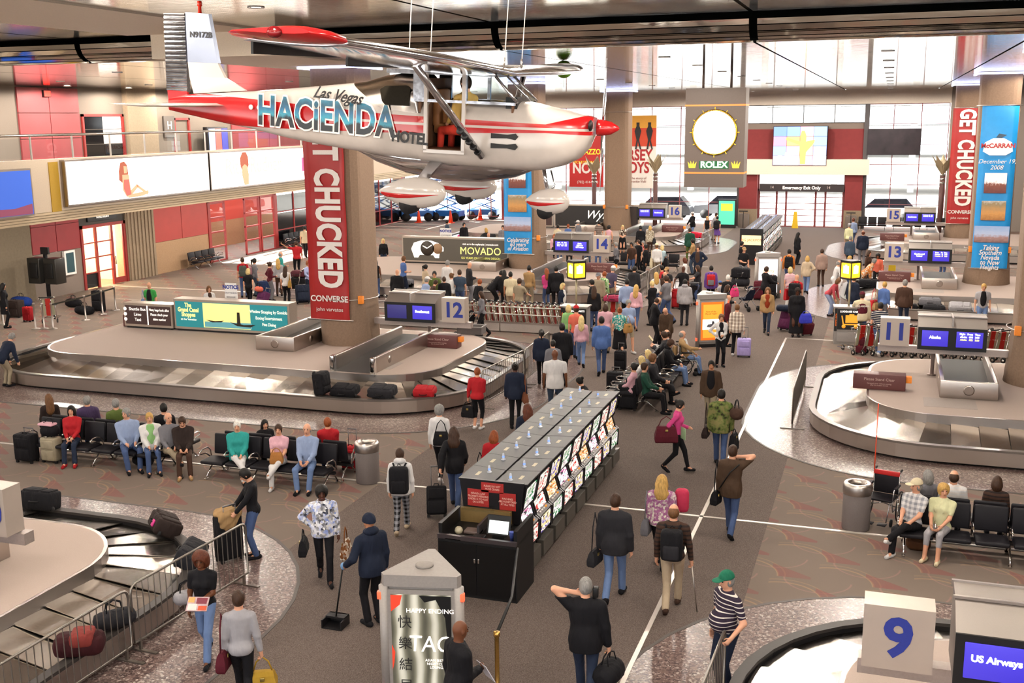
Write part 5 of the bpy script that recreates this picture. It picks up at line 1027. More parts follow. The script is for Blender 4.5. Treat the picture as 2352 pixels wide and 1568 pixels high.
# belly pod and gear
MB().loft([[(x, w*math.cos(2*PI*k/20), -.52 + (zb+.52)*max(0, -math.sin(2*PI*k/20)) + .03*max(0, math.sin(2*PI*k/20))) for k in range(20)] for x, w, zb in ((-4.33, .04, -.54), (-4.0, .2, -.68), (-3.5, .3, -.82), (-2.9, .36, -.9), (-2.3, .36, -.88), (-1.8, .28, -.78), (-1.43, .08, -.62))][::-1]).build('belly_pod', POL, pln)
for s in (-1, 1): MB().loft([[(-2.82, s*.35, -.58), (-2.82, s*.35, -.62), (-3.02, s*.35, -.62), (-3.02, s*.35, -.58)], [(-2.88, s*1.1, -.9), (-2.88, s*1.1, -.93), (-3.02, s*1.1, -.93), (-3.02, s*1.1, -.9)]][::-s], True, False).build('gear_leg', POL, pln)
def pant(x, y, z, L, w, h, nm='wheel_fairing'):
    secs = [[(x + L*u, y + w*r*math.cos(2*PI*k/18), z + h*r*math.sin(2*PI*k/18) + h*.12*u) for k in range(18)] for u, r in ((.5, .06), (.46, .45), (.36, .8), (.2, .98), (.02, 1), (-.18, .85), (-.36, .5), (-.5, .06))]
    o = MB().loft(secs).build(nm, PWHITE, pln)
    MB().loft([[(x + L*u, y + w*r*1.012*math.cos(a), z + h*r*1.012*math.sin(a) + h*.12*u) for a in [PI + .05 + sp_*j/4 for j in range(5)]] + [(x + L*u, y, z)] for u, r, sp_ in ((.42, .6, .03), (.36, .8, .06), (.2, .98, .14), (.02, 1, .24), (-.18, .85, .36), (-.36, .5, .6), (-.46, .2, .9))], True, True).build('red_flash', PRED, o)
    MB().tube([(x-.03*L, y-w*.6, z-h*.75), (x-.03*L, y+w*.6, z-h*.75)], h*.62, 16).build('tyre', RUBBER, o)
pant(-2.97, -1.15, -.97, 1.02, .16, .22); pant(-2.97, 1.15, -1.08, 1.02, .16, .22); pant(-1.3, 0, -1.1, .68, .13, .19)
MB().tube([(-1.38, 0, -.6), (-1.3, 0, -1.0)], .03, 8).tube([(-1.28, .05, -.65), (-1.2, 0, -.85), (-1.28, 0, -1.0)], .016, 6).build('nose_leg', POL, pln)
for x, y in ((-1.9, -.42), (-3.35, -.42), (-1.9, .42), (-3.35, .42)): MB().tube([(x, y, .72), (x+.06, y, 2.36)], .008, 5, cap=False).tube([(x, y, .78), (x, y, .92)], .018, 6).build('suspension_wire', STEEL, pln)
# lettering on the near side
e = bpy.data.objects.new('side_lettering', None); COL.objects.link(e); e.parent = pln; e.location = (-4.65, -.395, 0); e.rotation_euler = (0, .03, -.105)
TEAL, nt_, b_ = base('teal_black_letters', .4); y_ = xyz(nt_, tcoord(nt_))[1]; n_ = noise(nt_, 6, 3)
nt_.links.new(ramp(nt_, (y_ + .31) * 1.6 + (X(nt_, n_.outputs[0]) - .5) * .35, [(.0, c('#0c1016')), (.38, c('#101820')), (.46, c('#2f8aa0')), (.62, c('#1d5f86')), (.75, c('#17485e')), (1, c('#2a7a94'))]), b_.inputs['Base Color'])
text('HACiENDA', .62, M('#e6e0da', .5), e, (-.06, -.012, -.03), off=.042, sx=.75, sp=1.05); text('HACiENDA', .62, TEAL, e, (-.06, -.02, -.03), off=.016, sx=.75, sp=1.05); text('Las Vegas', .26, DARK, e, (.16, .0, .30), (PI/2 - .42, .05, -.13), shear=.3, off=.004, sx=.9)
text('HOTEL', .22, DARK, pln, (-3.27, -.548, -.26), (PI/2, .05, -.06), off=.008, sx=.85)
PEOPLE = '''
-9.03 12.55 1.66 196|f skin:b hair:afro,h_auburn top:tee,black bot:trousers,ldenim shoes:black arms:front,down walk id:mag|woman with curly auburn hair, black tee and jeans holding magazines by the barricade
-7.75 11.49 1.68 26|f hair:short,h_brown top:long,lgrey bot:trousers,black walk arms:down,carry id:greyw|woman in a grey sweater and black trousers walking away, red handbag, near lower left
-10.43 16.10 1.7 131|f hair:short,h_black top:long,black bot:trousers,denim nod:30 arms:low,low id:darkw|dark haired woman in black top looking down at an upright black suitcase
-8.73 15.56 1.7 211|f skin:d w:1.15 hair:curly,h_black top:blouse,white,floral bot:trousers,black arms:down,hip id:flor walk|woman in a blue and white floral blouse carrying a brown patterned bag
-7.22 14.32 1.78 57|m w:1.1 hat:beanie,navy hair:none hood top:hoodie,navy bot:trousers,black arms:rail,down id:jan skin:m|cleaner in a navy hooded top and knit cap holding a long-handled dustpan
-4.62 11.36 1.78 322|m skin:b hair:none top:jacket,black bot:trousers,black arms:down,front id:kio|man with shaved head and black jacket standing at the front kiosk with white paper
-3.46 12.98 1.8 11|m w:1.12 hair:short,h_grey top:jacket,black bot:trousers,ddenim arms:ear,carry walk id:duf|grey haired man in a black sweater holding his ear and carrying a black holdall
-3.86 16.28 1.8 1|m w:1.08 hair:short,h_brown top:jacket,char bot:trousers,ldenim arms:down,down walk step:r id:bj|man in a dark jacket and pale jeans walking away with a shoulder bag
-3.39 17.74 1.7 6|f w:1.12 hair:wavy,h_blond top:blouse,#a86a94,print bot:trousers,black slim shoes:black walk id:blo|woman with long blond hair and pink purple blouse walking away
-2.90 16.19 1.76 5|m w:1.1 hair:thin,h_lbrown top:long,brown,bstripe bot:trousers,beige shoes:brown arms:down,carry walk step:r id:cane|balding man in a striped sweater with black backpack and walking stick
-2.45 19.62 1.76 355|m hair:short,h_brown top:jacket,brownj bot:trousers,denim arms:down,phone walk id:pho|man in a brown jacket and jeans holding a phone to his ear in the aisle
-1.73 13.88 1.76 135|m w:1.1 belly:.6 hat:cap,#1f6a50 hair:thin,h_grey top:polo,#352a3a,stripe bot:trousers,navy arms:rail,down id:cap|older man in a green cap and striped polo shirt leaning on a barricade
0.70 19.80 1.74 153|m sit hat:cap,cream hair:thin,h_grey top:tee,white,check bot:trousers,black shoes:white arms:lap,lap cross:l turn:-30|older man in a cream cap and patterned shirt seated with crossed legs
1.18 19.80 1.64 162|f sit w:1.15 hair:curly,h_blond top:tee,pale bot:capri,lgrey shoes:cream arms:lap,lap turn:30|woman with short blond curls and pale yellow tee seated beside the cream cap
0.92 20.77 1.66 27|f sit hair:bob,h_grey top:long,grey bot:trousers,grey|grey haired woman in a grey jacket seated behind the wheelchair
1.43 20.77 1.74 356|m sit hair:thin,h_brown top:tee,white,stripe bot:trousers,denim|balding man in a white striped shirt seated back to back behind the couple
2.16 20.77 1.66 354|f sit hair:bob,h_brown top:long,brown,bstripe bot:trousers,black|brown haired woman in a striped brown top in the back seat row at right
-4.10 23.12 1.64 275|f hair:bun,h_black top:long,pink bot:trousers,black slim arms:front,swb walk nod:15 id:pinkg|woman in a bright pink top with a dark red shoulder bag striding right
-3.24 23.73 1.78 8|m w:1.05 hair:short,h_black top:jacket,olive,camo bot:trousers,denim arms:down,down walk id:camo|man in an olive camouflage jacket and jeans walking away with bags
-3.96 27.04 1.7 185|m skin:m hair:short,h_black top:jacket,brownj inner:black bot:trousers,khaki arms:carry,down walk id:asian|man in an open brown jacket over a black sweater walking towards the camera
-7.91 26.54 1.84 17|m skin:b w:1.25 hair:none top:polo,white bot:trousers,slate arms:down,down hem:-.16|large man with shaved head in an untucked white shirt and dark jeans
-9.51 25.06 1.58 356|f w:1.2 hair:short,h_ginger top:long,red bot:capri,black shoes:white arms:carry,front id:redw|woman with short ginger hair, red top and black cropped trousers by the carousel
-8.61 25.39 1.7 17|f skin:d w:1.1 hair:bun,h_black top:jacket,navy bot:trousers,black arms:down,carry id:bunw|woman with black hair bun and dark clothes, brown shoulder bag and white plastic bag
-8.86 21.02 1.68 8|f hair:curly,h_grey top:blouse,white bot:trousers,black shoes:white slim walk arms:down,down id:wbl|grey haired woman in a white blouse with a black bag slung on her back
-7.08 21.70 1.68 30|f w:1.1 hair:wavy,h_auburn top:coat,navy bot:trousers,black hem:-.3|woman with long auburn hair and dark navy coat behind the slot machines
-7.91 19.50 1.7 17|f hair:wavy,h_brown top:jacket,black bot:trousers,denim arms:pull,swf walk id:pullw|woman with long brown hair and black jacket pulling a black wheeled suitcase
-7.13 19.66 1.64 2|f hair:bob,h_ginger top:coat,red bot:trousers,black hem:-.3 id:redc|woman with straight ginger hair and red jacket left of the slot machines
-8.39 17.96 1.66 17|f hair:short,h_brown top:hoodie,white bot:trousers,black,check shoes:beige walk step:r hood id:back|teenager in a white hooded top and plaid trousers with a black backpack
-15.95 19.80 1.8 227|m sit w:1.12 hair:short,h_grey top:long,lblue bot:trousers,denim arms:lap,lap turn:-50 wide|grey haired man in a light blue shirt and jeans seated in the left row
-15.35 19.80 1.68 220|f sit w:1.1 hair:short,h_blond top:jacket,white inner:lgreen bot:trousers,denim arms:lap,lap|blond woman in a white jacket over a green top seated in the left row
-14.84 19.80 1.76 221|m sit hair:thin,h_grey top:long,grey bot:trousers,khaki arms:lap,lap cross:r turn:20|balding man in a grey shirt and tan trousers with crossed legs in the left row
-14.50 19.80 1.7 214|m sit hair:short,h_brown top:jacket,dbrown bot:trousers,brown shoes:tan nod:30 arms:lap,lap|person in a dark brown jacket and tan boots looking down in the left row
-13.11 19.80 1.64 209|f sit w:1.15 hair:short,h_white top:hoodie,teal bot:trousers,white arms:lap,lap cross:r|white haired woman in a teal sweatshirt and white trousers
-12.10 19.80 1.66 201|f sit hair:short,h_brown top:tee,lpink bot:trousers,white shoes:white arms:lap,lap cross:l id:tanb|brown haired woman in a pale pink shirt holding a tan bag in her lap
-11.42 19.80 1.8 195|m sit hair:thin,h_grey top:long,lblue bot:trousers,ldenim arms:lap,lap wide|older man in a pale blue shirt with braces and jeans by the litter bin
-17.53 19.80 1.68 207|f sit hair:long,h_black top:long,red bot:trousers,ddenim arms:lap,lap shoes:red|woman with long black hair and red sweater seated at the left end
-19.01 20.77 1.66 52|f sit hair:long,h_lbrown top:long,dbrown bot:trousers,black|long haired woman in dark clothes seated facing away at the left end
-17.84 20.77 1.74 36|m sit hair:short,h_grey top:jacket,#4a3a5a bot:trousers,denim|grey haired man in a blue and red jacket in the back seats facing the carousel
-17.03 20.77 1.72 39|m sit hair:short,h_grey top:long,olive bot:trousers,khaki|grey haired person in an olive green top in the back seats
-15.69 20.77 1.7 37|m sit hair:short,h_black top:long,black bot:trousers,black|dark haired person in black in the back seats behind the balding man
-13.14 20.99 1.5 227|f kneel hair:long,h_black top:hoodie,black bot:trousers,black|girl with long black hair and black jacket turning round on the back seats
-11.42 20.77 1.7 29|m sit hair:short,h_ginger top:jacket,red bot:trousers,denim arms:read,read|ginger haired person in a red jacket reading in the back seats
-24.61 25.31 1.74 344|m w:1.1 lean:40 hair:short,h_grey top:jacket,navy bot:trousers,khaki|person in a navy jacket bending at the left end of the carousel
-6.27 27.94 1.66 88|f sit hair:bun,h_black top:long,lpink bot:trousers,char arms:lap,lap|dark haired woman in a pink cardigan seated facing the left carousel
-6.27 28.90 1.64 87|f sit hair:bob,h_lblond top:long,white bot:trousers,lpink arms:lap,lap|blond woman in white seated next to the woman in the pink cardigan
-6.27 29.73 1.64 92|f sit hair:bob,h_lblond top:long,grey bot:trousers,denim arms:lap,lap|ash blond woman third along in the aisle seats facing left
-6.27 32.47 1.78 96|m sit hair:thin,h_brown top:long,white bot:trousers,denim arms:read,read id:book1|balding man in a white shirt reading a book in the aisle seats
-6.27 32.28 1.74 96|m sit hair:short,h_brown top:jacket,char bot:trousers,black nod:20 arms:read,read|dark haired man in a charcoal jacket at the far end of the aisle seats
-5.70 27.86 1.76 272|m sit hair:short,h_brown top:long,dgreen bot:trousers,black arms:lap,knee|man in a dark green sweatshirt and striped black track trousers
-5.70 28.96 1.74 271|m sit hair:curly,h_lbrown top:jacket,char bot:trousers,black arms:down,lap cross:l|light haired person in a dark grey jacket and black trousers in the aisle seats
-5.70 31.09 1.76 270|m sit hat:cap,brown hair:short,h_brown hood top:hoodie,black bot:trousers,ldenim arms:read,lap nod:30|man in a brown cap and black hooded top with papers on his lap
-5.53 32.55 1.76 275|m sit hair:thin,h_grey top:jacket,tan inner:white bot:trousers,ldenim arms:lap,reach id:wheelman|older man in a tan jacket sitting in a wheelchair by the orange kiosk
-7.23 27.15 1.64 100|f kneel hair:bun,h_black top:tank,black bot:trousers,khaki lean:35|dark haired woman crouching on the floor beyond the slot machines
-9.30 29.84 1.68 17|f hair:pony,h_black top:jacket,navy bot:trousers,black walk id:nvy|woman with a black ponytail and navy jacket walking along the barricade
-8.71 29.05 1.55 17|m hair:short,h_black top:hoodie,grey bot:trousers,denim|short dark haired boy in a grey hooded top beside the black leather jacket
-8.79 30.23 1.82 14|m w:1.15 hair:short,h_black top:jacket,black bot:trousers,black hem:-.2 walk|tall man in a long black leather jacket walking away
-9.82 34.53 1.62 16|f hair:bob,h_lblond top:long,lgreen bot:trousers,denim|blond woman in a pale green top beside the coral shirt
-9.30 33.60 1.76 10|m hat:cap,red hair:short,h_brown top:polo,coral bot:trousers,denim walk|man in a red cap and coral shirt walking away
-8.86 32.62 1.62 15|f hair:long,h_lblond top:long,lpink bot:trousers,ldenim walk|slim woman with long blond hair, pale pink top and jeans walking away
-7.98 31.71 1.8 14|m w:1.1 hair:short,h_black top:long,blue bot:trousers,denim hem:-.16 walk step:r|man in an untucked blue shirt and jeans in the middle of the crowd
-8.64 34.84 1.66 14|f w:1.2 hair:bob,h_brown top:tee,lpink bot:trousers,khaki|broad woman in a pale pink short sleeved top with dark bobbed hair
-8.02 34.28 1.66 18|f w:1.15 hair:bun,h_ginger top:tee,teal,print bot:skirt,black shoes:brown id:skirt walk|woman in a teal patterned top and long black skirt with a tan bag
-7.95 35.15 1.78 218|m w:1.15 belly:.8 hair:short,h_grey top:polo,lblue bot:shorts,khaki shoes:white walk|grey haired man in a light blue polo shirt and khaki shorts walking towards the camera
-8.54 39.05 1.68 0|f hair:long,h_blond top:long,lpink bot:trousers,denim walk id:lbw|woman with very long blond hair, pink sweater and jeans
-8.98 39.51 1.82 23|m w:1.15 hair:short,h_black top:long,lblue bot:trousers,black|large man in a light blue shirt and black trousers by the crowd
-9.95 38.40 1.68 10|f hair:long,h_brown top:jacket,black bot:trousers,denim|woman with long brown hair and black jacket beside the cart dispenser
-10.34 39.69 1.72 95|m hair:short,h_black top:jacket,black bot:trousers,black|dark haired man in black behind the long haired woman in the black jacket
-10.49 41.18 1.76 174|m hat:cap,grey hair:thin,h_grey top:jacket,khaki bot:trousers,khaki|older man in a grey cap and taupe jacket facing the camera
-10.53 42.20 1.68 334|f hair:short,h_ginger top:long,lgreen,print bot:trousers,khaki arms:reach,down id:gbp|ginger haired person in a pale patterned top with a small backpack
-10.46 42.97 1.8 329|m w:1.15 hat:cap,white hair:short,h_grey top:polo,#4a4258 bot:trousers,khaki lean:14|man in a white cap and dark purple polo shirt at the carousel edge
-11.32 38.95 1.66 256|f hair:bob,h_lblond top:long,navy inner:white bot:trousers,black|blond woman in a dark sweater by the nested luggage carts
-12.46 42.00 1.86 12|m w:1.2 hair:short,h_black top:jacket,black bot:trousers,black id:bigb|tall broad man in black with a shoulder bag beside the woman in pink
-13.02 42.54 1.68 37|f hair:long,h_ginger top:long,pink bot:trousers,denim arms:front,down|woman with ginger hair, bright pink shirt and jeans
-13.76 42.46 1.78 358|m hair:short,h_black top:long,tan bot:trousers,khaki arms:front,down|dark haired man in a tan sweater waiting left of the woman in pink
-12.99 38.87 1.78 343|m w:1.1 hair:short,h_brown top:tee,khaki bot:trousers,khaki arms:down,push|man in a grey brown tee shirt reaching for the luggage carts
-13.93 40.63 1.76 17|m skin:m w:1.1 hair:short,h_black top:tee,cream bot:trousers,beige hem:-.14|man in a cream short sleeved shirt and beige trousers seen from behind
-14.57 41.71 1.66 14|f hair:long,h_black top:jacket,black bot:trousers,black|woman with long black hair and black jacket left of the cream shirt
-15.02 41.80 1.78 310|m lean:42 hair:short,h_black top:jacket,black bot:trousers,black arms:down,low id:bend|man in a black suit bending over the carousel with a black bag
-14.73 39.02 1.66 331|f hair:short,h_ginger top:jacket,black bot:trousers,black lean:12|woman with ginger hair and black jacket behind the walking woman in grey
-13.49 36.18 1.68 125|f hair:long,h_brown top:long,grey bot:trousers,black walk arms:swf,down|woman with long brown hair, grey top and black trousers walking past sign 12
-16.49 42.71 1.8 306|m hair:none top:jacket,char bot:trousers,grey arms:down,front|bald man in a dark suit standing sideways at the second carousel
-16.05 40.53 1.78 14|m w:1.08 hair:short,h_brown top:tee,slate bot:trousers,denim arms:front,down|man in a slate blue tee shirt and jeans seen from behind
-16.36 40.49 1.64 82|f hair:bun,h_lbrown top:long,white bot:trousers,khaki|woman with hair tied up and white top left of the slate blue tee
-16.33 39.58 1.62 22|f w:1.15 hair:short,h_brown top:coat,black bot:trousers,black hem:-.3|short dark haired woman in a black coat above sign 12
-17.43 42.62 1.86 337|m w:1.2 hair:short,h_grey top:long,white bot:trousers,khaki hem:-.14|big grey haired man in a white shirt above sign 12
-16.89 39.97 1.78 193|m hair:short,h_black top:tee,olive bot:trousers,denim|man in an olive green tee shirt facing the camera
-16.78 38.60 1.74 323|m hat:cap,white hair:thin,h_grey top:long,lblue bot:trousers,khaki lean:14|older man in a white cap and pale blue shirt at the second carousel
-16.75 39.25 1.62 303|f hair:short,h_brown top:long,brown bot:trousers,brown lean:30|person in a brown sweater bending beside the white cap
-18.41 42.55 1.66 323|f hair:pony,h_black top:long,beige bot:trousers,brown|woman with dark ponytail and beige top at the second carousel
-19.91 43.62 1.84 315|m hair:short,h_lbrown top:polo,blue bot:trousers,navy arms:down,front|tall man in a blue polo shirt by the second carousel
-18.59 40.08 1.78 355|m w:1.15 hair:none top:coat,black bot:trousers,black hem:-.3 id:baldb|bald man in a long black coat with a black bag by the red banner
-21.08 43.28 1.7 21|f skin:b hair:long,h_black top:tank,black bot:trousers,denim|woman with long black hair in a black vest and jeans beside the red banner
-24.55 51.39 1.68 206|f hair:long,h_lblond top:long,black bot:trousers,ddenim|blond woman in a black sweater alone on the far left carpet
-24.81 60.76 1.8 282|m hair:short,h_black top:jacket,slate bot:trousers,slate|man in a dark blue suit beyond the watch advertisement
-23.27 59.58 1.78 231|m hair:short,h_black top:jacket,black bot:trousers,char|man in a black leather jacket beyond the watch advertisement
-21.40 53.61 1.64 202|f hair:short,h_ginger top:long,lilac bot:trousers,white|ginger haired woman in a lilac cardigan behind the watch advertisement
-19.84 54.36 1.8 205|m w:1.12 hair:none top:polo,cream bot:trousers,denim|bald man in a cream polo shirt and jeans walking towards the camera
-21.31 58.05 1.66 50|f hair:bob,h_blond top:long,char bot:trousers,black|blond woman in dark clothes at the far left carousel
-20.42 58.35 1.8 189|m hair:short,h_brown top:jacket,grey,check bot:trousers,black|man in a grey checked jacket left of the blue banner
-17.73 60.09 1.72 351|m hair:short,h_black top:tee,cream bot:trousers,khaki|dark haired man in a cream shirt left of sign 14
-17.42 61.15 1.66 346|f hair:short,h_ginger top:long,blue bot:trousers,denim|ginger haired woman in a blue top above sign 14
-17.14 62.41 1.76 75|m hat:cap,white hair:short,h_grey top:jacket,grey bot:trousers,khaki|man in a white cap and grey jacket above sign 14
-15.92 62.50 1.76 14|m hair:short,h_black top:polo,brown,stripe bot:trousers,denim|man in a brown and white striped shirt above the number 14
-17.15 68.26 1.8 114|m hair:short,h_brown top:long,white bot:trousers,lgrey|man in white standing left of the third left column
-14.92 60.85 1.66 4|f hair:curly,h_black top:tank,lpink bot:trousers,brown|curly black haired woman in front of the third left column
-14.19 61.14 1.68 193|f hair:long,h_lblond top:tee,brown,print bot:skirt,black arms:front,front|blond woman in a patterned top and black skirt facing the camera
-17.59 59.00 1.64 207|f sit hair:bob,h_ginger top:long,lpink inner:dbrown bot:trousers,black|woman with a dark scarf over a pale pink top seated under sign 14
-16.72 56.88 1.4 206|m sit hair:short,h_black top:long,black bot:trousers,denim|dark haired child seated left of the monitors of sign 14
-15.95 56.26 1.7 196|m sit hair:short,h_brown top:long,black bot:trousers,black|person in black seated below the left monitor of sign 14
-14.96 56.30 1.74 195|m sit hair:short,h_brown top:tee,tan bot:trousers,slate|man in a tan shirt seated below the right monitor of sign 14
-14.38 56.31 1.68 194|f sit hair:bob,h_brown top:long,blue bot:trousers,denim arms:lap,lap|person in a bright blue top seated below the number 14
-12.32 51.81 1.76 118|m hair:short,h_grey top:long,grey bot:trousers,black arms:fold,fold|man in a grey shirt with folded arms right of sign 14
-11.63 52.15 1.74 168|m skin:m hair:short,h_black top:tee,brown bot:trousers,denim|man in a dark brown tee shirt in the crowd by the suitcase
-11.51 53.14 1.76 147|m hair:short,h_brown top:tee,black bot:trousers,black|man in a printed black tee shirt in the crowd
-11.46 54.02 1.62 162|f hair:short,h_grey top:blouse,red,print bot:trousers,black|grey haired woman in a red patterned blouse in the crowd
-10.84 51.73 1.7 117|f skin:t hair:bun,h_black top:jacket,black bot:trousers,black|woman in black with a red scarf in the crowd
-12.91 60.07 1.76 32|m hair:short,h_black top:jacket,black bot:trousers,black|man in black beside the open chute of the far left carousel
-12.57 61.00 1.68 7|f hair:bob,h_blond top:jacket,khaki,print bot:trousers,brown id:yel|woman in a yellow brown patterned jacket with a black bag at the far carousel
-10.28 51.50 1.78 19|m hat:cap,cream hair:short,h_lbrown top:long,white bot:trousers,khaki id:crb|man in a cream cap and white shirt with a large cream bag
-10.14 52.08 1.64 351|f hair:bob,h_lblond top:tee,#b8d0d8 bot:trousers,black id:blb|blond woman in a pale blue top with a big black shoulder bag
-9.63 43.64 1.74 352|m hair:short,h_black top:jacket,char bot:trousers,black|dark haired man in a dark grey jacket facing the second carousel
-8.51 42.66 1.66 21|f hair:long,h_blond top:long,white bot:trousers,denim|woman with long straight blond hair and white top in the crowd
-8.70 44.84 1.64 96|f hair:short,h_black top:long,red bot:trousers,black|dark haired woman in a bright red top in the crowd
-8.33 43.93 1.7 171|m hat:cap,tan hair:short,h_brown top:tee,char bot:trousers,denim|man in a tan cap and dark tee behind the large grey tee
-8.17 42.70 1.7 171|m hair:none top:tee,brown bot:trousers,khaki|bald man behind the large man in the grey tee
-7.67 40.46 1.86 71|m w:1.25 belly:.6 hair:short,h_brown top:tee,grey bot:trousers,denim arms:fold,fold walk|large man in a grey tee shirt with folded arms
-8.14 40.13 1.68 61|f hair:short,h_lblond top:jacket,black bot:trousers,black arms:front,front|short haired blond woman in a black jacket by the white cap
-7.66 43.84 1.78 350|m skin:d hair:none top:tee,black bot:trousers,black arms:pull,down|man with shaved head in a black tee shirt with a wheeled bag
-6.99 40.45 1.74 2|m skin:b hair:short,h_black top:hoodie,lgrey bot:trousers,char hood w:1.1|man in a pale grey hooded top behind the orange kiosk
-7.26 45.14 1.66 104|f hair:long,h_brown top:tee,char bot:trousers,denim arms:reach,push|woman in a dark top pushing a pram with a patterned bag
-6.65 44.65 1.72 8|m hair:short,h_black top:jacket,purple bot:trousers,black id:rbp|person in a purple jacket with a bright red backpack
-8.23 47.61 1.64 95|f skin:d hair:bob,h_auburn top:long,white bot:trousers,black|auburn haired woman in a white top left of the man with arms on hips
-8.19 50.81 1.82 174|m hair:short,h_brown top:jacket,navy inner:brown bot:trousers,black arms:hip,hip|man with hands on hips in a dark jacket over a brown sweater
-8.95 53.94 1.78 89|m skin:m hair:short,h_black top:long,tan bot:trousers,slate arms:fold,front|man in a tan top hugging a companion in the crowd
-9.95 58.84 1.82 25|m hair:short,h_brown top:jacket,dgreen bot:trousers,olive walk|man in a dark green jacket at the far left carousel curve
-11.66 69.91 1.74 134|m hat:cap,white hair:short,h_brown top:jacket,black bot:trousers,ldenim arms:low,low|man in a white cap and black jacket near the red suitcase
-10.45 68.02 1.66 169|f hair:long,h_blond top:vest,black bot:trousers,lgrey|blond woman in a black waistcoat by the red suitcase
-10.36 69.88 1.74 248|m hair:short,h_brown top:long,lgrey bot:trousers,khaki lean:18|man in a pale grey shirt bending near the advert stand
-9.83 67.92 1.68 353|f hair:bun,h_black top:tee,char bot:skirt,purple,.5 arms:down,pull id:prp|woman in a purple skirt with a black backpack on the shining floor
-6.57 53.55 1.76 267|m hair:short,h_black top:tee,black bot:trousers,char|dark haired man in black left of the white kiosk
-6.15 51.15 1.76 202|m hat:cap,tan hair:short,h_brown top:tee,black bot:trousers,grey arms:down,front|man in a tan cap and black tee shirt by the white kiosk
-5.68 42.45 1.68 348|f hair:short,h_white top:jacket,black bot:trousers,black id:pkb|white haired person in black with a bright pink bag
-6.12 43.68 1.25 58|m hat:cap,blue hair:short,h_brown top:tee,lgrey bot:trousers,denim|child in a blue cap behind the orange kiosk
-5.36 39.89 1.68 278|f hair:wavy,h_brown top:jacket,black bot:trousers,black arms:front,front|woman with long wavy brown hair in black beyond the orange kiosk
-4.95 37.04 1.78 273|m hair:none top:long,maroon bot:trousers,black|bald man in a dark maroon shirt right of the orange kiosk
-4.70 33.85 1.68 198|f hair:short,h_lbrown top:long,white inner:black bot:trousers,black arms:front,hip id:vest|woman in a white shirt and black waistcoat beside the orange kiosk
-4.44 35.62 1.7 359|f hair:short,h_lbrown top:jacket,#b09a8a,plaid bot:trousers,black arms:down,carry shoes:white id:lil|person in a plaid jacket holding the handle of a lilac suitcase
-7.24 36.05 1.78 291|m hair:thin,h_brown top:jacket,black bot:trousers,black nod:35 arms:hip,low|balding man in a black leather jacket looking down in the aisle
-6.56 34.84 1.72 171|m hair:none top:jacket,brownj bot:trousers,brown nod:30 lean:16 arms:low,down|bald man in a brown jacket stooping towards a black bag
-4.35 59.03 1.7 304|f hair:long,h_black top:coat,black bot:trousers,black hem:-.35 id:lbp|woman with long black hair and dark coat alone in the far aisle
-4.07 50.66 1.78 3|m hair:short,h_black top:long,orange bot:trousers,denim walk id:orb|man in an orange shirt with a black backpack walking away
-3.18 49.37 1.66 359|f hair:bob,h_blond top:jacket,beige bot:trousers,ldenim arms:down,hip walk id:far|blond woman in a beige jacket and jeans walking away in the far aisle
-2.69 51.63 1.72 13|m hair:short,h_brown top:jacket,#a88c80 bot:trousers,brown|person in a dusty tan jacket standing in the far aisle
-3.59 45.51 1.66 355|f hair:bob,h_lblond top:tee,lpink,stripe bot:trousers,white|blond woman in a pink striped top in the far aisle
-3.12 42.73 1.76 349|m hair:none top:tee,red bot:trousers,beige walk id:bbp|person in red with a black backpack and beige trousers
-4.48 44.68 1.76 306|m hair:short,h_brown top:jacket,black bot:trousers,black arms:front,push|man in black with a stack of dark suitcases before the white kiosk
-3.87 39.61 1.7 184|f hair:wavy,h_lbrown top:jacket,tan inner:rust bot:trousers,ddenim walk arms:down,down|woman with long wavy hair and tan cardigan over a rust top walking forward
-2.83 39.38 1.74 189|f skin:d hair:short,h_black hat:beanie,dbrown top:coat,black bot:skirt,black,.12 w:1.15 id:robe|person in long black clothes with a blue bag walking forward
-1.94 47.49 1.76 282|m hair:thin,h_grey top:long,white bot:trousers,white lean:14 arms:reach,reach|man in white leaning over a luggage cart at the right
-1.77 44.45 1.7 302|f hair:short,h_white top:long,white bot:trousers,beige lean:25|white haired woman in white stooping by the yellow lantern
-1.44 49.31 1.72 292|m hair:short,h_blond top:long,green bot:trousers,denim|blond man in a bright green shirt at the right carousel
-1.05 42.81 1.78 331|m hair:short,h_lbrown top:jacket,navy bot:trousers,denim|man in a navy jacket and jeans behind the right lantern
-1.89 43.95 1.66 252|f hair:bob,h_lbrown top:long,#c0505a bot:trousers,lblue lean:40|woman in a red pink top bending left of the right lantern
-1.95 63.89 1.76 332|m hat:cap,lgrey hair:short,h_grey top:long,pale bot:trousers,khaki id:crm|man in a pale cap and cream shirt at the far right carousel
-1.82 67.44 1.76 32|m hair:short,h_auburn top:long,lblue bot:trousers,denim|auburn haired man beyond the pale cap at the far right
-1.10 59.55 1.82 11|m w:1.1 hair:thin,h_auburn top:jacket,navy bot:trousers,grey|man in a black suit jacket standing at the far right carousel
-0.69 49.61 1.76 276|m hair:short,h_grey top:jacket,orange,print bot:trousers,brown lean:40 arms:low,low|man in an orange patterned jacket bending over the right carousel
-0.68 51.95 1.66 241|f hair:bob,h_brown top:long,brown bot:trousers,black|brown haired woman beyond the orange patterned jacket
-0.26 50.99 1.66 170|f skin:b hair:curly,h_black top:long,coral bot:trousers,black w:1.15|dark haired woman in a coral and black top left of sign 13
2.60 55.41 1.72 327|m hair:short,h_ginger top:tee,lgreen bot:trousers,denim|ginger haired person in a pale green tee right of sign 13
-1.66 57.27 1.74 342|m hair:short,h_grey top:jacket,slate bot:trousers,black|grey haired person in dark clothes at the curve of the far right carousel
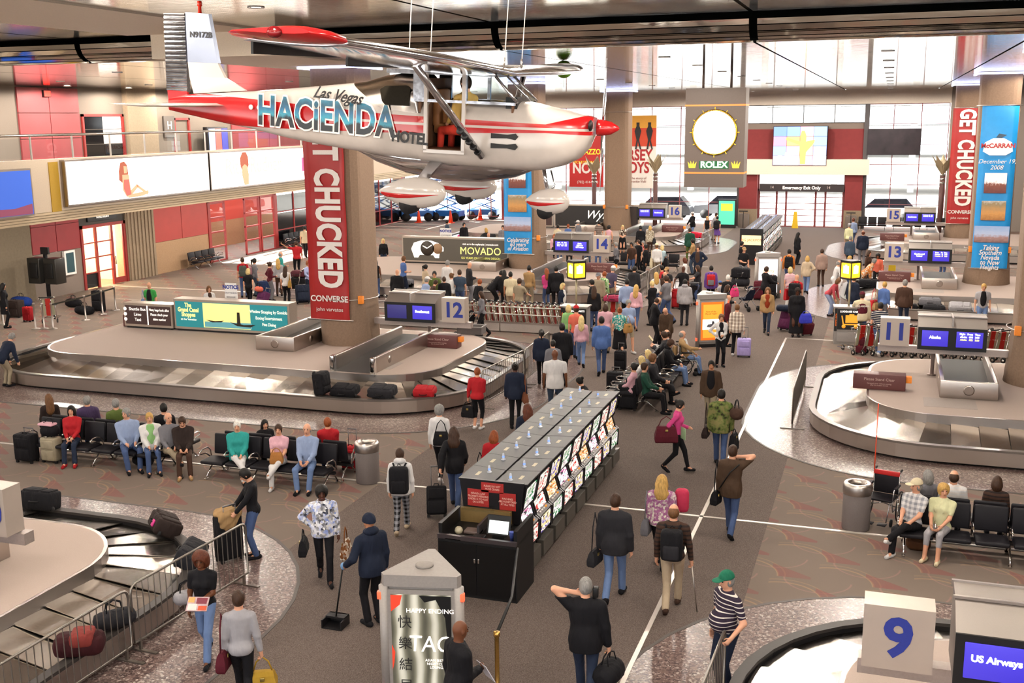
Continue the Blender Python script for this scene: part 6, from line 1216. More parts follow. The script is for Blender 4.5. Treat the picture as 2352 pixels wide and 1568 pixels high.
-0.63 38.60 1.8 9|m w:1.1 hat:cap,maroon hair:short,h_brown top:jacket,cream bot:trousers,denim arms:reach,down id:lett|man in a maroon cap and maroon and cream team jacket by the cart dispenser
0.06 42.23 1.66 335|f hair:short,h_blond top:long,blue bot:trousers,grey id:blus|blond woman in a blue sweater with red and tan bags at the right carousel
0.76 41.81 1.82 349|m w:1.12 hair:short,h_grey top:jacket,brown bot:trousers,ddenim|grey haired man in a brown leather jacket at the right carousel
-0.03 36.81 1.76 352|m w:1.1 hair:short,h_black top:tee,navy,stripe bot:trousers,ldenim shoes:white walk id:nav|man in a navy striped tee shirt and jeans left of sign 11
3.41 41.99 1.76 185|m w:1.1 hair:short,h_blond top:tee,lgrey inner:black bot:trousers,ldenim|fair haired man in a black and grey shirt beyond the right cart row
-26.89 41.87 1.78 31|m hair:short,h_brown top:tee,red bot:trousers,denim id:gbk|man in a red tee shirt with a grey backpack on the left side
-26.58 42.30 1.7 322|f skin:m hair:pony,h_black top:long,grey bot:trousers,slate id:pbk|woman with dark hair and grey green top with a pink bag
-25.17 39.55 1.66 17|f hair:bob,h_lblond top:tee,black bot:trousers,black shoes:white arms:down,pull walk id:pur|blond woman in black pulling a purple suitcase near the red banner
-25.23 41.35 1.7 316|f hair:bun,h_brown top:long,maroon bot:trousers,grey arms:hip,front|woman in a maroon sweater and grey trousers left of the red banner
-25.55 42.62 1.68 31|f hair:long,h_blond top:long,lgrey bot:trousers,brown|woman with long blond hair and grey cardigan left of the red banner
-26.46 44.36 1.76 291|m hair:thin,h_grey top:long,teal bot:trousers,denim arms:down,front|grey haired man in a teal shirt near the sunlit floor
-23.88 40.38 1.7 13|f hair:long,h_brown top:tee,white bot:trousers,black id:tank|woman with long brown hair, white top, black trousers and tan bag
-27.85 48.28 1.8 45|m w:1.15 skin:m hair:short,h_brown top:polo,red bot:trousers,black arms:point,down|man in a red polo shirt and black trousers pointing to the doors
-31.41 55.46 1.8 20|m w:1.1 hair:short,h_black top:polo,cream bot:trousers,black hem:-.14 walk|man in a cream shirt and black trousers walking to the street doors
-23.84 42.25 1.68 239|f hair:curly,h_ginger top:long,#a8b0d8 bot:trousers,navy arms:push,push|ginger haired woman in a pale blue shirt with a luggage cart by the banner
-26.31 34.54 1.76 192|m hair:none top:tee,green inner:black bot:trousers,denim id:apr|bald man in a green tee and black apron behind the direction board
-23.95 34.91 1.66 229|f hair:bob,h_lbrown top:long,white inner:brown bot:trousers,brown|woman in a white shirt and brown waistcoat behind the gondola advertisement
-31.81 32.97 1.74 314|f hair:long,h_black top:coat,black bot:trousers,black hem:-.4|dark figure in a long black coat at the left edge
'''
# ---------------------------------------------------------------- people: one continuous surface each, from blended limbs
def nets(Fv, xs, ys, zs):
    ins = Fv < 0; n = ins[:-1,:-1,:-1].astype(np.int8)
    for a in range(8):
        if a: n = n + ins[a&1:ins.shape[0]-1+(a&1), (a>>1)&1:ins.shape[1]-1+((a>>1)&1), (a>>2)&1:ins.shape[2]-1+((a>>2)&1)]
    act = (n > 0) & (n < 8); I, J, K = np.nonzero(act)
    if len(I) == 0: return np.zeros((0, 3)), np.zeros((0, 4), int)
    idx = np.full(act.shape, -1, np.int32); idx[act] = np.arange(len(I))
    acc = np.zeros((len(I), 3)); cnt = np.zeros(len(I)); G3 = (xs, ys, zs)
    C = [(0,0,0),(1,0,0),(0,1,0),(1,1,0),(0,0,1),(1,0,1),(0,1,1),(1,1,1)]
    for a, b in ((0,1),(2,3),(4,5),(6,7),(0,2),(1,3),(4,6),(5,7),(0,4),(1,5),(2,6),(3,7)):
        A, B = C[a], C[b]; ia = (I+A[0], J+A[1], K+A[2]); ib = (I+B[0], J+B[1], K+B[2]); fa, fb = Fv[ia], Fv[ib]; m = (fa < 0) != (fb < 0)
        t = np.where(m, fa / np.where(m, fa - fb, 1), 0)
        for d in range(3): pa, pb = G3[d][ia[d]], G3[d][ib[d]]; acc[:, d] += np.where(m, pa + t*(pb-pa), 0)
        cnt += m
    V = acc / cnt[:, None]; Q = []
    for ax in range(3):
        sl0 = [slice(None)]*3; sl1 = [slice(None)]*3; sl0[ax] = slice(0, -1); sl1[ax] = slice(1, None); o1, o2 = [d for d in range(3) if d != ax]
        for o in (o1, o2): sl0[o] = slice(1, -1); sl1[o] = slice(1, -1)
        a = ins[tuple(sl0)]; b = ins[tuple(sl1)]; e = np.argwhere(a != b)
        if len(e) == 0: continue
        fl = a[tuple(e.T)]; e = e.copy(); e[:, o1] += 1; e[:, o2] += 1
        def at(d1, d2): q = e.copy(); q[:, o1] += d1; q[:, o2] += d2; return idx[q[:,0], q[:,1], q[:,2]]
        q = np.stack([at(-1,-1), at(0,-1), at(0,0), at(-1,0)], 1)
        flip = fl if ax != 1 else ~fl
        q[~flip] = q[~flip][:, ::-1]; Q.append(q)
    return V, np.concatenate(Q)
class SDF:
    def __init__(s): s.p = []; s.cut = []
    def cap(s, a, b, ra, rb=None, k=.02): s.p.append(('c', np.array(a, float), np.array(b, float), ra, ra if rb is None else rb, k)); return s
    def ell(s, c_, A, r, k=.03): s.p.append(('e', np.array(c_, float), np.array(A, float), np.array(r, float), 0, k)); return s
    def plane(s, n, d): s.cut.append((np.array(n, float), d)); return s      # keep n.p < d
    def bounds(s, pad):
        lo = np.full(3, 9.); hi = -lo
        for q in s.p:
            if q[0] == 'c':
                for P, r in ((q[1], q[3]), (q[2], q[4])): lo = np.minimum(lo, P - r); hi = np.maximum(hi, P + r)
            else: r = np.sqrt(((q[2] * q[3][:, None])**2).sum(0)); lo = np.minimum(lo, q[1] - r); hi = np.maximum(hi, q[1] + r)
        return lo - pad, hi + pad
    def mesh(s, name, vox, fine=(), m=None, off=0.0, wob=0.0):
        lo, hi = s.bounds(vox * 2.5 + off); ax = []
        for d in range(3):
            g = np.arange(lo[d], hi[d] + vox, vox)
            for (c_, r, v) in fine:
                a, b = c_[d] - r, c_[d] + r; g = np.concatenate([g[(g < a - v*.5) | (g > b + v*.5)], np.arange(a, b, v)])
            ax.append(np.sort(g))
        xs, ys, zs = ax; Fv = np.full((len(xs), len(ys), len(zs)), .12)
        for q in s.p:
            k = q[5]; pad = .05 + k + off
            if q[0] == 'c': l = np.minimum(q[1] - q[3], q[2] - q[4]) - pad; h = np.maximum(q[1] + q[3], q[2] + q[4]) + pad
            else: r = np.sqrt(((q[2] * q[3][:, None])**2).sum(0)); l = q[1] - r - pad; h = q[1] + r + pad
            i0, i1 = np.searchsorted(xs, (l[0], h[0])); j0, j1 = np.searchsorted(ys, (l[1], h[1])); k0, k1 = np.searchsorted(zs, (l[2], h[2]))
            if i1 <= i0 or j1 <= j0 or k1 <= k0: continue
            Xg = xs[i0:i1, None, None]; Yg = ys[None, j0:j1, None]; Zg = zs[None, None, k0:k1]
            if q[0] == 'c':
                a, b = q[1], q[2]; ba = b - a; L = max(ba.dot(ba), 1e-9); px, py, pz = Xg - a[0], Yg - a[1], Zg - a[2]
                t = np.clip((px*ba[0] + py*ba[1] + pz*ba[2]) / L, 0, 1); d = np.sqrt((px - t*ba[0])**2 + (py - t*ba[1])**2 + (pz - t*ba[2])**2) - (q[3] + t*(q[4] - q[3]))
            else:
                A, r = q[2], q[3]; px, py, pz = Xg - q[1][0], Yg - q[1][1], Zg - q[1][2]; u = [(A[i][0]*px + A[i][1]*py + A[i][2]*pz) / r[i] for i in range(3)]
                k0_ = np.sqrt(u[0]**2 + u[1]**2 + u[2]**2) + 1e-6; d = (k0_ - 1) * np.minimum(min(r) * 1.25, np.sqrt((r**2).mean()))
            d = d - off; F0 = Fv[i0:i1, j0:j1, k0:k1]; hh = np.maximum(k - np.abs(d - F0), 0) / k; Fv[i0:i1, j0:j1, k0:k1] = np.minimum(d, F0) - hh*hh*k*.25
        if wob: Fv = Fv + wob * np.sin(xs[:, None, None]*31 + zs[None, None, :]*17) * np.sin(ys[None, :, None]*27 + zs[None, None, :]*23)
        for n, d in s.cut: Fv = np.maximum(Fv, n[0]*xs[:, None, None] + n[1]*ys[None, :, None] + n[2]*zs[None, None, :] - d)
        Fv[0] = Fv[-1] = .1; Fv[:, 0] = Fv[:, -1] = .1; Fv[:, :, 0] = Fv[:, :, -1] = .1
        V, Q = nets(Fv, xs, ys, zs); return fastmesh(name, V, Q, True)
PAL = dict(black='#17161a', char='#2b2a2e', grey='#77757a', lgrey='#a7a3a6', white='#dedad8', cream='#d8c9a8', tan='#a8865c', khaki='#9c8d76', brown='#4a342a', dbrown='#2e2320', navy='#1f2638', blue='#5570a8', lblue='#93a3c4', denim='#4a5c84', ldenim='#6f86b0', ddenim='#2b3448', teal='#2f9690', green='#3f9a4a', lgreen='#8fbf7a', olive='#5c6a34', dgreen='#1f4638', red='#b4232a', coral='#e0705a', maroon='#5a1c28', pink='#d84a8a', lpink='#dba9b4', purple='#6a4a94', lilac='#b4a4dc', orange='#d07a34', rust='#8c3318', yellow='#d8b83a', pale='#d6d4a8', slate='#3d4a5c', beige='#c2ad92', brownj='#4d3a2c',
    h_black='#17120f', h_brown='#3c2618', h_lbrown='#6e4a2c', h_blond='#c49a56', h_lblond='#d8bc80', h_ginger='#8c4620', h_auburn='#5c2c18', h_grey='#8a8682', h_white='#d8d4cc', s_l='#d29a7c', s_m='#b67d5c', s_t='#9a6444', s_d='#4e2c1e', s_b='#6b4029')
def wear(col, kind=''):
    k = ('wear', col, kind)
    if k in MC: return MC[k]
    m, nt, b = base('cloth_%s_%s' % (col, kind or 'plain'), .8, 0, .2); q = c(PAL[col]) if col in PAL else c(col); co = tcoord(nt); n = noise(nt, 6, 3, co)
    dk = tuple(v*.72 for v in q[:3]) + (1,); o = mix(nt, X(nt, n.outputs[0]), dk, q); x, y, z = xyz(nt, co)
    if kind == 'stripe': o = mix(nt, (z * 17).fr().lt(.22), o, c('#d8cdc4'))
    elif kind == 'bstripe': o = mix(nt, (z * 14).fr().lt(.4), o, c('#2a2220'))
    elif kind == 'plaid': o = mix(nt, (x * 9).fr().lt(.35) * .5 + (z * 9).fr().lt(.35) * .5, o, c('#e4d8c8')); o = mix(nt, ((x * 9).fr() - .7).ab().lt(.08) * .6, o, c('#3a3a40'))
    elif kind == 'check': o = mix(nt, (x * 11).fr().lt(.5) * .5 + (z * 11).fr().lt(.5) * .5, o, c('#8a8a90'))
    elif kind in ('floral', 'print', 'camo'):
        v = nt.nodes.new('ShaderNodeTexVoronoi' if kind != 'camo' else 'ShaderNodeTexNoise'); v.inputs['Scale'].default_value = 26 if kind != 'camo' else 9; nt.links.new(co, v.inputs['Vector'])
        s = nt.nodes.new('ShaderNodeSeparateColor'); nt.links.new(v.outputs['Color'], s.inputs[0])
        st = {'floral': [(0, q), (.35, c('#22283e')), (.5, c('#e8e6ea')), (.72, c('#8a9ad0')), (1, c('#f0eeec'))], 'print': [(0, q), (.5, dk), (.75, c('#e0d8c8')), (1, q)], 'camo': [(.35, c('#2e2c1c')), (.45, q), (.6, c('#7a7448'))]}[kind]
        o = ramp(nt, s.outputs[0], st)
    nt.links.new(o, b.inputs['Base Color']); mp = nt.nodes.new('ShaderNodeMapping'); mp.inputs['Scale'].default_value = (9, 9, 3.2); mp.inputs['Rotation'].default_value = (.25, .2, 0); nt.links.new(co, mp.inputs[0])
    nf = noise(nt, 1.0, 2.5, mp.outputs[0], .55); bump(nt, b, nf.outputs[0], .75, .05); MC[k] = m; return m
def hairmat(col):
    k = ('hairmat', col)
    if k in MC: return MC[k]
    m, nt, b = base('hair_' + col, .55, 0, .3); q = c(PAL[col]); co = tcoord(nt); mp = nt.nodes.new('ShaderNodeMapping'); mp.inputs['Scale'].default_value = (60, 60, 9); nt.links.new(co, mp.inputs[0]); n = noise(nt, 1.0, 3, mp.outputs[0])
    nt.links.new(mix(nt, X(nt, n.outputs[0]) * 1.6 - .3, tuple(v*.4 for v in q[:3]) + (1,), tuple(min(1, v*1.35) for v in q[:3]) + (1,)), b.inputs['Base Color']); bump(nt, b, n.outputs[0], .6, .012); MC[k] = m; return m
SKIN = {k: M(PAL['s_' + k], .5, 0, .06, 20, .35) for k in 'lmtdb'}
# shared head gear (head frame: x right, y forward, z up, centre of the head)
I3 = np.eye(3)
def hairmesh(style):
    s = SDF(); s.ell((0, -.012, .012), I3, (.088, .104, .122), .02)
    face = ((0, .125, -.055), (.10, .10, .115))
    if style == 'short': pass
    elif style == 'thin': s.p = []; s.ell((0, -.03, -.01), I3, (.088, .092, .10)); s.plane((0, .3, 1), .045)
    elif style == 'bob': s.ell((0, -.035, -.06), I3, (.105, .095, .13), .04)
    elif style == 'long': s.ell((0, -.045, -.08), I3, (.105, .085, .15), .04).ell((0, -.09, -.25), I3, (.105, .05, .16), .05)
    elif style == 'wavy': s.ell((0, -.04, -.06), I3, (.115, .095, .15), .04).ell((0, -.08, -.20), I3, (.13, .065, .14), .05)
    elif style == 'curly': s.p = []; s.ell((0, -.02, .02), I3, (.112, .118, .135), .03)
    elif style == 'afro': s.p = []; s.ell((0, -.02, .03), I3, (.13, .125, .14), .03).ell((0, -.05, -.06), I3, (.12, .1, .1), .03)
    elif style == 'pony': s.cap((0, -.10, .05), (0, -.16, .02), .035, .035).cap((0, -.16, .02), (0, -.13, -.18), .035, .02)
    elif style == 'bun': s.ell((0, -.115, .06), I3, (.05, .045, .045), .015)
    m = None
    lo, hi = s.bounds(.04); v = .011; xs, ys, zs = [np.arange(lo[d], hi[d], v) for d in range(3)]
    # subtract the face
    s2 = s; orig = SDF.mesh
    fc = face
    def carve(Fv, xs, ys, zs):
        r = fc[1]; k0 = np.sqrt(((xs[:, None, None] - fc[0][0])/r[0])**2 + ((ys[None, :, None] - fc[0][1])/r[1])**2 + ((zs[None, None, :] - fc[0][2])/r[2])**2); d = (k0 - 1) * .1; return np.maximum(Fv, -d)
    return s.carved('hair', v, carve, .005 if style in ('curly', 'afro', 'wavy') else .002)
def carved(s, name, vox, fn, wob):
    global nets; keep = nets
    def n2(Fv, xs, ys, zs): return keep(fn(Fv, xs, ys, zs), xs, ys, zs)
    nets = n2
    try: return s.mesh(name, vox, (), None, 0, wob)
    finally: nets = keep
SDF.carved = carved
HAIR = {}
def hair(style):
    if style not in HAIR: HAIR[style] = hairmesh(style)
    return HAIR[style]
def capmesh():
    return SDF().ell((0, -.01, .03), I3, (.096, .112, .108), .01).plane((0, .12, -1), -.03).mesh('cap', .010)
HATS = {'cap': SDF().ell((0, -.01, .03), I3, (.096, .112, .112), .01).plane((0, 0, -1), -.035).mesh('cap', .010), 'beanie': SDF().ell((0, -.012, .03), I3, (.098, .114, .118), .01).plane((0, .25, -1), -.02).mesh('beanie', .010), 'brim': SDF().ell((0, .12, .045), I3, (.075, .085, .012), .01).mesh('brim', .009), 'hood': SDF().ell((0, -.02, -.13), I3, (.12, .10, .06), .02).ell((0, -.07, -.12), I3, (.11, .07, .07), .03).mesh('hood', .014)}
SHOE = SDF().cap((0, -.06, .045), (0, .0, .045), .045, .045, .02).cap((0, .0, .04), (0, .15, .032), .045, .036, .03).plane((0, 0, -1), 0).mesh('shoe', .011)
EYE = MB().ball(0, 0, 0, .0125, .008, .008, 8, 5).mesh('eye'); MOUTH = MB().ball(0, 0, 0, .022, .008, .006, 8, 4).mesh('mouth'); BROW = MB().ball(0, 0, 0, .02, .008, .0045, 8, 4).mesh('eyebrow')
EYEM = M('#20160f', .25); LIP = M('#8c4a40', .5); LENSD = M('#17171b', .15)
def ik(a, t, l1, l2, hint):
    a, t, hint = np.array(a, float), np.array(t, float), np.array(hint, float); d = t - a; L = np.linalg.norm(d); Lm = (l1 + l2) * .995
    if L > Lm: d = d * Lm / L; L = Lm
    u = d / L; x = (l1*l1 - l2*l2 + L*L) / (2*L); h = math.sqrt(max(l1*l1 - x*x, 0)); n = hint - u * hint.dot(u); n = n / (np.linalg.norm(n) + 1e-9)
    return a + u*x + n*h, a + d
ARM = dict(down=(.06, .05, -.53), swf=(.03, .24, -.45), swb=(.06, -.20, -.47), pull=(.10, -.30, -.42), carry=(.09, .03, -.53), hip=(.07, .02, -.33), fold=(-.22, .21, -.24), front=(-.13, .27, -.30), reach=(.0, .46, -.22), low=(-.02, .34, -.42), lap=(-.10, .30, -.40), knee=(-.02, .36, -.34), phone=(-.07, .09, .14), ear=(-.05, .02, .16), point=(.42, .18, .22), push=(.03, .40, -.30), read=(-.12, .34, -.18), back=(-.12, -.15, -.40), rail=(.14, .20, -.40), side=(.30, .22, -.34), up=(.1, .2, .3), wide=(.38, .05, -.2))
NAMES = {}
def person(line):
    num, flags, label = line.split('|'); px_, py_, h, rz = map(float, num.split()); fl = flags.split(); o = {}
    for f in fl:
        if ':' in f: k, v = f.split(':', 1); o[k] = v
    fem = 'f' in fl; s = h / 1.75; wd = float(o.get('w', 1.0)) * (.93 if fem else 1.0); dist = math.hypot(px_, py_, 6.5); vox = min(.04, max(.019, dist / 2520 * 2.9))
    near = dist < 27; rz = math.radians(rz)
    pose = 'sit' if 'sit' in fl else 'kneel' if 'kneel' in fl else 'walk' if 'walk' in fl else 'stand'
    lean = math.radians(float(o.get('lean', {'sit': -8}.get(pose, 2)))); P = np.array([0, 0, .94*s]); seat = .44
    if pose == 'sit': P = np.array([0, -.06, seat + .10*s])
    if pose == 'kneel': P = np.array([0, -.05, .40*s])
    if lean > .5: P = P + np.array([0, -.12*s, -.03*s])
    U = np.array([0, math.sin(lean), math.cos(lean)]); Fd = np.array([0, math.cos(lean), -math.sin(lean)]); Rt = np.array([1., 0, 0]); TA = np.array([Rt, Fd, U])
    pt = lambda r, f, u: P + Rt*r*s + Fd*f*s + U*u*s
    hp = math.radians(float(o.get('nod', 6))) + lean * .5; hy = math.radians(float(o.get('turn', 0)))
    N = pt(0, -.01, .53); hu = np.array([0, math.sin(hp), math.cos(hp)]); Hc = N + hu * .165 * s + np.array([0, .012*s, 0])
    hf = np.array([0, math.cos(hp), -math.sin(hp)]); cz, sz = math.cos(hy), math.sin(hy); hf2 = np.array([-sz*hf[1], cz*hf[1], hf[2]]); hr2 = np.cross(hf2, hu); hr2 /= np.linalg.norm(hr2); HA = np.array([hr2, hf2, hu])
    hpt = lambda v: Hc + (HA.T @ np.array(v)) * s
    # limbs
    hips = {}; arms = {}; bulk = wd
    am = (o.get('arms', 'down,down') + ',down').split(',')[:2]
    for sd, mode in ((-1, am[0]), (1, am[1])):
        sh = pt(sd*.178*bulk, -.01, .455); t = ARM[mode]
        if lean > .5 and mode in ('down', 'carry'): tgt = sh + np.array([sd*.04, .10, -.53]) * s
        else: tgt = sh + (Rt*sd*t[0] + Fd*t[1] + U*t[2]) * s
        hint = np.array([sd*.5, -1, -.3]) if mode not in ('hip', 'phone', 'ear', 'fold') else np.array([sd*1.0, -.2, -.6])
        if mode == 'hip': tgt = pt(sd*.17*bulk, .02, .10); hint = np.array([sd*1., -.5, 0])
        el, wr = ik(sh, tgt, .285*s, .255*s, hint); arms[sd] = (sh, el, wr)
    st = o.get('step', 'l'); legs = {}
    for sd in (-1, 1):
        hp_ = P + np.array([sd*.09*s*bulk, 0, -.03*s])
        if pose == 'sit':
            kn = np.array([sd*(.11 + (.05 if 'wide' in fl else 0))*s, P[1] + .42*s, seat + .06*s]); an = np.array([sd*.12*s, kn[1] + float(o.get('fx', .06)), .085])
            if o.get('cross') == ('l' if sd < 0 else 'r'): kn = kn + np.array([-sd*.06, -.02, .09]) * s; an = np.array([-sd*.16*s, kn[1] + .16*s, seat - .10])
            legs[sd] = (hp_, kn, an, 0.0 if an[2] < .1 else .4)
        elif pose == 'kneel':
            kn = np.array([sd*.12*s, P[1] + .30*s, .40*s if sd < 0 else .08]); an = np.array([sd*.12*s, P[1] + (.25*s if sd < 0 else -.2*s), .09]); legs[sd] = (hp_, kn, an, 0)
        else:
            fy, fz, tl = .0, .085*s, 0
            if pose == 'walk': fwd = (sd < 0) == (st == 'l'); fy = .27*s if fwd else -.30*s; fz = .085*s if fwd else .16*s; tl = 0 if fwd else -.7
            an = np.array([sd*(.10 if pose == 'stand' else .07)*s*(1.25 if 'apart' in fl else 1), fy, fz]); kn, an = ik(hp_, an, .43*s, .425*s, (0, 1, 0.2)); legs[sd] = (hp_, kn, an, tl)
    ch = (.152 if fem else .165) * bulk; hipw = (.172 if fem else .162) * bulk; belly = float(o.get('belly', 0))
    def torso(D, lo=True):
        D.ell(pt(0, 0, .35), TA, np.array([ch, .108 * (.5 + bulk*.5), .20])*s, .05).ell(pt(0, .01, .16), TA, np.array([.138*bulk, .098*bulk, .19])*s, .06)
        D.cap(pt(-.135*bulk, -.012, .455), pt(.135*bulk, -.012, .455), .058*s, None, .05)
        D.cap(pt(0, -.02, .44), N, .075*s, .055*s, .04)
        if fem: D.ell(pt(-.068, .085, .335), TA, np.array([.062, .055, .065])*s, .03).ell(pt(.068, .085, .335), TA, np.array([.062, .055, .065])*s, .03)
        if belly: D.ell(pt(0, .06 + belly*.1, .14), TA, np.array([.14*bulk, .10 + belly*.05, .15])*s, .06)
        if lo: D.ell(pt(0, -.015, .0), TA, np.array([hipw, .12*(.5+bulk*.5), .125])*s, .05)
    def armsd(D, r, upto=1.0, k=.025):
        for sd, (sh, el, wr) in arms.items():
            D.cap(sh, el if upto >= .5 else sh + (el-sh)*upto*2, (.052*(.6+.4*bulk))*s+r, .041*s+r, k)
            if upto > .5: D.cap(el, el + (wr-el)*min(1, (upto-.5)*2), .041*s+r, (.041 + (.029-.041)*min(1, (upto-.5)*2))*s+r, k)
    def legsd(D, r, upto=1.0, flare=0, k=.02):
        for sd, (hp_, kn, an, tl) in legs.items():
            D.cap(hp_, hp_ + (kn-hp_)*min(1, upto*2), (.086*(.55+.45*bulk))*s+r, (.086 + (.058-.086)*min(1, upto*2))*s+r, k)
            if upto > .5: t_ = min(1, (upto-.5)*2); D.cap(kn, kn + (an-kn)*t_, .056*s+r, (.056 + (.04-.056)*t_)*s + r + flare, k)
    # body
    B = SDF(); torso(B); armsd(B, 0); legsd(B, 0)
    B.ell(hpt((0, -.008, .018)), HA, np.array([.075, .094, .100])*s, .02).ell(hpt((0, .018, -.045)), HA, np.array([.058, .066, .072])*s, .03).cap(hpt((0, -.02, -.07)), N, .054*s, .056*s, .03)
    fine = []
    if near: B.cap(hpt((0, .088, .0)), hpt((0, .106, -.028)), .010*s, .014*s, .012); fine.append((Hc, .125*s, .0125))
    for x in (-.078, .078): B.ell(hpt((x, -.005, -.005)), HA, np.array([.012, .02, .032])*s, .01)
    for sd, (sh, el, wr) in arms.items():
        d = wr - el; d = d / np.linalg.norm(d); mode = am[0] if sd < 0 else am[1]
        side_ = np.cross(d, np.array([0, 1., 0.])); side_ = side_ / (np.linalg.norm(side_) + 1e-6) if np.linalg.norm(side_) > .2 else np.array([1., 0, 0]); pal = np.cross(side_, d)      # finger curl direction
        inn = np.array([-sd, 0, 0.]) - d * np.dot(np.array([-sd, 0, 0.]), d); inn = inn / (np.linalg.norm(inn) + 1e-6); wdir = np.cross(d, inn)
        if wdir[1] < 0: wdir = -wdir
        kc = wr + d * .085 * s
        fr = max(.0088*s, vox * .42 if not near else 0); curl = .55 if mode in ('down', 'swf', 'swb', 'lap', 'knee') else 1.1
        B.cap(wr, kc, .028*s, .026*s, .012).cap(wr + wdir*.014*s, kc + wdir*.022*s, .02*s, .015*s, .01).cap(wr - wdir*.014*s, kc - wdir*.022*s, .02*s, .015*s, .01)
        for i, ln in enumerate((.072, .084, .080, .062)):
            b0 = kc + wdir * (.030 - .020*i) * s; b1 = b0 + (d*math.cos(curl*.5) + inn*math.sin(curl*.5)) * ln*.52*s; b2 = b1 + (d*math.cos(curl*1.5) + inn*math.sin(curl*1.5)) * ln*.48*s
            B.cap(b0, b1, fr, fr*.95, .006).cap(b1, b2, fr*.95, fr*.8, .004)
        t0 = wr + d*.025*s + wdir*.024*s; t1 = t0 + (d*.6 + wdir*.7 + inn*.3)*.038*s; B.cap(t0, t1, fr*1.3, fr*1.1, .008).cap(t1, t1 + (d*.85 + inn*.5)*.032*s, fr*1.05, fr*.85, .004)
        if near and dist < 24: fine.append((kc + d*.03, .085*s, .0085))
    for sd, (hp_, kn, an, tl) in legs.items(): B.cap(an, an + np.array([0, .11*math.cos(tl), .11*math.sin(tl) - .045*(tl == 0)])*s, .036*s, .026*s, .02)
    sk = SKIN[o.get('skin', 'l')]
    R = thing('person', label, 'person', (px_, py_, 0), rz, 'travellers in the hall')
    if 'z' in o: R.location.z = float(o['z'])
    link('body', B.mesh('body', vox, fine), sk, R)
    # clothes
    tk, tc, *tp = o.get('top', 'long,black').split(','); bk, bc, *bp = o.get('bot', 'trousers,denim').split(',')
    sl = {'tee': .34, 'polo': .36, 'tank': 0, 'vest': 0}.get(tk, .97); r = {'jacket': .024, 'coat': .028, 'hoodie': .024, 'blouse': .018}.get(tk, .013); hem = {'jacket': -.15, 'coat': -.52, 'hoodie': -.12, 'blouse': -.10, 'tank': -.05}.get(tk, -.08)
    if 'hem' in o: hem = float(o['hem'])
    if pose in ('sit', 'kneel'): hem = max(hem, -.10)
    T = SDF(); torso(T); 
    if sl: armsd(T, 0, sl)
    if hem < -.09: T.cap(pt(-.05, 0, .08), pt(-.055*bulk, 0, hem-.1), .11*bulk*s, .12*bulk*s, .06).cap(pt(.05, 0, .08), pt(.055*bulk, 0, hem-.1), .11*bulk*s, .12*bulk*s, .06)
    T.plane(-U, -(P.dot(U) + hem*s)); T.plane(hu, (N + hu*.035*s).dot(hu))
    link('top' if tk in ('tee', 'tank', 'polo', 'long', 'blouse') else tk, T.mesh('top', vox, (), None, r*s), wear(tc, tp[0] if tp else ''), R)
    if 'inner' in o:
        ik_ = SDF().ell(pt(0, .055, .26), TA, np.array([.10*bulk, .092, .30])*s); ik_.plane(hu, (N + hu*.03*s).dot(hu)); link('shirt_front', ik_.mesh('shirt', max(vox*.8, .018), (), None, r*s), wear(o['inner']), R)
    L = SDF()
    if bk == 'skirt':
        L.ell(pt(0, -.01, .0), TA, np.array([hipw, .12, .125])*s, .05); zb = .30*s if not bp else float(bp[0])
        for x in (-.09, .0, .09): L.cap(P + np.array([x*.9, -.01, -.02])*s, np.array([x*1.5, 0, zb-.1]), .10*s, .13*s, .08)
        L.plane((0, 0, -1), -zb); legs_up = 0
    else:
        L.ell(pt(0, -.015, .0), TA, np.array([hipw, .12*(.5+bulk*.5), .125])*s, .05); legsd(L, 0, {'shorts': .48, 'capri': .72}.get(bk, .985), .012 if bk == 'trousers' and 'slim' not in fl else 0); L.plane(U, P.dot(U) + .12*s)
    pt_ = [q for q in bp if q in ('check', 'stripe')]
    link('skirt' if bk == 'skirt' else 'trousers', L.mesh('trousers', vox, (), None, .007*s), wear(bc, pt_[0] if pt_ else ''), R)
    if belly == 0 and near and bk != 'skirt' and pose in ('stand', 'walk') and hem > -.1: pass
    shm = wear(o.get('shoes', 'black'))
    for sd, (hp_, kn, an, tl) in legs.items():
        mw = Matrix.Translation(Vector((an[0], an[1] - .0, max(0, an[2] - .085*s)))) @ Matrix.Rotation(tl, 4, 'X') @ Matrix.Rotation(-sd*.12, 4, 'Z') @ Matrix.Scale(s * 1.0, 4); link('shoe', SHOE, shm, R, mw=mw)
    HM = Matrix.Translation(Vector(Hc)) @ Matrix(np.array(HA).T.tolist()).to_4x4() @ Matrix.Scale(s, 4)
    hs, hc = (o.get('hair', 'short,h_brown').split(',') + ['h_brown'])[:2]
    if hs != 'none': link('hair', hair(hs), hairmat(hc), R, mw=HM)
    if 'hat' in o:
        hk, hcol = o['hat'].split(','); hm = link('hat', HATS[hk], wear(hcol), R, mw=HM @ Matrix.Scale(1.04, 4))
        if hk == 'cap': link('brim', HATS['brim'], wear(hcol), hm)
    if 'hood' in fl: link('hood', HATS['hood'], wear(tc), R, mw=HM)
    if dist < 45:
        for x in (-.032, .032): link('eye', EYE, LENSD if 'shades' in fl else EYEM, R, mw=HM @ Matrix.Translation((x, .083, .012)) @ Matrix.Scale(1.7 if 'shades' in fl else 1, 4))
        link('mouth', MOUTH, LIP, R, mw=HM @ Matrix.Translation((0, .080, -.066)))
        if near:
            for x in (-.032, .032): link('eyebrow', BROW, wear(hc), R, mw=HM @ Matrix.Translation((x, .088, .036)))
    if 'beard' in fl: link('beard', SDF().ell((0, .03, -.08), I3, (.06, .06, .05), .01).mesh('beard', .012) if 'beard' not in HAIR else HAIR['beard'], wear(hc), R, mw=HM)
    if 'id' in o: NAMES[o['id']] = (R, arms, s, P, pt, N)
    return R
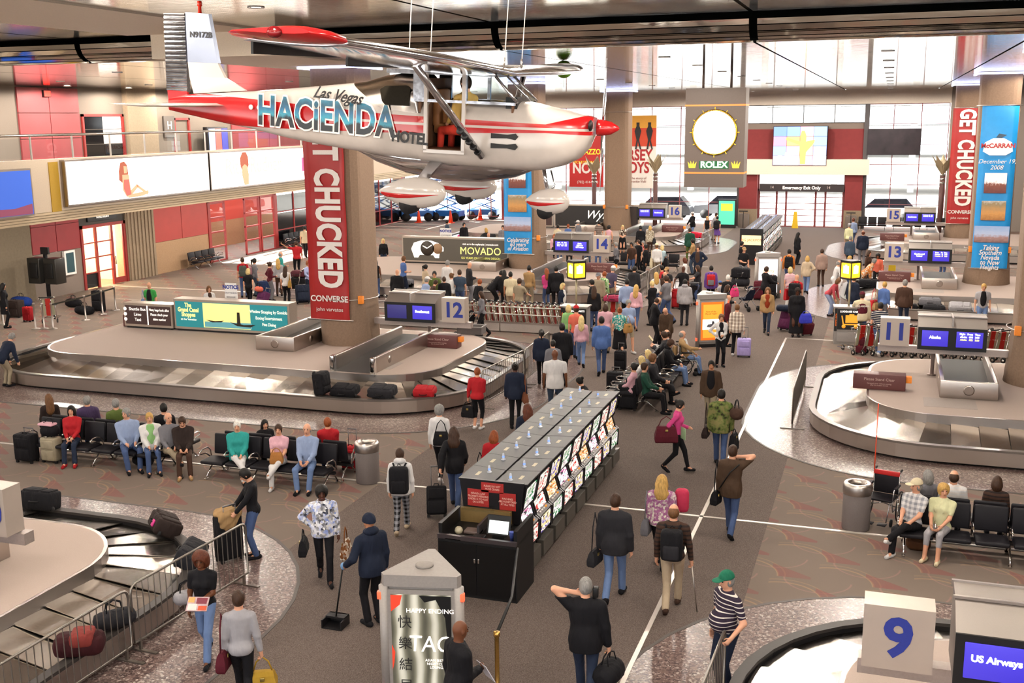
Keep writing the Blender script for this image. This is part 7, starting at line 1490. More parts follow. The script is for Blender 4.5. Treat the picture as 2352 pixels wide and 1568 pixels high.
for ln in PEOPLE.strip().split('\n'):
    if ln.strip(): person(ln)
# ---------------------------------------------------------------- luggage and things people hold
def W(i, v, rz=0):
    R = NAMES[i][0]; m = Matrix.Translation(R.location) @ Matrix.Rotation(R.rotation_euler.z, 4, 'Z') @ Matrix.Translation(Vector(v)) @ Matrix.Rotation(rz, 4, 'Z'); return m
def HAND(i, sd, dv=(0, 0, 0)):
    a = NAMES[i][1][sd]; d = a[2] - a[1]; d = d / np.linalg.norm(d); return W(i, a[2] + d * .10 * NAMES[i][2] + np.array(dv))
def put(t, m): t.matrix_world = m if isinstance(m, Matrix) else Matrix.Translation(Vector(m)); return t
def suitcase(label, m, col, w=.42, d=.24, h=.6, pull=True, pulln=.4, tilt=0, grp='wheeled suitcases'):
    t = thing('suitcase', label, 'suitcase', (0, 0, 0), 0, grp); cm = wear(col)
    MB().rbox(-w/2, -d/2, .05, w/2, d/2, h, .05).build('shell', cm, t); MB().rbox(-w*.4, -d/2-.035, h*.12, w*.4, -d/2+.02, h*.52, .03).rbox(-w*.4, -d/2-.03, h*.58, w*.4, -d/2+.02, h*.9, .03).build('pocket', cm, t)
    MB().tube([(-w*.12, -.02, h), (-w*.1, -.02, h+.035), (w*.1, -.02, h+.035), (w*.12, -.02, h)], .012, 5).build('grip', RUBBER, t)
    wm = MB().tube([(-.02, 0, 0), (.02, 0, 0)], .045, 10).mesh('wheel')
    for x in (-w*.4, w*.4): link('wheel', wm, RUBBER, t, (x, d*.32, .045)); MB().box(x-.03, -d*.4, 0, x+.03, -d*.25, .06).build('foot', RUBBER, t)
    if pull:
        q = MB()
        for x in (-w*.25, w*.25): q.tube([(x, d*.38, h-.05), (x, d*.38, h+pulln)], .009, 5)
        q.tube([(-w*.27, d*.38, h+pulln), (w*.27, d*.38, h+pulln)], .016, 6).build('pull_handle', M('#6a686a', .35, .7), t)
    m = m if isinstance(m, Matrix) else Matrix.Translation(Vector(tuple(m) + ((0,) if len(m) == 2 else ())))
    if tilt: m = m @ Matrix.Translation((0, d*.3, .045)) @ Matrix.Rotation(tilt, 4, 'X') @ Matrix.Translation((0, -d*.3, -.045))
    return put(t, m)
def flatcase(label, m, col, w=.62, d=.42, h=.24):
    t = thing('suitcase', label, 'suitcase', (0, 0, 0), 0, 'cases lying on the belts'); MB().rbox(-w/2, -d/2, 0, w/2, d/2, h, .06).build('shell', wear(col), t); MB().rbox(-w*.42, -d*.4, h-.02, w*.1, d*.4, h+.03, .03).rbox(w*.14, -d*.38, h-.02, w*.42, d*.38, h+.025, .02).build('pocket', wear(col), t)
    MB().tube([(-.1, -d/2, h*.5), (-.09, -d/2-.04, h*.5), (.09, -d/2-.04, h*.5), (.1, -d/2, h*.5)], .012, 5).build('grip', RUBBER, t)
    for x in (-w/2, w/2): MB().tube([(x, -d*.35, .05), (x, -d*.25, .05)], .045, 8).build('wheel', RUBBER, t)
    return put(t, m if isinstance(m, Matrix) else Matrix.Translation(Vector(m)))
def duffel(label, m, col, L=.55, r=.15, cat='bag', loop=.16):
    t = thing('duffel_bag', label, cat, (0, 0, 0), 0, 'soft bags'); MB().loft([[(x, k*r*math.cos(a), r*.92 + k*r*.92*math.sin(a)) for a in [2*PI*j/14 for j in range(14)]] for x, k in ((-L/2, .35), (-L/2+.03, .8), (-L*.3, 1), (0, 1.03), (L*.3, 1), (L/2-.03, .8), (L/2, .35))][::-1]).build('body', wear(col), t)
    for y in (-.05, .05): MB().tube([(-.12, y, r*1.75), (-.10, y*.5, r*1.8+loop*.7), (0, y*.2, r*1.8+loop), (.10, y*.5, r*1.8+loop*.7), (.12, y, r*1.75)], .010, 5).build('handle', wear('black'), t)
    return put(t, m if isinstance(m, Matrix) else Matrix.Translation(Vector(m)))
def handbag(label, m, col, w=.32, h=.26, d=.12, strap=.25, kind=''):
    """hangs from the origin"""
    t = thing('handbag', label, 'handbag', (0, 0, 0), 0, 'handbags and shoulder bags'); MB().loft([[(sx*w/2*k, sy*d/2*q, z - strap) for sx, sy in ((-1, -1), (1, -1), (1, 1), (-1, 1))] for z, k, q in ((0, .78, .35), (-.05, .84, .8), (-h*.6, 1, 1.15), (-h+.03, 1, 1.1), (-h, .92, .85))][::-1], True, False).build('body', wear(col, kind), t)
    MB().tube([(-w*.36, 0, -strap-.02), (-w*.22, 0, -strap*.35), (0, 0, -.0), (w*.22, 0, -strap*.35), (w*.36, 0, -strap-.02)], .011, 5).build('strap', wear(col), t); MB().rbox(-.03, -d*.6, -strap-.10, .03, -d*.5, -strap-.05, .008, 1).build('clasp', M('#b09a5a', .3, .9), t)
    return put(t, m)
def backpack(label, i, col, w=.32, h=.46, d=.17, col2=None):
    R_, arms, s, P, pt, N = NAMES[i]; c0 = pt(0, -.115, .24); t = thing('backpack', label, 'backpack', (0, 0, 0), 0, 'backpacks'); d += .02
    MB().rbox(-w/2, -d, -h/2, w/2, .0, h/2, .07).build('body', wear(col), t); MB().rbox(-w*.36, -d-.045, -h*.42, w*.36, -d+.03, h*.05, .035).build('pocket', wear(col2 or col), t); MB().tube([(-.03, -.03, h/2), (0, -.04, h/2+.04), (.03, -.03, h/2)], .009, 5).build('loop', wear('black'), t)
    for sx in (-1, 1): MB().tube([(sx*.09, -.02, h*.42), (sx*.12, .04, h*.5+.02), (sx*.14, .17, h*.40), (sx*.16, .21, h*.05), (sx*.17, .10, -h*.25), (sx*.13, -.01, -h*.38)], .018, 6).build('strap', wear('black'), t)
    return put(t, W(i, c0))
def shoulder(label, i, sd, col, dv=(0, 0, 0), **k):
    a = NAMES[i][1][sd][0]; return handbag(label, W(i, a + np.array((sd*.07, -.02, .06)) + np.array(dv), PI/2 + .2*sd), col, **k)
def sheet(name, label, cat, m, col, w=.22, h=.28): return tag(put(MB().box(-w/2, -.004, -h/2, w/2, .004, h/2).build(name, M(col, .6)), m), label, cat)
# held by the nearest people
t = thing('magazine', 'colourful magazine held by the woman with curly auburn hair', 'magazine'); MB().box(-.15, -.008, -.11, .15, .008, .11).build('cover', M('#b89a9c', .5, 0, .5, 14), t)
for s_ in (-1, 1):
    for x0, z0, x1, z1, cc in ((-.14, -.10, -.02, -.03, '#c8502a'), (.0, -.1, .13, .0, '#d8d0c8'), (-.13, .0, .02, .09, '#7a2a3a'), (.05, .02, .14, .1, '#d8a05a')): MB().box(x0, min(s_*.009, s_*.011), z0, x1, max(s_*.009, s_*.011), z1).build('picture', M(cc, .5), t)
put(t, HAND('mag', -1, (-.05, .06, .03)) @ Matrix.Rotation(.9, 4, 'X'))
shoulder('dark red handbag on the shoulder of the woman in the grey sweater', 'greyw', -1, 'maroon', w=.3, h=.28, strap=.5); handbag('woven straw basket carried by the woman in the grey sweater', HAND('greyw', 1), '#b08a2e', w=.36, h=.26, d=.2, strap=.2)
suitcase('tall black upright suitcase before the woman looking down', W('darkw', (.05, .45, 0), 1.9), 'black', .46, .28, .86, True, .2)
t = thing('draped_jacket', 'tan suede jacket draped over the tall black suitcase', 'jacket'); dj = SDF().ell((0, -.02, -.06), I3, (.25, .19, .09), .05).ell((-.02, -.15, -.2), I3, (.2, .06, .22), .05).ell((.05, .12, -.16), I3, (.2, .06, .17), .05); link('cloth', dj.mesh('cloth', .018, (), None, 0, .012), wear('tan'), t)
dj = SDF().cap((-.2, -.12, -.05), (-.27, -.19, -.25), .06, .055).cap((-.27, -.19, -.25), (-.22, -.2, -.46), .055, .045); link('sleeve', dj.mesh('sleeve', .016, (), None, 0, .006), wear('tan'), t); put(t, W('darkw', (.05, .43, .95), 1.9))
handbag('brown patterned bag carried by the woman in the floral blouse', W('flor', (-.36, .12, .98), 1.3), '#7a4a26', w=.36, h=.3, strap=.24, kind='print'); handbag('black bag on the right arm of the woman in the floral blouse', W('flor', (.34, -.02, .95), 1.4), 'black', w=.36, h=.28, strap=.16)
hj = HAND('jan', -1); b0 = hj.to_translation(); ang = math.atan2(b0.y, b0.x)
t = thing('lobby_dustpan', 'black long-handled lobby dustpan held by the cleaner', 'dustpan', (b0.x-.12, b0.y-.1, 0)); MB().tube([(0, 0, .1), (.12, .1, b0.z+.06)], .014, 7).build('handle', BLACK, t); MB().prism([(-.16, -.15), (.16, -.15), (.16, .13), (-.16, .13)], .0, .02).box(-.16, .11, 0, .16, .14, .16).box(-.17, -.15, 0, -.15, .14, .14).box(.15, -.15, 0, .17, .14, .14).box(-.16, -.02, .13, .16, .14, .16).build('pan', DARK, t)
for sd in (-1, 1): tag(put(MB().ball(0, 0, 0, .042, .05, .06, 10, 7).build('rubber_glove', M('#6f98c4', .5)), HAND('jan', sd, (0, 0, .02))), 'pale blue rubber glove on the %s hand of the cleaner' % ('left' if sd < 0 else 'right'), 'glove')
sheet('paper_sheet', 'white paper in the hand of the man at the front kiosk', 'paper', HAND('kio', 1, (.02, .02, -.06)) @ Matrix.Rotation(.5, 4, 'X'), '#dcd8e0')
put(duffel('black holdall carried by the grey haired man in front', Matrix(), 'black', .5, .17), HAND('duf', 1) @ Matrix.Translation((0, 0, -.46)) @ Matrix.Rotation(PI/2 - .4, 4, 'Z'))
tag(put(MB().rbox(-.04, -.05, -.07, .04, .05, .07, .02).build('phone', BLACK), W('duf', (.13, .03, 1.62))), 'black phone at the right ear of the grey haired man in front', 'phone')
shoulder('black shoulder bag of the man in the dark jacket and pale jeans', 'bj', -1, 'char', (-.04, -.05, 0), w=.34, h=.26, strap=.62); shoulder('grey purse on the shoulder of the blond woman in pink purple', 'blo', -1, 'grey', w=.26, h=.3, strap=.48)
tag(put(MB().rbox(-.12, -.1, -.22, .12, .1, .2, .08).build('pink_parcel', wear('#c83a58')), W('blo', (.34, .12, 1.25))), 'bright pink parcel carried at the right of the blond woman in pink purple', 'parcel')
backpack('black backpack with grey piping on the balding man', 'cane', 'black', .34, .5, .2, 'char')
b0 = HAND('cane', 1).to_translation(); t = thing('walking_stick', 'thin metal walking stick of the balding man with the backpack', 'walking stick', (b0.x+.1, b0.y, 0)); MB().tube([(0, 0, 0), (-.1, 0, b0.z)], .011, 6).build('shaft', STEEL, t); MB().tube([(-.1, 0, b0.z), (-.1, .06, b0.z+.04), (-.1, .12, b0.z)], .016, 6).build('crook', M('#b89468', .5), t)
shoulder('small black bag on the left hip of the man on the phone', 'pho', -1, 'black', (-.02, -.04, 0), w=.24, h=.26, strap=.58); t = MB().tube([(.16, -.1, 1.46), (0, -.155, 1.3), (-.2, -.12, .95)], .014, 5).build('bag_strap', BLACK); tag(put(t, W('pho', (0, 0, 0))), 'black strap across the brown jacket of the man on the phone', 'strap')
shoulder('dark brown bag at the left side of the man in camouflage', 'camo', -1, 'dbrown', (-.06, 0, 0), w=.3, h=.24, strap=.55); put(duffel('brown travel bag on the right shoulder of the man in camouflage', Matrix(), 'brown', .45, .15), W('camo', (.34, -.05, 1.15), PI/2)); handbag('black coat bundle at the right hand of the man in camouflage', W('camo', (.3, .0, .9), 1.2), 'black', w=.3, h=.4, strap=.1)
shoulder('large dark red bag behind the striding woman in pink', 'pinkg', 1, 'maroon', (0, -.2, -.05), w=.5, h=.36, d=.2, strap=.22); sheet('paper_sheet', 'pale green folder held by the striding woman in pink', 'paper', W('pinkg', (.2, .15, .95), .6), '#a8c89a', .2, .26)
handbag('dark bag carried by the man in the open brown jacket', HAND('asian', -1), 'char', w=.34, h=.42, d=.14, strap=.1); handbag('black handbag of the woman with the red top', HAND('redw', -1), 'black', w=.34, h=.3, strap=.12)
shoulder('brown shoulder bag of the woman with the black hair bun', 'bunw', 1, '#7a4a34', (0, -.12, 0), w=.28, h=.26, strap=.45); handbag('white plastic carrier bag of the woman with the black hair bun', HAND('bunw', 1), 'white', w=.3, h=.4, d=.2, strap=.08)
handbag('black bag slung across the back of the woman in the white blouse', W('wbl', (.08, -.17, 1.42), .1), 'black', w=.34, h=.3, d=.12, strap=.26)
suitcase('black wheeled suitcase pulled by the woman with long brown hair', W('pullw', (-.32, -.55, 0), .1), 'black', .40, .24, .62, True, .38, -.35); handbag('black shoulder bag beside the woman in the red jacket', W('redc', (-.28, -.05, 1.2), 1.3), 'black', w=.3, h=.3, strap=.3)
backpack('black backpack on the teenager in plaid trousers', 'back', 'black', .36, .52, .2); handbag('tan leather bag on the lap of the woman in pale pink', W('tanb', (.0, .28, .90)), '#a8703a', w=.28, h=.24, d=.12, strap=.1)
t = thing('open_book', 'open book held by the man in the white shirt', 'book'); MB().add([(-.13, 0, .02), (0, 0, -.02), (.13, 0, .02), (-.13, .2, .06), (0, .2, .02), (.13, .2, .06)], [(0, 1, 4, 3), (1, 2, 5, 4)]).add([(-.14, 0, .01), (0, 0, -.03), (.14, 0, .01), (-.14, .2, .05), (0, .2, .01), (.14, .2, .05)], [(0, 3, 4, 1), (1, 4, 5, 2)]).build('pages', M('#cdbf9a', .6), t); put(t, HAND('book1', 1, (.1, -.02, .05)) @ Matrix.Rotation(.7, 4, 'X'))
handbag('tan leather shoulder bag of the woman in the long black skirt', W('skirt', (.26, -.1, 1.40), .6), '#b0824a', w=.28, h=.3, d=.13, strap=.26); backpack('small white and black backpack on the person in the pale patterned top', 'gbp', 'white', .3, .4, .15, 'black')
put(duffel('black leather bag with the man bending over the carousel', Matrix(), 'black', .5, .16), W('bend', (-.35, .1, .75), .4)); handbag('black shoulder bag on the bald man in the long coat', W('baldb', (.32, .1, 1.0), .3), 'black', w=.42, h=.3, d=.16, strap=.1); shoulder('black bag on the left shoulder of the tall broad man in black', 'bigb', -1, 'black', w=.34, h=.3, strap=.5)
shoulder('black shoulder bag of the woman in the yellow brown jacket', 'yel', 1, 'char', w=.44, h=.34, d=.16, strap=.4); shoulder('large cream shoulder bag of the man in the cream cap and white shirt', 'crb', -1, 'cream', w=.4, h=.5, strap=.35); shoulder('big black shoulder bag of the blond woman in pale blue', 'blb', 1, 'black', w=.5, h=.42, d=.2, strap=.3)
backpack('bright red and grey backpack on the purple jacket', 'rbp', 'red', .34, .46, .18, 'grey'); backpack('black backpack on the woman in the purple skirt', 'prp', 'black', .34, .46, .2); handbag('bright pink bag of the white haired person in black', W('pkb', (.3, -.05, 1.32), 1), '#e0407a', w=.34, h=.34, strap=.12)
backpack('black backpack on the man in the orange shirt', 'orb', 'black', .36, .52, .2); backpack('black backpack on the person in red', 'bbp', 'black', .42, .52, .26); handbag('red bag at the left side of the person with the black backpack', W('bbp', (-.32, -.05, 1.3), 1.2), 'red', w=.3, h=.44, strap=.1)
tag(put(MB().box(-.04, -.004, -.06, .04, .004, .06).build('name_badge', WHITE), W('vest', (.0, .19, 1.08))), 'white name badge on the black waistcoat', 'badge'); suitcase('lilac hard shell suitcase beside the plaid jacket', W('lil', (.28, -.12, 0), .1), 'lilac', .44, .26, .62, True, .34)
handbag('bright blue bag of the person in long black clothes', W('robe', (-.3, .25, .98), .3), '#3a3fb8', w=.4, h=.34, d=.18, strap=.1); suitcase('maroon case trailed by the person in long black clothes', W('robe', (-.38, -.3, 0), .4), 'maroon', .4, .24, .5, True, .3, -.4)
text('OKLAHOMA', .08, M('#d8cdc0', .6), None, (0, 0, 0), al='CENTER', off=.004); o = S.objects[-1]; o.name = 'jacket_lettering'; o.data.name = 'jacket_lettering'; L_ = NAMES['lett']; o.parent = L_[0]; o.location = Vector(L_[4](0, -.165, .36)); o.rotation_euler = (PI/2, 0, 0); SDFv = SDF().ell(L_[4](0, -.05, .22), I3, (.165, .105, .26)); link('jacket_back', SDFv.mesh('panel', .02, (), None, .018), wear('maroon'), L_[0])
shoulder('dark red bag on the left of the blond woman in the blue sweater', 'blus', -1, 'red', (-.12, -.05, 0), w=.4, h=.4, d=.18, strap=.42); shoulder('tan bag on the shoulder of the blond woman in the blue sweater', 'blus', -1, 'tan', (.02, -.16, 0), w=.26, h=.26, strap=.5); suitcase('small dark red wheeled case beside the man in the navy striped tee', W('nav', (-.55, .1, 0), .2), 'maroon', .34, .22, .58, True, .1); backpack('grey green backpack on the man in the red tee shirt', 'gbk', '#4c5048', .32, .48, .2)
shoulder('pink bag on the woman in the grey green top', 'pbk', -1, 'lpink', (0, -.15, 0), w=.3, h=.5, strap=.1); suitcase('large purple suitcase pulled by the blond woman in black', W('pur', (.55, -.45, 0), -.6), '#5c2a52', .5, .3, .72, True, .2, -.45); put(duffel('coral holdall lying on the large purple suitcase', Matrix(), 'coral', .4, .12), W('pur', (.5, -.28, .72), -.6)); shoulder('tan leather bag on the woman in the white top', 'tank', 1, '#a8803a', (-.02, -.14, 0), w=.3, h=.3, strap=.3)
shoulder('blue bag carried by the bald man in the apron', 'apr', 1, 'blue', (.05, 0, 0), w=.4, h=.4, d=.18, strap=.35)
# cases on the belts
flatcase('upright rounded black case on carousel 12, leftmost of four', Matrix.Translation((-14.15, 25.56, 0.45)) @ Matrix.Rotation(PI/2-.1, 4, 'Y') @ Matrix.Translation((-.32, 0, -.15)), 'black', .6, .5, .3)
TILT = Matrix.Rotation(.2, 4, 'X')
flatcase('flat black suitcase second from the left on carousel 12', Matrix.Translation((-13.54, 25.7, 0.46)) @ TILT, 'black', .72, .46, .24); flatcase('flat dark grey suitcase with front pocket on carousel 12', Matrix.Translation((-12.51, 25.86, 0.46)) @ TILT, 'char', .72, .46, .26); flatcase('bright red suitcase lying on carousel 12', Matrix.Translation((-11.46, 26.27, 0.46)) @ TILT @ Matrix.Rotation(.12, 4, 'Z'), 'red', .60, .40, .2)
flatcase('long black case at the back of the near left carousel', Matrix.Translation((-15.08, 16, 0.45)) @ Matrix.Rotation(-.15, 4, 'X') @ Matrix.Rotation(.05, 4, 'Z'), 'black', .72, .36, .36)
q = flatcase('black suitcase with bright pink tag tipped over the rim of the near left carousel', Matrix.Translation((-12.07, 15.66, 0.45)) @ Matrix.Rotation(-.75, 4, 'Z') @ Matrix.Rotation(-.5, 4, 'X'), 'dbrown', .66, .48, .30); tag_ = MB().rbox(.05, -.27, .08, .16, -.24, .2, .01, 1).build('pink_tag', M('#d83a8a', .5), q)
flatcase('charcoal case leaning on the rim behind the near barricade', Matrix.Translation((-10.82, 14.64, 0.45)) @ Matrix.Rotation(-1.25, 4, 'Z') @ Matrix.Rotation(-.5, 4, 'X'), 'char', .7, .4, .3)
t = thing('backpack', 'dark red and black backpack lying behind the nearest barricade', 'backpack', (-10.32, 11.42, 0.45), .5, 'backpacks'); MB().rbox(-.34, -.2, 0, .34, .2, .3, .12).build('body', wear('#3a1418'), t); MB().rbox(-.1, -.22, .16, .22, .16, .36, .07).build('pocket', wear('#8a3a34'), t)
duffel('dark grey duffel with white strap behind the nearest barricade', Matrix.Translation((-10.36, 12.22, 0.46)) @ Matrix.Rotation(.9, 4, 'Z'), 'char', .6, .15); duffel('cream bag on the rim beside the woman with magazines', Matrix.Translation((-9.83, 13.24, 0.46)) @ Matrix.Rotation(.9, 4, 'Z'), 'lgrey', .42, .12)
flatcase('long grey case on the second left carousel beside the bald man', (-20.29, 44.34, 0.5), 'grey', .95, .45, .2); flatcase('bright purple bag on the second left carousel', (-15.81, 44.2, 0.39), 'purple', .5, .35, .2); flatcase('grey case on the second left carousel near the ginger hair', (-16.92, 44.2, 0.34), 'lgrey', .6, .4, .22)
flatcase('black case on the far left carousel behind the cream polo shirt', Matrix.Translation((-22.9, 62.6, .52)) @ Matrix.Rotation(.3, 4, 'X'), 'black', .9, .6, .22); flatcase('small pink bag on the far left carousel', (-24.6, 62.5, .52), 'pink', .4, .35, .2)
q = flatcase('long bright red suitcase on the rim of the shining far carousel', Matrix.Translation((-10.9, 66.4, .5)) @ Matrix.Rotation(-.7, 4, 'Z'), '#c8203a', 1.0, .4, .3)
flatcase('grey hard case on the carousel under sign 13', (1.75, 44.55, 0.5), 'grey', .8, .5, .25); flatcase('black holdall at the rim of the carousel under sign 13', (1.01, 44.1, 0.34), 'black', .6, .35, .22); flatcase('tan and black case at the rim under sign 13', (1.9, 44.1, 0.36), 'char', .8, .35, .2); flatcase('pale case on the carousel right of sign 11', Matrix.Translation((2.82, 44.2, 0.4)) @ Matrix.Rotation(.3, 4, 'X'), 'lgrey', .8, .5, .25); flatcase('dark case at the far curve of the carousel under sign 13', (-.55, 48.5, .52), 'black', .9, .5, .3)
t = thing('plastic_tub', 'grey plastic tub lying on the platform beside the stand clear block', 'tub', (-12.68, 32.99, 0.81), .05); MB().ring([(-.42, -.25), (.42, -.25), (.42, .25), (-.42, .25)], [(-.36, -.2), (.36, -.2), (.36, .2), (-.36, .2)], .0, .24, .0, .24).box(-.38, -.22, .0, .38, .22, .02).build('body', M('#6a6462', .6), t); MB().ring([(-.45, -.28), (.45, -.28), (.45, .28), (-.45, .28)], [(-.4, -.24), (.4, -.24), (.4, .24), (-.4, .24)], .23, .26, .23, .26).build('rim', M('#7a7472', .5), t)
# cases on the floor
suitcase('large black suitcase at the near end of the aisle seats', (-6.3, 27.99), 'black', .5, .32, .72, True, .08); suitcase('black suitcase behind the large black one at the aisle seats', (-7.03, 29.51), 'black', .44, .3, .66, True, .1); suitcase('thin black suitcase with raised handle left of the aisle seats', (-7.57, 32.49), 'black', .36, .26, .62, True, .22)
suitcase('black suitcase with silver handle at the left end of the front seat row', (-18.58, 19.48), 'black', .5, .3, .68, True, .1); suitcase('cream suitcase with a black and pink bag on top by the left seats', (-18.01, 19.65), '#a89c84', .44, .28, .6, False); put(duffel('black and pink bag on the cream suitcase', Matrix(), 'black', .42, .15), Matrix.Translation((-18.01, 19.65) + (.62,)) @ Matrix.Rotation(.2, 4, 'Z'))
tag(put(MB().rbox(-.2, -.12, 0, .2, .1, .06, .03).build('pink_flap', wear('lpink')), Matrix.Translation((-18.05, 19.64) + (.88,))), 'pale pink flap on the black bag at the left seats', 'cloth')
duffel('black bag on the floor under the left seat row', (-15.81, 20.05) + (0,), 'black', .5, .14); suitcase('bright red suitcase standing behind the left litter bin', (-11.08, 21.16), 'red', .4, .26, .56, True, .36); duffel('dark bag under the couple on the right seat row', Matrix.Translation((0.86, 19.98) + (0,)), '#5a3a24', .42, .14); duffel('black bag on the empty seats of the left row', Matrix.Translation((-14.75, 19.85, .44)), 'black', .4, .11)
duffel('black duffel on the floor inside the left stanchions', (-32.62, 37.67) + (0,), 'black', .7, .2); duffel('second black duffel heaped inside the left stanchions', (-30.9, 36.28) + (0,), 'black', .8, .2); suitcase('tall black suitcase standing inside the left stanchions', (-30.74, 36.97), 'black', .5, .3, .9, False); duffel('blue holdall by the left edge under the mezzanine', (-34.91, 37.16) + (0,), '#1e3a86', .9, .24); suitcase('dark suitcase with papers on top at the left edge', (-33.22, 35.02), 'dbrown', .6, .4, .7, False); suitcase('small red and black case at the left edge', (-32, 34.34), 'red', .36, .24, .6, False)
suitcase('dark blue suitcase left of the red banner, tilted', Matrix.Translation((-23.43, 40.98) + (0,)) @ Matrix.Rotation(.6, 4, 'Z'), 'navy', .6, .34, .78, True, .1, -.5); suitcase('blue suitcase behind the woman in the maroon sweater', (-26.03, 42.21), '#26345a', .5, .32, .72, False)
t = dup(pc, (-25.14, 43.74) + (0,), 1.9, 'luggage cart loaded with dark cases left of the red banner', 'loose luggage carts'); flatcase('maroon case on top of the loaded cart by the red banner', (-25.14, 43.74) + (.75,), '#5a2a34', .7, .45, .25); flatcase('black case in the loaded cart by the red banner', (-25.14, 43.74) + (.2,), 'black', .75, .5, .5)
suitcase('purple suitcase with blue coat pulled in the far aisle', Matrix.Translation((-3.32, 40.32) + (0,)) @ Matrix.Rotation(-.5, 4, 'Z'), '#5a2448', .46, .3, .72, True, .25, -.4); tag(put(MB().rbox(-.3, -.2, 0, .3, .2, .22, .1).build('folded_coat', wear('navy')), Matrix.Translation((-3.32, 40.32) + (.74,))), 'dark blue coat heaped over the purple suitcase in the far aisle', 'coat')
suitcase('dark red suitcase stacked before the white kiosk', (-4.95, 47.17), 'maroon', .5, .34, .8, False); suitcase('black suitcase beside the dark red one before the white kiosk', (-4.51, 47.06), 'black', .5, .34, .74, False); flatcase('black case on top of the stack before the white kiosk', (-4.51, 47.06) + (.76,), 'black', .55, .36, .3); suitcase('red wheeled bag in the middle of the crowd', (-7.91, 44.1), 'red', .46, .3, .8, True, .3); suitcase('black and red wheeled bag beside the pale grey hooded top', (-7.51, 46.24), 'char', .46, .3, .8, True, .3); dup(pc, (-9.81, 40.8) + (0,), .6, 'luggage cart with a pink topped case in the crowd', 'loose luggage carts'); flatcase('pink topped black case on a cart in the crowd', (-9.81, 40.8) + (.75,), '#b03a5c', .7, .45, .2)
suitcase('black bag beside the stooping bald man', (-6.97, 36.23), 'black', .34, .22, .5, False)
put(duffel('large grey case on the luggage cart in the far aisle', Matrix(), 'char', .8, .24), Matrix.Translation((-6.04, 49.37) + (.2,))); put(flatcase('black holdall draped on the far aisle cart', Matrix(), 'black', .8, .5, .4), Matrix.Translation((-6.04, 49.37) + (.62,)))
# wheelchairs and prams
def wheelchair(label, m, back='black', pole=False):
    t = thing('wheelchair', label, 'wheelchair', (0, 0, 0), 0, 'wheelchairs'); ch = M('#9a9a9c', .25, .9)
    q = MB()
    for s in (-1, 1): q.tube([(s*.24, -.28, .95), (s*.24, -.2, .85), (s*.24, -.2, .28), (s*.24, .2, .28), (s*.24, .3, .48), (s*.24, -.2, .48)], .013, 6).tube([(s*.24, -.2, .7), (s*.24, .18, .7), (s*.24, .25, .5)], .013, 6).tube([(s*.2, .28, .48), (s*.18, .42, .12)], .012, 6)
    q.tube([(-.24, -.1, .28), (.24, .1, .46)], .012, 5).tube([(.24, -.1, .28), (-.24, .1, .46)], .012, 5).build('frame', ch, t); MB().rbox(-.23, -.2, .46, .23, .24, .50, .015).build('seat', VINYL, t); MB().rbox(-.23, -.23, .50, .23, -.19, .92, .015).build('back', VINYL, t)
    if back == 'red': MB().rbox(-.24, -.235, .86, .24, -.185, .95, .01).build('top_band', M('#b0201e', .5), t)
    for s in (-1, 1):
        w_ = MB().tube([(s*.29, -.12 + .29*math.cos(a), .30 + .29*math.sin(a)) for a in [2*PI*k/20 for k in range(20)]], .015, 6, True).build('wheel', RUBBER, t); sp_ = MB()
        for k in range(8): sp_.tube([(s*.29, -.12, .30), (s*.29, -.12 + .28*math.cos(k*PI/4), .30 + .28*math.sin(k*PI/4))], .004, 3)
        sp_.build('spokes', ch, w_); MB().tube([(s*.22, .26, .075), (s*.25, .26, .075)], .075, 12).build('caster', RUBBER, t); MB().rbox(s*.26-.03, -.15, .70, s*.26+.03, .16, .735, .01).build('arm_pad', VINYL, t); MB().rbox(s*.12-.08, .40, .08, s*.12+.08, .54, .10, .008).build('foot_plate', VINYL, t); MB().tube([(s*.24, -.28, .95), (s*.24, -.38, .95)], .02, 6).build('push_grip', RUBBER, t)
    if pole: MB().tube([(.25, -.22, .3), (.25, -.24, 2.25)], .012, 6).build('flag_pole', M('#c8401e', .5), t)
    return put(t, m)
wheelchair('empty black wheelchair with red top band and tall orange pole by the right litter bin', Matrix.Translation((0.23, 21.32) + (0,)) @ Matrix.Rotation(PI - .25, 4, 'Z'), 'red', True); R_ = NAMES['wheelman'][0]; wheelchair('wheelchair occupied by the older man by the orange kiosk', Matrix.Translation(R_.location) @ Matrix.Rotation(R_.rotation_euler.z, 4, 'Z') @ Matrix.Translation((0, .03, 0)))
tag(put(MB().rbox(-.2, -.14, 0, .2, .0, .34, .08).build('brown_bag', wear('tan')), W('wheelman', (-.0, -.28, .55))), 'brown bag hung behind the older man in the wheelchair', 'bag')
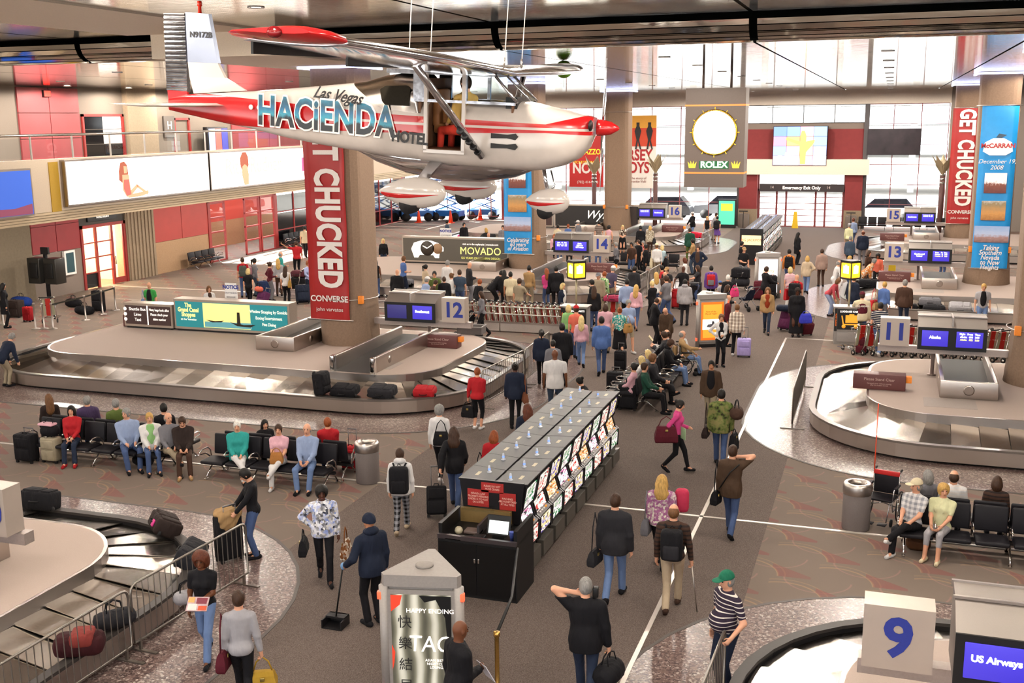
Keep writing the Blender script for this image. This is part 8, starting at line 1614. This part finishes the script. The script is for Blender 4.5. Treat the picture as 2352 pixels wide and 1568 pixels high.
def pram(label, m, col):
    t = thing('pram', label, 'pram', (0, 0, 0), 0, 'prams'); ch = M('#8a8a8e', .3, .8); q = MB()
    for s in (-1, 1): q.tube([(s*.22, -.5, 1.0), (s*.22, .35, .15)], .014, 5).tube([(s*.22, .3, .6), (s*.22, -.35, .12)], .014, 5)
    q.tube([(-.22, -.5, 1.0), (.22, -.5, 1.0)], .018, 6).build('frame', ch, t); MB().loft([[(x, y, z) for x, y, z in ((-.2, a, b), (.2, a, b), (.2, a+.05, b-.08), (-.2, a+.05, b-.08))] for a, b in ((-.25, .85), (-.1, .48), (.25, .5))][::-1], True, False).build('seat', wear(col), t)
    MB().loft([[(.23*math.cos(a), -.28 + d*math.sin(a)*.4, .72 + d*math.sin(a)) for a in [PI*k/8 for k in range(9)]] for d in (.22, .30)], False).build('canopy', wear(col), t); wm = MB().tube([(-.02, 0, 0), (.02, 0, 0)], .11, 12).mesh('wheel')
    for x in (-.24, .24):
        for y in (-.38, .36): link('wheel', wm, RUBBER, t, (x, y, .11))
    return put(t, m)
pram('dark blue pram near the white kiosk', Matrix.Translation((-5.13, 44.43) + (0,)) @ Matrix.Rotation(.8, 4, 'Z'), 'navy'); pram('black and red pram pushed by the woman in the dark top', Matrix.Translation((-7.5, 45.09) + (0,)) @ Matrix.Rotation(.3, 4, 'Z'), 'char'); pram('folded black stroller behind carousel 12', Matrix.Translation((-14, 36.05) + (0,)) @ Matrix.Rotation(1.2, 4, 'Z'), 'black')
# mannequin in the aeroplane doorway
person('%.2f %.2f 1.6 %.0f|m sit hair:short,h_brown top:long,#c8a25a bot:trousers,#c83a2a slim shoes:tan arms:lap,lap id:pilot|mannequin in a yellow shirt and red trousers sitting in the aeroplane doorway' % (-6.02, 15.22, 62)); r = NAMES['pilot'][0]; r.location = PM @ Vector((-2.58, -.2, -.62)); r['group'] = 'figures in the aeroplane'; r.name = 'mannequin'; r['category'] = 'mannequin'; r['label'] = 'mannequin in a yellow shirt and red trousers sitting in the aeroplane doorway'
# ---------------------------------------------------------------- lettering to plain meshes
dg = bpy.context.evaluated_depsgraph_get()
for o in [q for q in S.objects if q.type == 'FONT']:
    me = bpy.data.meshes.new_from_object(o.evaluated_get(dg)); n = bpy.data.objects.new(o.name, me); COL.objects.link(n)
    nm = o.name.split('.')[0]; n.parent = o.parent; n.matrix_parent_inverse = o.matrix_parent_inverse.copy(); n.matrix_basis = o.matrix_basis.copy(); bpy.data.objects.remove(o); n.name = nm
